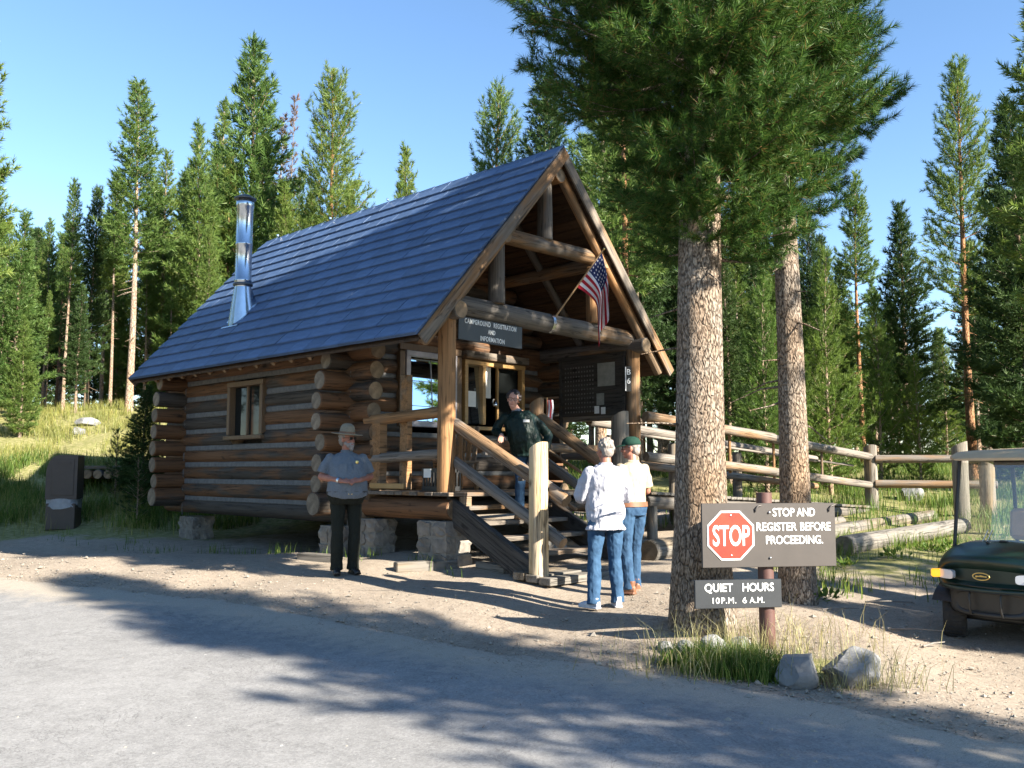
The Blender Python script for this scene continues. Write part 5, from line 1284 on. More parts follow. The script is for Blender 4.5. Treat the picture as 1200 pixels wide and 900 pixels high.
def conifer(name, seed, Ht, cb, R, nb, tl, T, prof, rtrunk, e0=-12, e1=55, dens=1.0, droop=0.0, lift=0.22, needle=None, bark=None, gap=0.08, twig=True, dead=10, low=None, wood=True, topcut=1.0, lean=0.0, side=None, split=None):
    """-> (trunk mesh, crown mesh), base at the origin. T: tuft templates, tl: tuft length"""
    r = np.random.default_rng(seed); P, D, S, K = [], [], [], []; mb = MB(); tl0 = tl
    npt = 14; ang = r.uniform(0, 6.28); wob = 0.012*Ht
    def axis(z):
        t = z/Ht; return np.array([wob*math.sin(t*4+ang)*t+lean*z, wob*math.cos(t*3.1+ang)*t, z])
    pts = [axis(Ht*(i/npt)) for i in range(npt+1)]
    rr = [max(0.012, rtrunk*(1-i/npt)**0.85*(1.0+0.25*math.exp(-i*1.6))) for i in range(npt+1)]
    if low is not None: rr = [max(0.012, low(Ht*i/npt)) for i in range(npt+1)]
    pts[0] = pts[0]-np.array([0, 0, 0.25])
    mb.tube(pts, rr, 14 if rtrunk > 0.12 else 8, jit=0.03, seed=seed)
    # dead snags under the crown
    for i in range(dead):
        z = r.uniform(cb*0.45, cb)*Ht; az = r.uniform(0, 6.28); L = r.uniform(0.2, 0.9)*R*0.6; p = axis(z)
        d = np.array([math.cos(az), math.sin(az), r.uniform(-0.5, 0.1)]); q = p+d*L*0.5; q2 = p+d*L+np.array([0, 0, r.uniform(-.2, .1)*L])
        mb.tube([p, q, q2], [0.013+rtrunk*0.03, 0.009, 0.004], 4, caps=False)
    ga = 2.39996; i = 0
    for i in range(nb):
        if r.uniform() < gap: continue
        rel = (i/nb)**0.92; rel = min(0.995, rel + r.uniform(-1, 1)*0.5/nb)
        if rel < 0: rel = 0.0
        if rel > topcut: continue
        z = (cb+(1-cb)*rel)*Ht; az = i*ga+r.uniform(-.35, .35); L = R*prof(rel)*r.uniform(0.68, 1.18)
        if side is not None: L *= side(az, rel)
        if L < 0.12: L = 0.12
        e = rad(e0+(e1-e0)*rel**1.15+r.uniform(-9, 9)); dh = np.array([math.cos(az), math.sin(az), 0.0]); perp = np.array([-dh[1], dh[0], 0])
        p0 = axis(z); bend = r.uniform(-.15, .15)
        def bp(s):
            return p0 + dh*(L*s*math.cos(e)) + perp*(L*bend*s*s) + np.array([0, 0, L*s*math.sin(e) + L*lift*s*s - droop*L*s*(1-s)])
        if wood: mb.tube([bp(0), bp(0.35), bp(0.7), bp(0.97)], [0.010+rtrunk*0.07*(1-rel*.7), 0.008+rtrunk*0.04*(1-rel*.7), 0.007, 0.003], 4, caps=False)
        coarse = split is not None and rel > split[0]; tl = split[1] if coarse else tl0
        step = tl*0.62/dens; s = max(0.22, 0.25*tl/L)
        while s <= 1.0:
            b = bp(s); t = bp(min(1, s+0.05))-bp(max(0, s-0.05)); t /= np.linalg.norm(t)
            P.append(b); D.append(t+r.normal(size=3)*0.25+np.array([0, 0, 0.25])); S.append(tl*r.uniform(0.8, 1.2)); K.append(coarse)
            if twig:
                for sg in (-1, 1):
                    TL = (0.42*L*(1-s)**0.8+0.10*L+0.5*tl)*r.uniform(0.55, 1.15)*(0.5+0.5*min(1, s*2.2))
                    dd = t*0.75+perp*sg*r.uniform(0.55, 1.05)+np.array([0, 0, r.uniform(-0.12, 0.30)]); dd /= np.linalg.norm(dd)
                    q = tl*0.45
                    if wood and TL > 2.2*tl and not coarse and rtrunk > 0.155: mb.tube([b, b+dd*TL*0.5+np.array([0, 0, 0.02]), b+dd*TL+np.array([0, 0, 0.10*TL])], [0.007, 0.005, 0.003], 3, caps=False)
                    while q < TL:
                        f = q/TL; P.append(b+dd*q+np.array([0, 0, 0.12*TL*f*f])+r.normal(size=3)*0.02)
                        D.append(dd+r.normal(size=3)*0.35+np.array([0, 0, 0.35*f+0.1])); S.append(tl*r.uniform(0.75, 1.2)); K.append(coarse); q += step*1.05
            s += step*1.45/L
    # leader
    for k in range(5):
        P.append(axis(Ht*(0.97+0.006*k))); D.append(np.array([r.normal()*.3, r.normal()*.3, 1.0])); S.append(tl*0.9); K.append(split is not None)
    P, D, S, K = np.array(P), np.array(D), np.array(S), np.array(K)
    V = place_tufts(P[~K], D[~K], S[~K], T, seed+1)
    if K.any(): V = np.concatenate([V, place_tufts(P[K], D[K], S[K], split[2], seed+2)])
    crown = fast_tris('crown', V, [needle or M_NEEDLE])
    tr = mb.mesh('trunk', [bark or M_BARKFAR]); return tr, crown
cone = lambda rel: (min(1.0, 0.55+rel*2.5))*(1-rel)**0.75*0.97+0.03
narrow = lambda rel: (min(1.0, 0.6+rel*3))*(1-rel)**0.55*0.95+0.05
openc = lambda rel: (min(1.0, 0.5+rel*2.2))*(1-rel**2.2)**0.8*0.9+0.08
T_FAR = tuft_templates(8, 22, 0.72, 0.11, 1.15, 3)
T_FINE = tuft_templates(8, 30, 0.62, 0.07, 1.1, 4)
T_NEAR = tuft_templates(10, 105, 0.36, 0.024, 1.4, 5)
VAR = {}
VAR['A0'] = conifer('A0', 101, 10.0, 0.06, 1.75, 165, 0.26, T_FAR, cone, 0.13, e0=-10, needle=M_NEEDLE, dead=0, gap=0.12)
VAR['A1'] = conifer('A1', 102, 10.0, 0.05, 1.95, 155, 0.27, T_FAR, cone, 0.14, e0=-14, needle=M_NEEDLE, dead=0, gap=0.14)
VAR['B0'] = conifer('B0', 103, 14.0, 0.42, 1.30, 130, 0.26, T_FAR, narrow, 0.15, needle=M_NEEDLE, bark=M_BARKFAR, dead=22, gap=0.18)
VAR['B1'] = conifer('B1', 104, 14.0, 0.36, 1.45, 135, 0.27, T_FAR, narrow, 0.15, needle=M_NEEDLE, bark=M_BARKORANGE, dead=22, gap=0.20)
VAR['B2'] = conifer('B2', 105, 14.0, 0.30, 1.6, 150, 0.26, T_FAR, cone, 0.16, needle=M_NEEDLE, bark=M_BARKFAR, dead=18, gap=0.18)
VAR['B3'] = conifer('B3', 115, 15.0, 0.50, 1.15, 110, 0.26, T_FAR, narrow, 0.13, needle=M_NEEDLE, bark=M_BARKFAR, dead=26, gap=0.15)
VAR['D0'] = conifer('D0', 106, 11.0, 0.04, 1.9, 185, 0.26, T_FAR, cone, 0.15, e0=-16, needle=M_NEEDLEDARK, dead=0, gap=0.03)
VAR['D1'] = conifer('D1', 107, 13.0, 0.16, 1.7, 165, 0.26, T_FAR, narrow, 0.16, e0=-12, needle=M_NEEDLEDARK, dead=12, gap=0.08)
VAR['E0'] = conifer('E0', 108, 13.0, 0.40, 1.45, 96, 0.29, T_FINE, openc, 0.16, e0=-4, e1=62, needle=M_NEEDLE, dead=30, gap=0.12, lift=0.35, bark=M_BARKORANGE)
VAR['E1'] = conifer('E1', 109, 13.0, 0.28, 1.85, 100, 0.32, T_FINE, openc, 0.17, e0=0, e1=62, needle=M_NEEDLE, dead=20, gap=0.12, lift=0.40, bark=M_BARKORANGE)
VAR['Y0'] = conifer('Y0', 110, 5.0, 0.03, 1.15, 90, 0.20, T_FINE, cone, 0.06, e0=5, e1=60, needle=M_NEEDLEYOUNG, dead=0, gap=0.04, dens=0.85, lift=0.3)
VAR['Y1'] = conifer('Y1', 111, 5.0, 0.03, 1.0, 80, 0.20, T_FINE, cone, 0.06, e0=10, e1=62, needle=M_NEEDLEYOUNG, dead=0, gap=0.07, dens=0.8, lift=0.35)
VAR['S0'] = conifer('S0', 112, 2.6, 0.08, 0.7, 34, 0.17, T_FINE, cone, 0.035, e0=10, e1=60, needle=M_NEEDLEDARK, dead=0, gap=0.15, dens=0.7, lift=0.3)
VAR['K0'] = conifer('K0', 113, 12.0, 0.35, 0.8, 60, 0.22, T_FAR, narrow, 0.12, needle=M_NEEDLERED, bark=M_DEADWOOD, dead=60, gap=0.35, dens=0.5)
HT = {'A0': 10, 'A1': 10, 'B0': 14, 'B1': 14, 'B2': 14, 'B3': 15, 'D0': 11, 'D1': 13, 'E0': 13, 'E1': 13, 'Y0': 5, 'Y1': 5, 'S0': 2.6, 'K0': 12}
NAME = {'A': 'pine_tree', 'B': 'lodgepole_pine', 'D': 'fir_tree', 'E': 'lodgepole_pine', 'Y': 'young_pine', 'S': 'pine_sapling', 'K': 'dead_pine'}
GRP_L = 'pines on the hillside left of the cabin'; GRP_R = 'conifers in the forest right of the cabin'; GRP_C = 'pines behind the cabin'
def tree(kind, x, y, h, label, group=None, wide=1.0, rot=None, tilt=0.0):
    q = random.Random(int(x*97+y*31)); s = h/HT[kind]
    M = Matrix.Translation((x, y, hz(x, y)-0.03)) @ Matrix.Rotation(q.uniform(0, 6.28) if rot is None else rot, 4, 'Z') @ Matrix.Diagonal((s*wide, s*wide, s, 1))
    if tilt: M = Matrix.Translation((x, y, hz(x, y)-0.03)) @ Matrix.Rotation(tilt, 4, 'Y') @ Matrix.Translation((-x, -y, -hz(x, y)+0.03)) @ M
    t = link(NAME[kind[0]], None, None, M); tag(t, label, 'tree', group)
    for me, nm in zip(VAR[kind], ('trunk', 'crown')): child(nm, me, t, M.copy())
    return t
def tree_px(kind, px, Y, top, label, group=None, **k):
    """tree whose top shows at (px, top) from Y metres away"""
    p = at(px, top, Y); g = hz(p.x, Y); return tree(kind, p.x, Y, p.z-g, label, group, **k)
_KINDW = {'A': 'bushy green pine', 'B': 'slender bare-trunked pine', 'D': 'dark narrow fir', 'E': 'open crowned pine'}
_seen = {}
def fill_label(kind, px, Y, zones, far):
    z = next(t for lim, t in zones if px < lim); w = {'A0': 'bushy green pine', 'A1': 'broad bushy pine', 'B0': 'slender pale-trunked pine', 'B1': 'orange-trunked pine', 'B2': 'grey-trunked pine', 'B3': 'high-crowned bare-trunked pine', 'D0': 'broad dark fir', 'D1': 'slim dark fir'}[kind]
    return f"{'distant ' if far else ''}{w} {z}"
ZL = [(0, 'just beyond the left edge'), (45, 'in the forest at the left edge'), (80, 'above the bin, left of the third trunk'), (120, 'above the small hillside rock'), (160, 'left of the tall pale lodgepole'), (200, 'behind the tall pale lodgepole trunk'),
      (250, 'between the lodgepole and the stovepipe'), (285, 'directly behind the stovepipe'), (330, 'behind the tallest pine'), (380, 'between tallest pine and the open crowned pine'), (430, 'low over the ridge middle'), (900, 'hidden behind the roof ridge')]
ZR = [(715, 'behind the gable peak'), (750, 'close behind the right roof slope'), (790, 'between the roof slope and the thick trunk'), (830, 'behind the thick pine trunk'), (870, 'just right of the thick pine trunk'), (910, 'between the two big trunks'), (955, 'behind the second big trunk'),
      (1000, 'above the ramp end'), (1045, 'left of the broad dark fir'), (1110, 'right of the broad dark fir'), (1160, 'behind the tall orange trunk'), (1205, 'above the golf cart'), (9999, 'just beyond the right edge')]
# --- left hillside, named trees
L_ = [
 ('B2', -22, 24.0, -40, 'tall pine cut by the left edge of the picture', 1.0),
 ('A0', 28, 29.0, 252, 'bushy pine second from the left edge, crown down to the grass', 1.1),
 ('A1', 30, 26.5, 372, 'short bushy pine at the left edge above the grassy slope', 1.0),
 ('B3', 86, 32.0, 212, 'slim pine with a pale bare trunk, third from the left edge', 0.95),
 ('D1', 112, 34.0, 222, 'dark slim pine beside the pale trunked one on the left', 0.9),
 ('B0', 166, 31.0, 98, 'tall lodgepole pine with pale bare trunk left of the cabin roof', 1.15),
 ('B3', 140, 33.0, 205, 'lodgepole pine with orange trunk just left of the tallest pale one', 0.95),
 ('B2', 198, 35.0, 178, 'pine right of the tall pale trunked lodgepole', 1.0),
 ('A0', 236, 33.0, 150, 'rounded green pine left of the stovepipe', 0.85),
 ('A1', 298, 36.0, 54, 'tallest dense pine, right above the stovepipe', 1.05),
 ('K0', 326, 38.0, 140, 'pine with rusty dead branches right of the tallest one', 1.4),
 ('K0', 342, 39.0, 114, 'bare grey dead treetop behind the roof ridge', 0.7),
 ('E1', 389, 34.0, 88, 'open crowned pine with spreading limbs over the roof ridge', 1.05),
 ('A0', 478, 44.0, 177, 'small pine tip standing alone over the roof ridge', 0.8),
 ('E1', 578, 30.0, 106, 'pale green open pine left of the gable peak', 1.0),
 ('S0', 138, 20.5, 505, 'small dark pine sapling beside the log platform', 1.1),
]
for kd, px, Y, top, lab, wd in L_: tree_px(kd, px, Y, top, lab, GRP_L, wide=wd*0.9)
tree_px('D0', 172, 20.0, 452, 'dark young fir close against the far left cabin corner', GRP_L, wide=1.5)
tree_px('S0', 163, 18.6, 535, 'low dark sapling in front of the young fir by the cabin corner', GRP_L, wide=1.2)
# --- left forest fill
q = random.Random(21)
fillL = [(60, 36, 260), (52, 40, 290), (128, 37, 250), (150, 40, 250), (182, 38, 230), (215, 37, 215), (222, 42, 190), (255, 40, 170), (272, 35, 180), (268, 44, 120), (312, 41, 150), (352, 42, 200), (365, 38, 215),
         (412, 40, 215), (205, 33, 285), (245, 31, 260), (175, 34, 300), (95, 30, 330), (60, 31, 330), (118, 41, 280), (10, 34, 260), (-10, 31, 200), (20, 42, 290), (75, 45, 280), (335, 33, 225), (-40, 26, 100), (-70, 34, 60), (190, 46, 260), (140, 48, 260), (40, 48, 320)]
for px, Y, top in fillL:
    kd = q.choice(['A0', 'B3', 'B2', 'B1', 'B3', 'D1', 'B0']); tree_px(kd, px, Y, top+q.uniform(-12, 12), fill_label(kd, px, Y, ZL, False), GRP_L, wide=q.uniform(0.72, 1.0))
for i in range(26):
    px = q.uniform(-120, 520); Y = q.uniform(46, 70); kd = q.choice(['A0', 'A1', 'B2', 'D1', 'D0']); tree_px(kd, px, Y, q.uniform(250, 330) if px < 420 else q.uniform(300, 350), fill_label(kd, px, Y, ZL, True), GRP_L, wide=q.uniform(0.9, 1.3))
# --- behind the gable and the big pine
C_ = [('D1', 640, 28.0, 92, 'dark fir rising behind the gable peak', 1.3), ('B2', 700, 24.0, 20, 'dark pine behind the gable right slope', 1.3), ('B1', 726, 21.0, -60, 'pine trunk standing close behind the right roof slope', 0.9),
      ('D1', 770, 27.0, 60, 'dark fir behind the flag side of the roof', 1.3)]
for kd, px, Y, top, lab, wd in C_: tree_px(kd, px, Y, top, lab, GRP_C, wide=wd*0.9)
# --- right hand forest, named trees
R_ = [
 ('B1', 1000, 30.0, 205, 'medium pine right behind the second big trunk', 1.0),
 ('D0', 1052, 31.0, 242, 'broad dark fir left of the tall orange trunked pine', 1.15),
 ('E0', 1118, 24.0, 80, 'tall pine with bare orange trunk and open crown on the right', 1.0),
 ('Y0', 893, 20.5, 330, 'young bright green pine left of the second pine trunk base', 1.0),
 ('Y1', 905, 22.5, 392, 'bright young pine just right of the second big trunk', 1.05),
 ('Y0', 965, 22.0, 300, 'tall young pale green pine over the ramp end', 0.85),
 ('Y1', 940, 24.0, 420, 'low bright young pine behind the ramp rail', 1.1),
 ('Y1', 1073, 23.0, 418, 'bright young pine behind the horizontal fence rails', 1.1),
 ('Y0', 1025, 23.5, 350, 'bright young pine above the post at the ramp foot', 0.85),
 ('D1', 1135, 29.0, 285, 'dark fir behind the orange trunked pine', 1.1),
 ('D0', 1185, 22.0, 120, 'big dark fir along the right edge of the picture', 1.1),
 ('B2', 1230, 15.0, -120, 'tall dark pine hanging in from the top right corner', 1.05),
 ('K0', 1068, 33.0, 330, 'thin grey dead pine between the dark fir and orange trunk', 0.6),
]
for kd, px, Y, top, lab, wd in R_: tree_px(kd, px, Y, top, lab, GRP_R, wide=wd*0.9)
fillR = [(745, 25, 150), (772, 33, 200), (795, 26, 230), (862, 27, 250), (880, 30, 220), (915, 32, 240), (942, 30, 260), (960, 34, 270), (980, 37, 300), (870, 36, 200), (835, 29, 240), (815, 34, 200), (757, 38, 180), (900, 25.5, 290), (850, 24.5, 300),
         (1020, 38, 330), (1040, 42, 350), (1150, 34, 300), (1172, 36, 240), (1195, 30, 180), (1210, 26, 140), (1100, 44, 380), (785, 30, 280), (722, 34, 150), (690, 36, 160), (750, 33, 230), (808, 31, 290), (848, 33, 260), (890, 35, 270), (925, 36, 290), (865, 30, 320), (905, 29, 330), (955, 31, 340), (990, 33, 350), (935, 33, 310)]
for px, Y, top in fillR:
    kd = q.choice(['B1', 'B2', 'B0', 'D1', 'D1', 'B2', 'A0']); tree_px(kd, px, Y, top+q.uniform(-12, 12), fill_label(kd, px, Y, ZR, False), GRP_R, wide=q.uniform(0.72, 1.0))
for i in range(30):
    px = q.uniform(640, 1320); Y = q.uniform(42, 70)
    if 1060 < px < 1110 and Y < 60: continue
    kd = q.choice(['A0', 'A1', 'B2', 'D1', 'D0']); tree_px(kd, px, Y, q.uniform(330, 420), fill_label(kd, px, Y, ZR, True), GRP_R, wide=q.uniform(0.9, 1.3))

q2 = random.Random(91)
for i in range(22):      # understorey that closes the gaps between the trunks
    px = q2.uniform(730, 1290); Y = q2.uniform(26, 46); h = q2.uniform(2.2, 5.0); p = at(px, 500, Y); kd = q2.choice(['Y0', 'Y1', 'A0', 'D0'])
    if 1040 < px < 1110 and Y < 30: continue
    tree(kd, p.x, Y, h, f"low {'bright young pine' if kd[0] == 'Y' else 'bushy dark conifer'} in the undergrowth {next(t for lim, t in ZR if px < lim)}", GRP_R)
for i in range(16):
    px = q2.uniform(-60, 330); Y = q2.uniform(34, 50); h = q2.uniform(2.5, 5.5); p = at(px, 470, Y); kd = q2.choice(['A0', 'A1', 'D0'])
    tree(kd, p.x, Y, h, f"low {'bushy green pine' if kd[0] == 'A' else 'bushy dark fir'} in the undergrowth {next(t for lim, t in ZL if px < lim)}", GRP_L)
# --- the two big pines in front of the porch
def lowtrunk(r0, Ht):
    return lambda z: r0*(1.0+0.34*math.exp(-max(z, 0)*3.2)+0.10*math.exp(-max(z, 0)*0.8))*(1-0.82*(max(z, 0)/Ht)**1.15)
def bigpine(px, base_y, Y, Ht, cb, R, nb, r0, seed, label, e0, prof, lean=0.0, droop=0.1, **k):
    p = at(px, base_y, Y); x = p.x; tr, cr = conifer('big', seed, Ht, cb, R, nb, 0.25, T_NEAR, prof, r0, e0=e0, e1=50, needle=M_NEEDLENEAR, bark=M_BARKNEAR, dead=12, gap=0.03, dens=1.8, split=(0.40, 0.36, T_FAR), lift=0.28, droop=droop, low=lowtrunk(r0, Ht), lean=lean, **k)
    M = Matrix.Translation((x, Y, hz(x, Y)-0.05)); t = link('big_pine', None, None, M); tag(t, label, 'tree', 'big pines beside the stop sign'); child('trunk', tr, t, M.copy()); child('crown', cr, t, M.copy()); return t
bigprof = lambda rel: min(1.0, 0.50+rel*2.8)*(1-rel**1.6)**0.9+0.04
def side1(az, rel):    # first pine: long limbs on the cabin side
    c = max(0.0, -math.cos(az)); return 1.0+c*(-0.45 if rel < 0.10 else (-0.45+0.47*min(1.0, (rel-0.10)/0.10)))
bigpine(823, 735, 8.45, 13.0, 0.275, 1.50, 270, 0.245, 201, 'thickest pine trunk with rough bark standing left of the stop sign', -24, bigprof, lean=0.004, side=side1)
bigpine(935, 697, 10.0, 13.0, 0.345, 1.30, 180, 0.165, 202, 'second thinner big pine behind the stop sign', -20, bigprof, lean=-0.006)
# --- pines standing to the right of the road, whose shade falls across it
# (copies stand outside the frame on the right; some are added to shade road, gable and cart)
for kd, x, y, h, wd, lab in (
    ('B0', 8.42, 0.82, 9.0, 1.75, 'pine beside the road just right of the view, nearest the camera'),
    ('B0', 10.42, -0.68, 10.4, 1.25, 'unseen second pine right of the road, added to thicken the shade on it'),
    ('B0', 9.2, 7.3, 12.5, 1.3, 'unseen tall pine right of the view, added to shade the gable'),
    ('D0', 9.9, 5.2, 6.4, 1.0, 'unseen low dark fir right of the view, added to shade the golf cart'),
    ('E1', 13.2, 6.2, 11.5, 1.0, 'pine beyond the golf cart right of the view')):
    tree(kd, x, y, h, lab, 'pines to the right of the road', wide=wd)
q = random.Random(77)
for i in range(20):      # the forest goes on beyond the left edge
    y = q.uniform(8, 34); x = -0.6*y-q.uniform(5.5, 20); kd = q.choice(['A0', 'A1', 'B2', 'B1', 'D1'])
    tree(kd, x, y, q.uniform(9, 14), 'pine in the forest beyond the left edge of the view', 'pines beyond the left edge')
for i in range(26):
    Y = q.uniform(30, 48); tree_px(q.choice(['A0', 'A1', 'B2', 'D1', 'B3']), q.uniform(-480, -40), Y, q.uniform(180, 320), 'pine in the forest beyond the left edge of the view', 'pines beyond the left edge')
for i in range(26):  # unseen pines added behind the viewer to cut the sky light
    a = rad(112+q.uniform(0, 136)); d = q.uniform(24, 40); dv = Vector((math.sin(a), math.cos(a), 0))
    if dv.dot(SUN_AZ) > 0.80: d = q.uniform(38, 48)
    x, y = dv.x*d, dv.y*d
    tree(q.choice(['A0', 'A1', 'B2', 'B1', 'D1']), x, y, q.uniform(9, 13), 'unseen pine behind the viewer, added to cut the sky light', 'added pines behind the viewer')

# ------------------------------------------------------------------ people
def hand(mb, wrist, d, palm, thumb, s=1.0, curl=0.5):
    """palm and five fingers: d towards the fingers, palm = direction the palm faces, thumb = side of the thumb"""
    d = Vector(d).normalized(); p = Vector(palm); p = (p-d*p.dot(d)).normalized(); t = p.cross(d)
    if t.dot(Vector(thumb)) < 0: t = -t
    w = Vector(wrist); n = 10
    mb.tube([w-d*0.02*s, w+d*0.02*s, w+d*0.055*s, w+d*0.088*s], [(0.026*s, 0.020*s), (0.034*s, 0.017*s), (0.041*s, 0.015*s), (0.038*s, 0.012*s)], n, up=p)
    for k, (off, L) in enumerate(((0.030, 0.070), (0.010, 0.080), (-0.010, 0.074), (-0.029, 0.058))):
        b = w+d*0.082*s+t*off*s; q = [b]; a = 0.25*curl; dd = d
        for j, f in enumerate((0.45, 0.32, 0.23)):
            a += curl*(0.45+0.12*k*0.3); dd = (d*math.cos(a)+p*math.sin(a)+t*off*1.2).normalized(); q.append(q[-1]+dd*L*f*s)
        mb.tube(q, [0.0092*s, 0.0088*s, 0.008*s, 0.006*s], 7)
    b = w+d*0.030*s+t*0.030*s
    mb.tube([b, b+(t*0.8+d*0.7+p*0.25).normalized()*0.034*s, b+(t*0.8+d*0.7+p*0.25).normalized()*0.034*s+(d*0.9+p*0.55+t*0.15).normalized()*0.030*s], [0.012*s, 0.0105*s, 0.0075*s], 7)
def rotm(yaw=0, pitch=0, roll=0):
    return Matrix.Rotation(yaw, 3, 'Z') @ Matrix.Rotation(pitch, 3, 'X') @ Matrix.Rotation(roll, 3, 'Y')
def wrinkle(me, amp, seed, freq=(16, 16, 9)):
    n = len(me.vertices); co = np.empty(n*3, np.float32); no = np.empty(n*3, np.float32)
    me.vertices.foreach_get('co', co); me.vertices.foreach_get('normal', no); co = co.reshape(-1, 3); no = no.reshape(-1, 3)
    q = co*np.array(freq)+np.array([seed*3.7, seed*1.3, seed*5.1])
    v = np.array([mnoise.noise(p)+0.5*mnoise.noise((p[0]*2.3, p[1]*2.3, p[2]*2.3)) for p in q.tolist()])
    co = co+no*(amp*v)[:, None]; me.vertices.foreach_set('co', co.astype(np.float32).ravel()); me.update()
class Person:
    def __init__(s, label, loc, yaw, Hh, J, fat=0.0, head=(0, 0, 0), broad=1.0, lean=(0, 0), skin=M_SKIN, hands=None, female=False):
        s.k = Hh/1.75; k = s.k; s.fat = fat; s.broad = broad
        D = dict(hipL=(-0.095, 0, 0.92), hipR=(0.095, 0, 0.92), kneeL=(-0.105, 0.025, 0.50), kneeR=(0.105, 0.025, 0.50), ankL=(-0.115, -0.01, 0.085), ankR=(0.115, -0.01, 0.085),
                 shL=(-0.185, -0.01, 1.42), shR=(0.185, -0.01, 1.42), elL=(-0.235, -0.03, 1.13), elR=(0.235, -0.03, 1.13), wrL=(-0.24, 0.06, 0.89), wrR=(0.24, 0.06, 0.89))
        D.update(J); s.J = {a: Vector(b)*k for a, b in D.items()}
        for a in ('shL', 'shR'): s.J[a].x *= broad
        lx, ly = lean
        def sh(z): 
            f = max(0, (z/k-0.95)/0.5); return Vector((lx*f*k, ly*f*k, 0))
        s.sh = sh
        for a in ('shL', 'shR'): s.J[a] += sh(1.42*k)
        s.M = Matrix.Translation(loc) @ Matrix.Rotation(yaw, 4, 'Z'); s.HR = rotm(*head); s.hc = Vector((0, 0.02, 1.625))*k + sh(1.62*k)
        J = s.J; mb = MB()
        # skull, jaw, nose, ears, neck
        s.headpart(mb, female)
        mb.tube([Vector((0, -0.02, 1.40))*k+sh(1.4*k), Vector((0, -0.012, 1.48))*k+sh(1.48*k), s.hc+s.HR @ Vector((0, -0.015, -0.07))*k], [(0.075*k, 0.065*k), (0.058*k, 0.058*k), (0.054*k, 0.056*k)], 12)
        s.torso(mb, -0.012)
        for sd in 'LR':
            q_ = J['sh'+sd]-Vector((math.copysign(0.03, J['sh'+sd].x), 0, 0.045))*k; mb.tube([q_, q_.lerp(J['el'+sd], 0.35), J['el'+sd]], [0.042*k, 0.045*k, 0.040*k], 10)
            mb.ell(J['el'+sd], (0.041*k,)*3, 10, 7)
            mb.tube([J['el'+sd], J['el'+sd].lerp(J['wr'+sd], 0.3), J['wr'+sd]], [0.040*k, 0.044*k, 0.028*k], 10)
            mb.tube([J['hip'+sd], J['hip'+sd].lerp(J['knee'+sd], 0.5), J['knee'+sd]], [0.083*k, 0.070*k, 0.052*k], 10)
            mb.tube([J['knee'+sd], J['knee'+sd].lerp(J['ank'+sd], 0.35), J['ank'+sd]], [0.052*k, 0.054*k, 0.036*k], 10)
            hd = (hands or {}).get(sd)
            dd, pp, tt, cu = hd if hd else ((J['wr'+sd]-J['el'+sd]), Vector((1 if sd == 'L' else -1, 0, 0)), Vector((0, 1, 0)), 0.45)
            hand(mb, J['wr'+sd], dd, pp, tt, k*0.98, cu)
        me = fuse(mb, 0.0062, 3, 'person'); me.materials.append(skin)
        s.o = link('person', me, None, s.M); tag(s.o, label, 'person')
    def headpart(s, mb, female):
        k = s.k; h = s.hc; R = s.HR
        def P(x, y, z): return h + R @ (Vector((x, y, z))*k)
        mb.ell(P(0, -0.012, 0.025), (0.074*k, 0.093*k, 0.092*k), 16, 12, M=R)
        mb.ell(P(0, 0.018, -0.035), (0.060*k, 0.068*k, 0.078*k), 14, 10, M=R)
        mb.ell(P(0, 0.060, -0.088), (0.030*k, 0.024*k, 0.022*k), 10, 8, M=R)
        mb.tube([P(0, 0.075, 0.025), P(0, 0.092, -0.005), P(0, 0.102, -0.022), P(0, 0.082, -0.034)], [0.010*k, 0.012*k, 0.016*k, 0.012*k], 8)
        mb.ell(P(0, 0.070, 0.032), (0.045*k, 0.014*k, 0.010*k), 10, 6, M=R)
        for sx in (-1, 1):
            mb.ell(P(sx*0.077, -0.01, -0.005), (0.010*k, 0.020*k, 0.032*k), 8, 8, M=R)
            mb.ell(P(sx*0.038, 0.062, -0.028), (0.022*k, 0.018*k, 0.020*k), 8, 6, M=R)
        mb.ell(P(0, 0.076, -0.062), (0.024*k, 0.012*k, 0.010*k), 10, 6, M=R)
    def tors_secs(s, pad):
        k = s.k; f = s.fat; b = s.broad
        rows = [(0.86, .150, .112, 0, .3), (0.93, .172, .122, .0, .5), (1.0, .170, .122, .0, .9), (1.10, .158, .115, .01, 1.0), (1.20, .163, .118, .01, .75), (1.30, .172, .121, .0, .35), (1.38, .170, .108, -.01, .1), (1.43, .132, .088, -.015, 0), (1.475, .075, .064, -.015, 0)]
        return [(z*k, (rx*b+pad+f*0.35*ff)*k, (ry+pad+f*0.5*ff)*k, (yo+f*0.5*ff)*k) for z, rx, ry, yo, ff in rows]
    def torso(s, mb, pad, z0=0.0, z1=9.0, extra=0.0):
        R = [r for r in s.tors_secs(pad) if z0*s.k <= r[0] <= z1*s.k]
        mb.tube([Vector((0, y, z))+s.sh(z) for z, rx, ry, y in R], [(rx, ry) for z, rx, ry, y in R], 20)
    def part(s, nm, me_or_mb, m, label=None):
        me = me_or_mb if not isinstance(me_or_mb, MB) else me_or_mb.mesh(nm, [])
        me.name = nm; me.materials.clear(); me.materials.append(m)
        o = child(nm, me, s.o, s.M.copy())
        if label: o['label'] = label
        return o
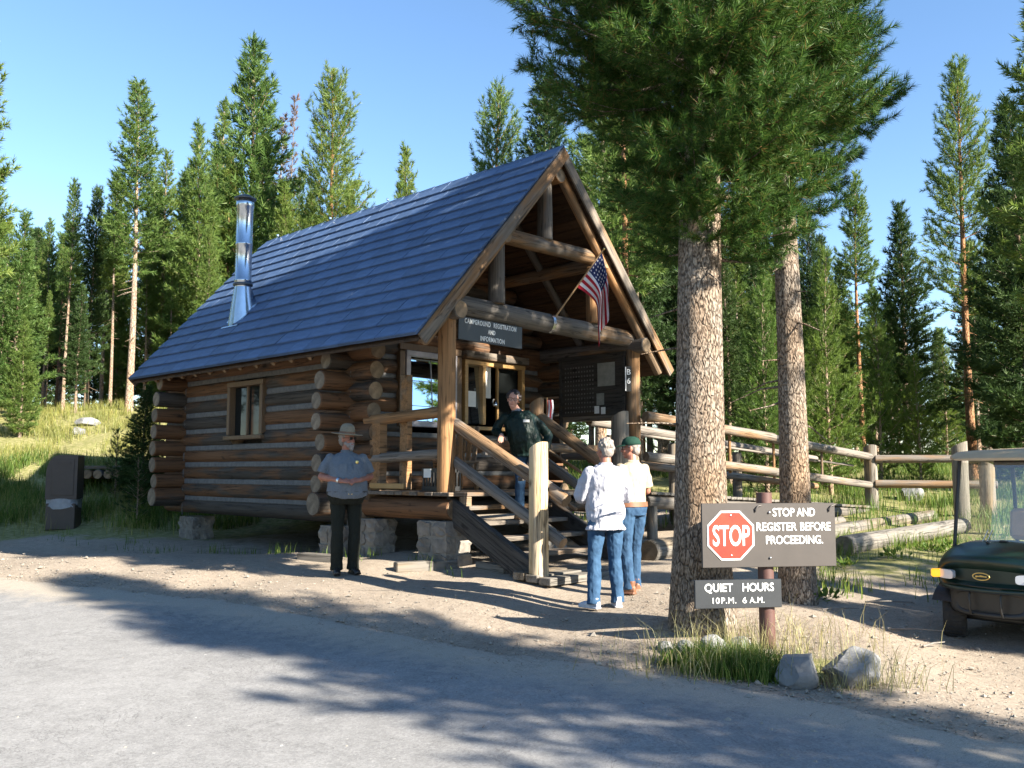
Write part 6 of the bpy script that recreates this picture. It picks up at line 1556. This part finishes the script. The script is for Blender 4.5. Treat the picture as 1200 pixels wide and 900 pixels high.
    def shirt(s, m, nm='shirt', sleeve='long', pad=0.014, hem=0.90, wr=0.006, seed=1, loose=0.0):
        k = s.k; J = s.J; mb = MB()
        R = [r for r in s.tors_secs(pad) if r[0] > hem*k+0.02]
        z, rx, ry, y = R[0]; R = [(hem*k, rx+loose, ry+loose, y*0.8)]+R[:-1]
        z, rx, ry, y = R[-1]; R.append((1.462*k, rx*0.60, ry*0.78, y))
        mb.tube([Vector((0, y, z))+s.sh(z) for z, rx, ry, y in R], [(rx, ry) for z, rx, ry, y in R], 20)
        for sd in 'LR':
            a, e, w = J['sh'+sd], J['el'+sd], J['wr'+sd]
            sx = -1 if sd == 'L' else 1
            a2 = a+Vector((-sx*0.11*k, -0.005*k, -0.01*k))
            if sleeve == 'short':
                mb.ell(a+Vector((-sx*0.012*k, 0, -0.022*k)), (0.060*k, 0.066*k, 0.058*k), 12, 9); mb.tube([a2-Vector((0, 0, 0.03*k)), a+Vector((-sx*0.01*k, 0, -0.028*k)), a.lerp(e, 0.45), a.lerp(e, 0.82)], [0.055*k, 0.060*k, 0.068*k, 0.073*k], 12)
            else:
                mb.ell(a+Vector((-sx*0.012*k, 0, -0.022*k)), (0.060*k, 0.066*k, 0.058*k), 12, 9); mb.tube([a2-Vector((0, 0, 0.03*k)), a+Vector((-sx*0.01*k, 0, -0.028*k)), a.lerp(e, 0.5), e], [0.055*k, 0.060*k+loose*.3, 0.062*k+loose*.3, 0.058*k+loose*.3], 12); mb.ell(e, (0.058*k+loose*.3,)*3, 10, 8)
                mb.tube([e, e.lerp(w, 0.5), e.lerp(w, 0.95)], [0.058*k+loose*.3, 0.054*k+loose*.3, 0.042*k], 12)
        # collar
        c = Vector((0, -0.012, 1.468))*k + s.sh(1.468*k)
        mb.tube([c-Vector((0, 0, 0.03*k)), c+Vector((0, -0.006*k, 0.028*k))], [(0.086*k, 0.082*k), (0.068*k, 0.070*k)], 16)
        me = fuse(mb, 0.0085, 5); wrinkle(me, wr, seed); return s.part(nm, me, m)
    def trousers(s, m, nm='trousers', waist=0.99, pad=0.014, wr=0.007, seed=2, flare=1.0):
        k = s.k; J = s.J; mb = MB()
        R = [r for r in s.tors_secs(pad) if r[0] <= (waist+0.03)*k]
        mb.tube([Vector((0, y, z))+s.sh(z) for z, rx, ry, y in R], [(rx, ry) for z, rx, ry, y in R], 20)
        for sd in 'LR':
            h, n, a = J['hip'+sd], J['knee'+sd], J['ank'+sd]; d = (a-n).normalized()
            mb.tube([h+Vector((0, 0, 0.03*k)), h.lerp(n, 0.3), h.lerp(n, 0.7), n], [0.100*k, 0.096*k, 0.080*k, 0.070*k], 12); mb.ell(n, (0.070*k,)*3, 10, 8)
            mb.tube([n, n.lerp(a, 0.4), n.lerp(a, 0.85), a-Vector((0, 0, 0.035*k))], [0.070*k, 0.068*k*flare, 0.062*k*flare, 0.068*k*flare], 12)
            mb.ell((h+Vector((0, -0.04*k, 0.0))), (0.080*k, 0.068*k, 0.085*k), 10, 8)
        me = fuse(mb, 0.0085, 4); wrinkle(me, wr, seed, (14, 14, 11)); return s.part(nm, me, m)
    def shoes(s, m, nm='shoe', yaw=(0.15, -0.15), hi=0.09):
        k = s.k
        for sd, yw in zip('LR', yaw):
            a = s.J['ank'+sd]; R = Matrix.Rotation(yw, 3, 'Z'); mb = MB(); z0 = a.z-0.085*k
            def P(x, y, z): return Vector((a.x, a.y, z0)) + R @ (Vector((x, y, z))*k)
            mb.tube([P(0, -0.07, 0.045), P(0, -0.02, 0.050), P(0, 0.07, 0.042), P(0, 0.14, 0.034), P(0, 0.19, 0.026)], [(0.034*k, 0.040*k), (0.041*k, 0.048*k), (0.046*k, 0.040*k), (0.047*k, 0.030*k), (0.028*k, 0.018*k)], 12, up=(0, 0, 1))
            mb.tube([P(0, -0.02, 0.05), P(0, -0.025, hi+0.03)], [0.044*k, 0.046*k], 12)
            mb.box(P(0, 0.055, 0.012), (0.088*k, 0.255*k, 0.022*k), R, 0, 0.008*k)
            me = fuse(mb, 0.007, 3); s.part(nm, me, m)
    def hair(s, m, style='short', nm='hair'):
        k = s.k; R = s.HR; h = s.hc; mb = MB(); q = random.Random(4)
        def P(x, y, z): return h + R @ (Vector((x, y, z))*k)
        mb.ell(P(0, -0.030, 0.040), (0.083*k, 0.090*k, 0.088*k), 16, 12, M=R)
        mb.ell(P(0, -0.055, -0.015), (0.072*k, 0.058*k, 0.075*k), 14, 10, M=R)
        if style == 'curly':
            for i in range(70):
                a = q.uniform(0, 6.28); e = q.uniform(-0.55, 1.5); c = Vector((math.cos(a)*math.cos(e), math.sin(a)*math.cos(e), math.sin(e)))
                if c.y > 0.22 and c.z < 0.66: continue
                mb.ell(P(c.x*0.085, -0.018+c.y*0.088, 0.035+c.z*0.088), (0.026*k, 0.026*k, 0.026*k), 7, 5)
        elif style == 'short':
            for i in range(40):
                a = q.uniform(0, 6.28); e = q.uniform(-0.5, 1.5); c = Vector((math.cos(a)*math.cos(e), math.sin(a)*math.cos(e), math.sin(e)))
                if c.y > 0.2 and c.z < 0.6: continue
                mb.ell(P(c.x*0.076, -0.032+c.y*0.082, 0.035+c.z*0.080), (0.018*k, 0.018*k, 0.022*k), 7, 5)
        me = fuse(mb, 0.0065, 2); wrinkle(me, 0.004, 9, (60, 60, 40)); s.part(nm, me, m)
    def face(s, glasses=None, shade=False):
        k = s.k; R = s.HR; h = s.hc
        def P(x, y, z): return h + R @ (Vector((x, y, z))*k)
        for sx in (-1, 1):
            mb = MB(); mb.ell(P(sx*0.031, 0.071, 0.012), (0.011*k, 0.009*k, 0.008*k), 10, 8, M=R); e = s.part('eye', mb, M_EYE)
            mb = MB(); mb.ell(P(sx*0.031, 0.0795, 0.012), (0.0055*k, 0.002*k, 0.0055*k), 8, 6, M=R); child('iris', mb.mesh('iris', [M_HAIRBROWN]), e, s.M.copy())
        mb = MB(); mb.tube([P(-0.024, 0.078, -0.060), P(-0.012, 0.0885, -0.058), P(0, 0.0895, -0.060), P(0.012, 0.0885, -0.058), P(0.024, 0.078, -0.060)], [0.003*k, 0.006*k, 0.0065*k, 0.006*k, 0.003*k], 8); s.part('lips', mb, M_LIP)
        if glasses:
            mb = MB()
            for sx in (-1, 1):
                if shade: mb.box(P(sx*0.034, 0.088, 0.012), (0.056*k, 0.007*k, 0.036*k), R, 0, 0.003*k)
                else: mb.tube([P(sx*0.034+0.026*math.cos(a), 0.090, 0.010+0.020*math.sin(a)) for a in [2*math.pi*i/16 for i in range(17)]], 0.0028*k, 5, caps=False)
                mb.tube([P(sx*0.062, 0.086, 0.018), P(sx*0.080, 0.02, 0.016), P(sx*0.080, -0.015, 0.010)], 0.003*k, 5)
            mb.tube([P(-0.010, 0.091, 0.016), P(0.010, 0.091, 0.016)], 0.003*k, 5)
            s.part('sunglasses' if shade else 'glasses', mb, M_GLASSES)
# --- ranger in front of the near cabin corner
rx_, ry_ = at(404, 672, 11.5).x, 11.5
P1 = Person('ranger in tan flat brimmed hat, sunglasses and grey short sleeved shirt with dark trousers', (rx_, ry_, hz(rx_, ry_)), rad(180+22), 1.80,
    dict(elL=(-0.305, -0.02, 1.17), elR=(0.305, -0.02, 1.17), wrL=(-0.105, 0.27, 1.13), wrR=(0.105, 0.27, 1.12), ankL=(-0.10, -0.01, 0.085), ankR=(0.10, 0.0, 0.085)),
    fat=0.13, head=(rad(38), rad(-2), 0), broad=1.14, skin=M_SKINRED,
    hands=dict(L=((0.85, 0.25, -0.05), (0, -0.6, -0.6), (0, 0, 1), 0.8), R=((-0.85, 0.25, 0.0), (0, -0.6, -0.6), (0, 0, 1), 0.8)))
P1.trousers(M_DKGREEN, waist=0.97, flare=1.15); P1.shirt(M_GREYSHIRT, sleeve='short', hem=0.965, seed=3, pad=0.016); P1.shoes(M_BLACKLEATHER)
P1.hair(M_HAIRGREY, 'none'); P1.face(True, True)
k = P1.k
mb = MB(); h = P1.hc; R = P1.HR
for (x, y, z, r) in ((0, 0.062, -0.085, 0.036), (-0.03, 0.05, -0.07, 0.032), (0.03, 0.05, -0.07, 0.032), (-0.055, 0.02, -0.05, 0.024), (0.055, 0.02, -0.05, 0.024), (0, 0.078, -0.045, 0.017), (-0.024, 0.075, -0.048, 0.014), (0.024, 0.075, -0.048, 0.014), (0, 0.07, -0.115, 0.026)):
    mb.ell(h+R @ (Vector((x, y, z))*k), (r*k,)*3, 10, 8)
P1.part('beard', fuse(mb, 0.006, 2), M_BEARD)
def flat_hat(P, m):
    k = P.k; R = P.HR @ Matrix.Rotation(rad(-4), 3, 'X'); c = P.hc+P.HR @ (Vector((0, -0.008, 0.062))*k)
    mb = MB(); prof = [(0.0, 0.135), (0.03, 0.134), (0.065, 0.118), (0.085, 0.09), (0.096, 0.03), (0.102, 0.004), (0.150, 0.002), (0.192, 0.008), (0.194, 0.004), (0.192, 0.0), (0.150, -0.006), (0.09, -0.008)]
    mb.lathe([(r*k, z*k) for r, z in prof], 32, c, 0, True, R)
    for v in range(len(mb.v)):        # four pinches in the crown
        p = Vector(mb.v[v])-c; l = R.inverted() @ p
        if l.z > 0.07*k:
            a = math.atan2(l.y, l.x); l *= 1-0.10*max(0, math.cos(2*a))**2; mb.v[v] = tuple(c+R @ l)
    P.part('hat', mb, m)
    mb = MB(); mb.lathe([(0.1005*k, 0.006*k), (0.0985*k, 0.034*k)], 32, c, 0, True, R); P.part('hat_band', mb, M_LEATHER)
flat_hat(P1, M_STRAWHAT)
def belt(P, z, m, w=0.038, pad=0.021, buckle=True):
    k = P.k; R = P.tors_secs(pad); zs = [r[0] for r in R]
    def at_z(q):
        return [float(np.interp(q, zs, [r[i] for r in R])) for i in (1, 2, 3)]
    mb = MB(); vs = []; n = 32
    for zz in (z-w/2, z+w/2):
        rx, ry, yo = at_z(zz*k)
        for i in range(n):
            a = 2*math.pi*i/n; vs.append(Vector((rx*math.cos(a), yo+ry*math.sin(a), zz*k))+P.sh(zz*k))
    mb.add(vs, [(i, (i+1) % n, n+(i+1) % n, n+i) for i in range(n)], 0, True); b = P.part('belt', mb, m)
    if buckle:
        rx, ry, yo = at_z(z*k); mb = MB(); mb.box(Vector((0, yo+ry+0.004, z*k))+P.sh(z*k), (0.05*k, 0.012, 0.035*k), None, 0, 0.004); child('buckle', mb.mesh('buckle', [M_GOLD]), b, P.M.copy())
belt(P1, 0.975, M_BLACKLEATHER)
mb = MB(); mb.ell(Vector((-0.085, 0.196, 1.345))*k, (0.022, 0.008, 0.026), 10, 6); P1.part('badge', mb, M_GOLD)
for sx in (-1, 1):
    mb = MB(); mb.box(Vector((sx*0.085, 0.205, 1.275))*k, (0.10, 0.014, 0.11), Matrix.Rotation(rad(14), 3, 'X') @ Matrix.Rotation(-sx*rad(18), 3, 'Z'), 0, 0.004); P1.part('shirt_pocket', mb, M_GREYSHIRT)
mb = MB(); mb.tube([P1.J['wrR'].lerp(P1.J['elR'], 0.10), P1.J['wrR'].lerp(P1.J['elR'], 0.20)], 0.036*k, 12); P1.part('wristwatch', mb, M_STEEL)

# --- person in white shirt, seen from behind
x_, y_ = at(711, 708, 9.6).x, 9.6
P2 = Person('person with short grey hair in loose white shirt and jeans, seen from behind', (x_, y_, hz(x_, y_)), rad(16), 1.76,
    dict(elL=(-0.26, 0.06, 1.14), elR=(0.26, 0.05, 1.14), wrL=(-0.15, 0.27, 1.10), wrR=(0.15, 0.27, 1.08), ankL=(-0.15, -0.02, 0.085), ankR=(0.13, 0.02, 0.085), kneeL=(-0.125, 0.02, 0.5)), head=(rad(14), rad(-4), 0), broad=1.02, fat=0.03, skin=M_SKINRED,
    hands=dict(L=((0.7, 0.5, 0), (0, -0.6, -0.6), (0, 0, 1), 0.7), R=((-0.7, 0.5, 0), (0, -0.6, -0.6), (0, 0, 1), 0.7)))
P2.trousers(M_JEANS, waist=0.95, seed=5, flare=1.08, wr=0.009); P2.shirt(M_WHITESHIRT, hem=0.80, seed=6, pad=0.028, wr=0.013, loose=0.040); P2.shoes(M_WHITESHOE, yaw=(0.5, -0.2)); P2.hair(M_HAIRGREY, 'short'); P2.face()
# --- person in cream shirt and green cap
x_, y_ = at(742, 679, 10.4).x, 10.4
P3 = Person('person in cream shirt, dark green cap and brown belted jeans, facing left', (x_, y_, hz(x_, y_)), rad(38), 1.74,
    dict(elL=(-0.30, -0.05, 1.15), elR=(0.27, 0.02, 1.14), wrL=(-0.17, 0.17, 1.07), wrR=(0.18, 0.24, 1.05), ankL=(-0.12, -0.06, 0.085), ankR=(0.14, 0.10, 0.085), kneeL=(-0.11, 0.0, 0.5), kneeR=(0.12, 0.08, 0.5)), head=(rad(42), rad(-3), 0), broad=1.06, fat=0.03, skin=M_SKINRED,
    hands=dict(L=((0.6, 0.6, -0.2), (0.3, -0.6, -0.4), (0, 0, 1), 0.6), R=((-0.6, 0.6, 0), (0, -0.6, -0.6), (0, 0, 1), 0.7)))
P3.trousers(M_JEANSDARK, waist=0.99, seed=8, wr=0.009); P3.shirt(M_CREAMSHIRT, hem=0.985, seed=9, pad=0.017, wr=0.008, sleeve='short'); P3.shoes(M_LEATHER, yaw=(0.35, -0.35), hi=0.12); P3.hair(M_HAIRGREY, 'none'); P3.face(True)
belt(P3, 0.995, M_LEATHER, 0.055, 0.024)
k = P3.k; R = P3.HR; c = P3.hc+R @ (Vector((0, -0.014, 0.045))*k)
mb = MB(); mb.lathe([(0.0, 0.096*k), (0.045*k, 0.092*k), (0.080*k, 0.070*k), (0.099*k, 0.030*k), (0.102*k, 0.0), (0.096*k, -0.006*k)], 24, c, 0, True, R @ Matrix.Diagonal((0.93, 1.10, 1.0)))
vs = []
for j in range(2):
    for i in range(13):
        a = rad(20+140*i/12); rr = (0.088, 0.150)[j]; vs.append(c+R @ (Vector((math.cos(a)*0.088*(1.0 if j == 0 else 1.02), math.sin(a)*(0.100 if j == 0 else 0.200), (0.010 if j == 0 else -0.014)))*k))
mb.add(vs, [(i, i+1, 13+i+1, 13+i) for i in range(12)], 0, True); P3.part('cap', mb, M_GREENCAP)
a = P3.J['shL'].lerp(P3.J['elL'], 0.38); mb = MB(); mb.ell(a+Vector((-0.068*k, -0.01, 0.0)), (0.008, 0.034, 0.042), 12, 8); o_ = P3.part('shoulder_patch', mb, M_LEATHER)
mb = MB(); mb.ell(a+Vector((-0.074*k, -0.01, 0.0)), (0.006, 0.018, 0.024), 10, 8); child('emblem', mb.mesh('emblem', [M_GOLD]), o_, P3.M.copy())
# --- person leaning on the stair rail
w_ = C(1.00, -0.56, 0.0); zst = CP0.z-0.19*2
P4 = Person('person with dark curly hair, glasses and dark green jacket leaning on the stair rail', (w_.x, w_.y, zst), rad(180-4), 1.74,
    dict(elR=(0.44, 0.06, 1.20), wrR=(0.34, 0.30, 1.13), elL=(-0.285, 0.0, 1.14), wrL=(-0.25, 0.16, 0.94), ankL=(-0.10, 0.02, 0.085), ankR=(0.12, -0.02, 0.085)), head=(rad(-4), rad(-4), rad(-8)), lean=(0.14, 0.10), broad=1.06, fat=0.08, female=True,
    hands=dict(R=((0.05, 0.8, -0.45), (0, -0.3, -0.9), (-1, 0.2, 0), 0.5), L=((0.1, 0.5, -0.7), (0.3, -0.3, -0.5), (0.4, 0.6, 0), 0.6)))
P4.trousers(M_JEANSDARK, waist=0.97, seed=12); P4.shirt(M_JACKET, 'jacket', hem=0.86, seed=13, pad=0.030, wr=0.012, loose=0.012); P4.shoes(M_TANSHOE); P4.hair(M_HAIRBROWN, 'curly'); P4.face(True)
k = P4.k; mb = MB(); mb.box(Vector((-0.10, 0.180, 1.33))*k+P4.sh(1.33*k), (0.085, 0.006, 0.035), Matrix.Rotation(rad(-8), 3, 'X')); P4.part('jacket_emblem', mb, M_PAPER)
c = Vector((0, -0.005, 1.475))*k+P4.sh(1.475*k)
mb = MB(); mb.tube([c+Vector((0, 0, -0.02)), c+Vector((0, -0.01, 0.02))], [(0.075*k, 0.075*k), (0.066*k, 0.070*k)], 16, caps=False); P4.part('shirt_collar', mb, M_GREYSHIRT)

# ------------------------------------------------------------------ grass, pebbles
def blades(name, pts, hts, wid, m, seed, label, lean=0.45):
    r = np.random.default_rng(seed); n = len(pts); az = r.uniform(0, 2*np.pi, n); ln = r.uniform(0.05, lean, n)*hts
    d = np.stack([np.cos(az), np.sin(az), np.zeros(n)], 1); a2 = r.uniform(0, 2*np.pi, n); sd = np.stack([np.cos(a2), np.sin(a2), np.zeros(n)], 1)*wid
    up = np.zeros((n, 3)); up[:, 2] = hts
    b0, b1 = pts-sd/2, pts+sd/2; m0 = pts+up*0.55+d*(ln*0.3)[:, None]; t = pts+up*(1-0.25*(ln/hts)**2)[:, None]+d*ln[:, None]
    T = np.stack([np.stack([b0, b1, m0+sd*0.35], 1), np.stack([b0, m0+sd*0.35, m0-sd*0.35], 1), np.stack([m0-sd*0.35, m0+sd*0.35, t], 1)], 1).reshape(-1, 3, 3)
    # one connected blade: three triangles sharing their edges read as one curved blade
    o = link(name, fast_tris(name, T, [m])); tag(o, label, 'grass', kind='stuff'); return o
def scatter(n, x0, x1, y0, y1, dens, seed):
    r = np.random.default_rng(seed); x = r.uniform(x0, x1, n); y = r.uniform(y0, y1, n); k = r.uniform(0, 1, n) < dens(x, y); x, y = x[k], y[k]
    u = (x-CP0.x)*CU.x+(y-CP0.y)*CU.y; v = (x-CP0.x)*CV.x+(y-CP0.y)*CV.y; k = ~((u > -0.1) & (u < 4.5) & (v > -0.5) & (v < 7.6))
    x, y = x[k], y[k]
    return np.stack([x, y, H(x, y)-0.01], 1)
def clump(x, y, f, seed):
    a = np.array([mnoise.noise(Vector((p*f, q*f, seed))) for p, q in zip(x, y)]); return a
def clumpy(f, seed, lo=-0.15, hi=0.3):
    return lambda x, y: np.clip((clump(x, y, f, seed)-lo)/(hi-lo), 0, 1)
rg = np.random.default_rng(5)
p = scatter(90000, -22, -3.0, 17.2, 33, lambda x, y: clumpy(0.8, 1)(x, y)*sstep(16.9, 19.5, y)*sstep(-3.0, -5.5, x), 31)
blades('hill_grass', p, rg.uniform(0.12, 0.42, len(p)), 0.014, M_GRASSDRY, 32, 'tall dry and green grass covering the left hillside')
p = scatter(60000, -22, -3.0, 18.2, 24, lambda x, y: clumpy(0.9, 4)(x, y)*sstep(-3, -6, x), 33)
blades('green_grass', p, rg.uniform(0.15, 0.5, len(p)), 0.014, M_GRASSGREEN, 34, 'green grass at the foot of the left hillside behind the bin')
p = scatter(90000, 1.0, 19, 15.5, 32, lambda x, y: clumpy(0.9, 7)(x, y)*sstep(15.4, 17.5, y-0.45*(x-6)*0), 35)
blades('meadow_grass', p, rg.uniform(0.12, 0.45, len(p)), 0.014, M_GRASSGREEN, 36, 'green meadow grass behind the ramp and fence')
p = scatter(16000, 3.2, 9.5, 10.4, 16, lambda x, y: clumpy(1.2, 9, 0.0, 0.35)(x, y)*sstep(10.2, 11.5, y+0.3*(x-4)), 37)
blades('verge_grass', p, rg.uniform(0.06, 0.30, len(p)), 0.011, M_GRASSGREEN, 38, 'grass tufts round the barrier logs')
p = scatter(14000, -9, -0.6, 11.4, 18, lambda x, y: clumpy(1.6, 12, 0.0, 0.4)(x, y)*np.exp(-((y-(12.55-0.66*(x+1.6)))/0.35)**2), 39)
blades('cabin_grass', p, rg.uniform(0.06, 0.22, len(p)), 0.011, M_GRASSGREEN, 40, 'short grass growing along the foot of the cabin wall')
def mound(cx, cy, sx, sy, n, seed):
    r = np.random.default_rng(seed); x = cx+r.normal(size=n)*sx; y = cy+r.normal(size=n)*sy; return np.stack([x, y, H(x, y)-0.01], 1)
p = np.concatenate([mound(1.72, 7.08, 0.16, 0.10, 2300, 1), mound(1.95, 6.85, 0.15, 0.06, 500, 2), mound(1.45, 7.3, 0.16, 0.08, 500, 3)])
blades('sign_grass', p, rg.uniform(0.07, 0.27, len(p)), 0.007, M_GRASSGREEN, 41, 'fine green grass clump in front of the sign post', 0.7)
p = np.concatenate([mound(1.85, 7.6, 0.45, 0.20, 420, 4), mound(2.5, 6.65, 0.22, 0.09, 240, 5), mound(2.45, 8.3, 0.45, 0.3, 90, 6), mound(3.0, 8.2, 0.7, 0.4, 30, 7), mound(1.4, 7.0, 0.3, 0.12, 200, 8)])
blades('straw_grass', p, rg.uniform(0.10, 0.42, len(p)), 0.0055, M_STRAW, 42, 'dry straw stalks round the sign and boulders', 0.9)
# low broad-leaved weeds by the logs and boulders
def weeds(pts, seed, name, label):
    r = np.random.default_rng(seed); V = []
    for (x, y, h, n) in pts:
        z = hz(x, y)
        for i in range(n):
            az = r.uniform(0, 6.28); e = r.uniform(0.2, 1.3); L = h*r.uniform(0.4, 1.0); d = np.array([math.cos(az)*math.cos(e), math.sin(az)*math.cos(e), math.sin(e)])
            b = np.array([x+r.normal()*0.06, y+r.normal()*0.06, z])+d*L*0.5; s_ = np.cross(d, [0, 0, 1.0]); s_ /= np.linalg.norm(s_)+1e-6; w = 0.025*r.uniform(0.6, 1.3); t = b+d*0.09
            V.append([b, b+d*0.045+s_*w, t]); V.append([b, t, b+d*0.045-s_*w])
    o = link(name, fast_tris(name, np.array(V), [M_GRASSGREEN])); tag(o, label, 'plants', kind='stuff')
weeds([(x, y, h, 46) for x, y, h in ((5.9, 13.0, 0.30), (6.3, 13.3, 0.36), (6.7, 13.1, 0.28), (5.2, 12.6, 0.22), (7.2, 14.0, 0.4), (4.4, 12.2, 0.2), (1.38, 7.35, 0.16), (1.28, 7.2, 0.14), (3.2, 10.0, 0.2), (3.5, 10.3, 0.18))], 3, 'leafy_weeds', 'low leafy weeds beside the barrier logs and boulders')
def pebbles(n, fx, seed, size, m, label, name):
    r = np.random.default_rng(seed); x, y = fx(r, n); z = H(x, y)
    oct_ = np.array([[1, 0, 0], [0, 1, 0], [-1, 0, 0], [0, -1, 0], [0, 0, 0.7], [0, 0, -0.7]], float)
    F = [(0, 1, 4), (1, 2, 4), (2, 3, 4), (3, 0, 4), (1, 0, 5), (2, 1, 5), (3, 2, 5), (0, 3, 5)]
    s_ = size*np.exp(r.normal(size=n)*0.55); v = oct_[None]*(1+0.3*r.normal(size=(n, 6, 1)))*s_[:, None, None]
    a = r.uniform(0, 6.28, n); c, s2 = np.cos(a), np.sin(a); vx = v[..., 0]*c[:, None]-v[..., 1]*s2[:, None]; vy = v[..., 0]*s2[:, None]+v[..., 1]*c[:, None]
    v = np.stack([vx, vy, v[..., 2]], -1)+np.stack([x, y, z+s_*0.25+0.006], -1)[:, None]
    T = np.stack([v[:, list(f)] for f in F], 1).reshape(-1, 3, 3); o = link(name, fast_tris(name, T, [m])); tag(o, label, 'gravel', kind='stuff')
def fx1(r, n):
    x = r.uniform(-9, 9, n); e = np.interp(x, EX, EY); y = e+np.abs(r.normal(size=n))*1.1-0.25; return x, y
pebbles(8000, fx1, 7, 0.0062, M_PEBBLE, 'loose pebbles scattered on the dirt beside the road', 'pebbles')
def fx2(r, n): return r.uniform(1.2, 7, n), r.uniform(4.6, 10.5, n)
pebbles(1500, fx2, 8, 0.008, M_PEBBLE, 'small stones on the parking dirt near the golf cart', 'parking_pebbles')
def fx3(r, n): return r.uniform(-7, 5, n), r.uniform(3, 9, n)
pebbles(350, fx3, 9, 0.005, M_PEBBLE, 'tiny stones lying on the asphalt', 'road_grit')
# needle litter and cones on the dirt
def litter(n, seed):
    r = np.random.default_rng(seed); x = np.concatenate([r.normal(1.9, 1.3, n//2), r.uniform(-8, 6, n-n//2)]); y = np.concatenate([r.normal(8.6, 0.9, n//2), np.interp(x[n//2:], EX, EY)+np.abs(r.normal(size=n-n//2))*1.6-0.1])
    a = r.uniform(0, 6.28, n); L = r.uniform(0.02, 0.07, n); d = np.stack([np.cos(a)*L, np.sin(a)*L, np.zeros(n)], 1); s_ = np.stack([-np.sin(a), np.cos(a), np.zeros(n)], 1)*0.0035
    p = np.stack([x, y, H(x, y)+0.020], 1); T = np.stack([p-s_, p+s_, p+d+np.array([0, 0, 0.006])], 1)
    o = link('needle_litter', fast_tris('needle_litter', T, [M_LITTER])); tag(o, 'fallen brown pine needles on the dirt', 'litter', kind='stuff')
M_LITTER = simple('fallen_needles', (0.16, 0.085, 0.04), (0.08, 0.045, 0.025), 3, 0.9, bstr=0)
litter(9000, 51)
# sticks and a bit of litter on the dirt
for i, (px, Y, L, a_) in enumerate(((1035, 9.0, 0.5, -0.3), (1075, 8.4, 0.35, 0.6), (960, 9.6, 0.4, 0.1), (1010, 10.3, 0.5, -0.1))):
    p_ = at(px, 600, Y); x, y = p_.x, Y; z = hz(x, y)+0.015; mb = MB(); mb.tube([(x, y, z), (x+L*0.5*math.cos(a_), y+L*0.5*math.sin(a_), z+0.012), (x+L*math.cos(a_), y+L*math.sin(a_), z+0.003)], [0.011, 0.009, 0.005], 6)
    o = mb.obj('stick', M_DEADWOOD); tag(o, ['dry stick on the shaded dirt left of the golf cart wheel', 'thin stick nearest the golf cart', 'short twig behind the stop sign board', 'twig on the dirt beyond the second pine'][i], 'stick', 'fallen sticks')
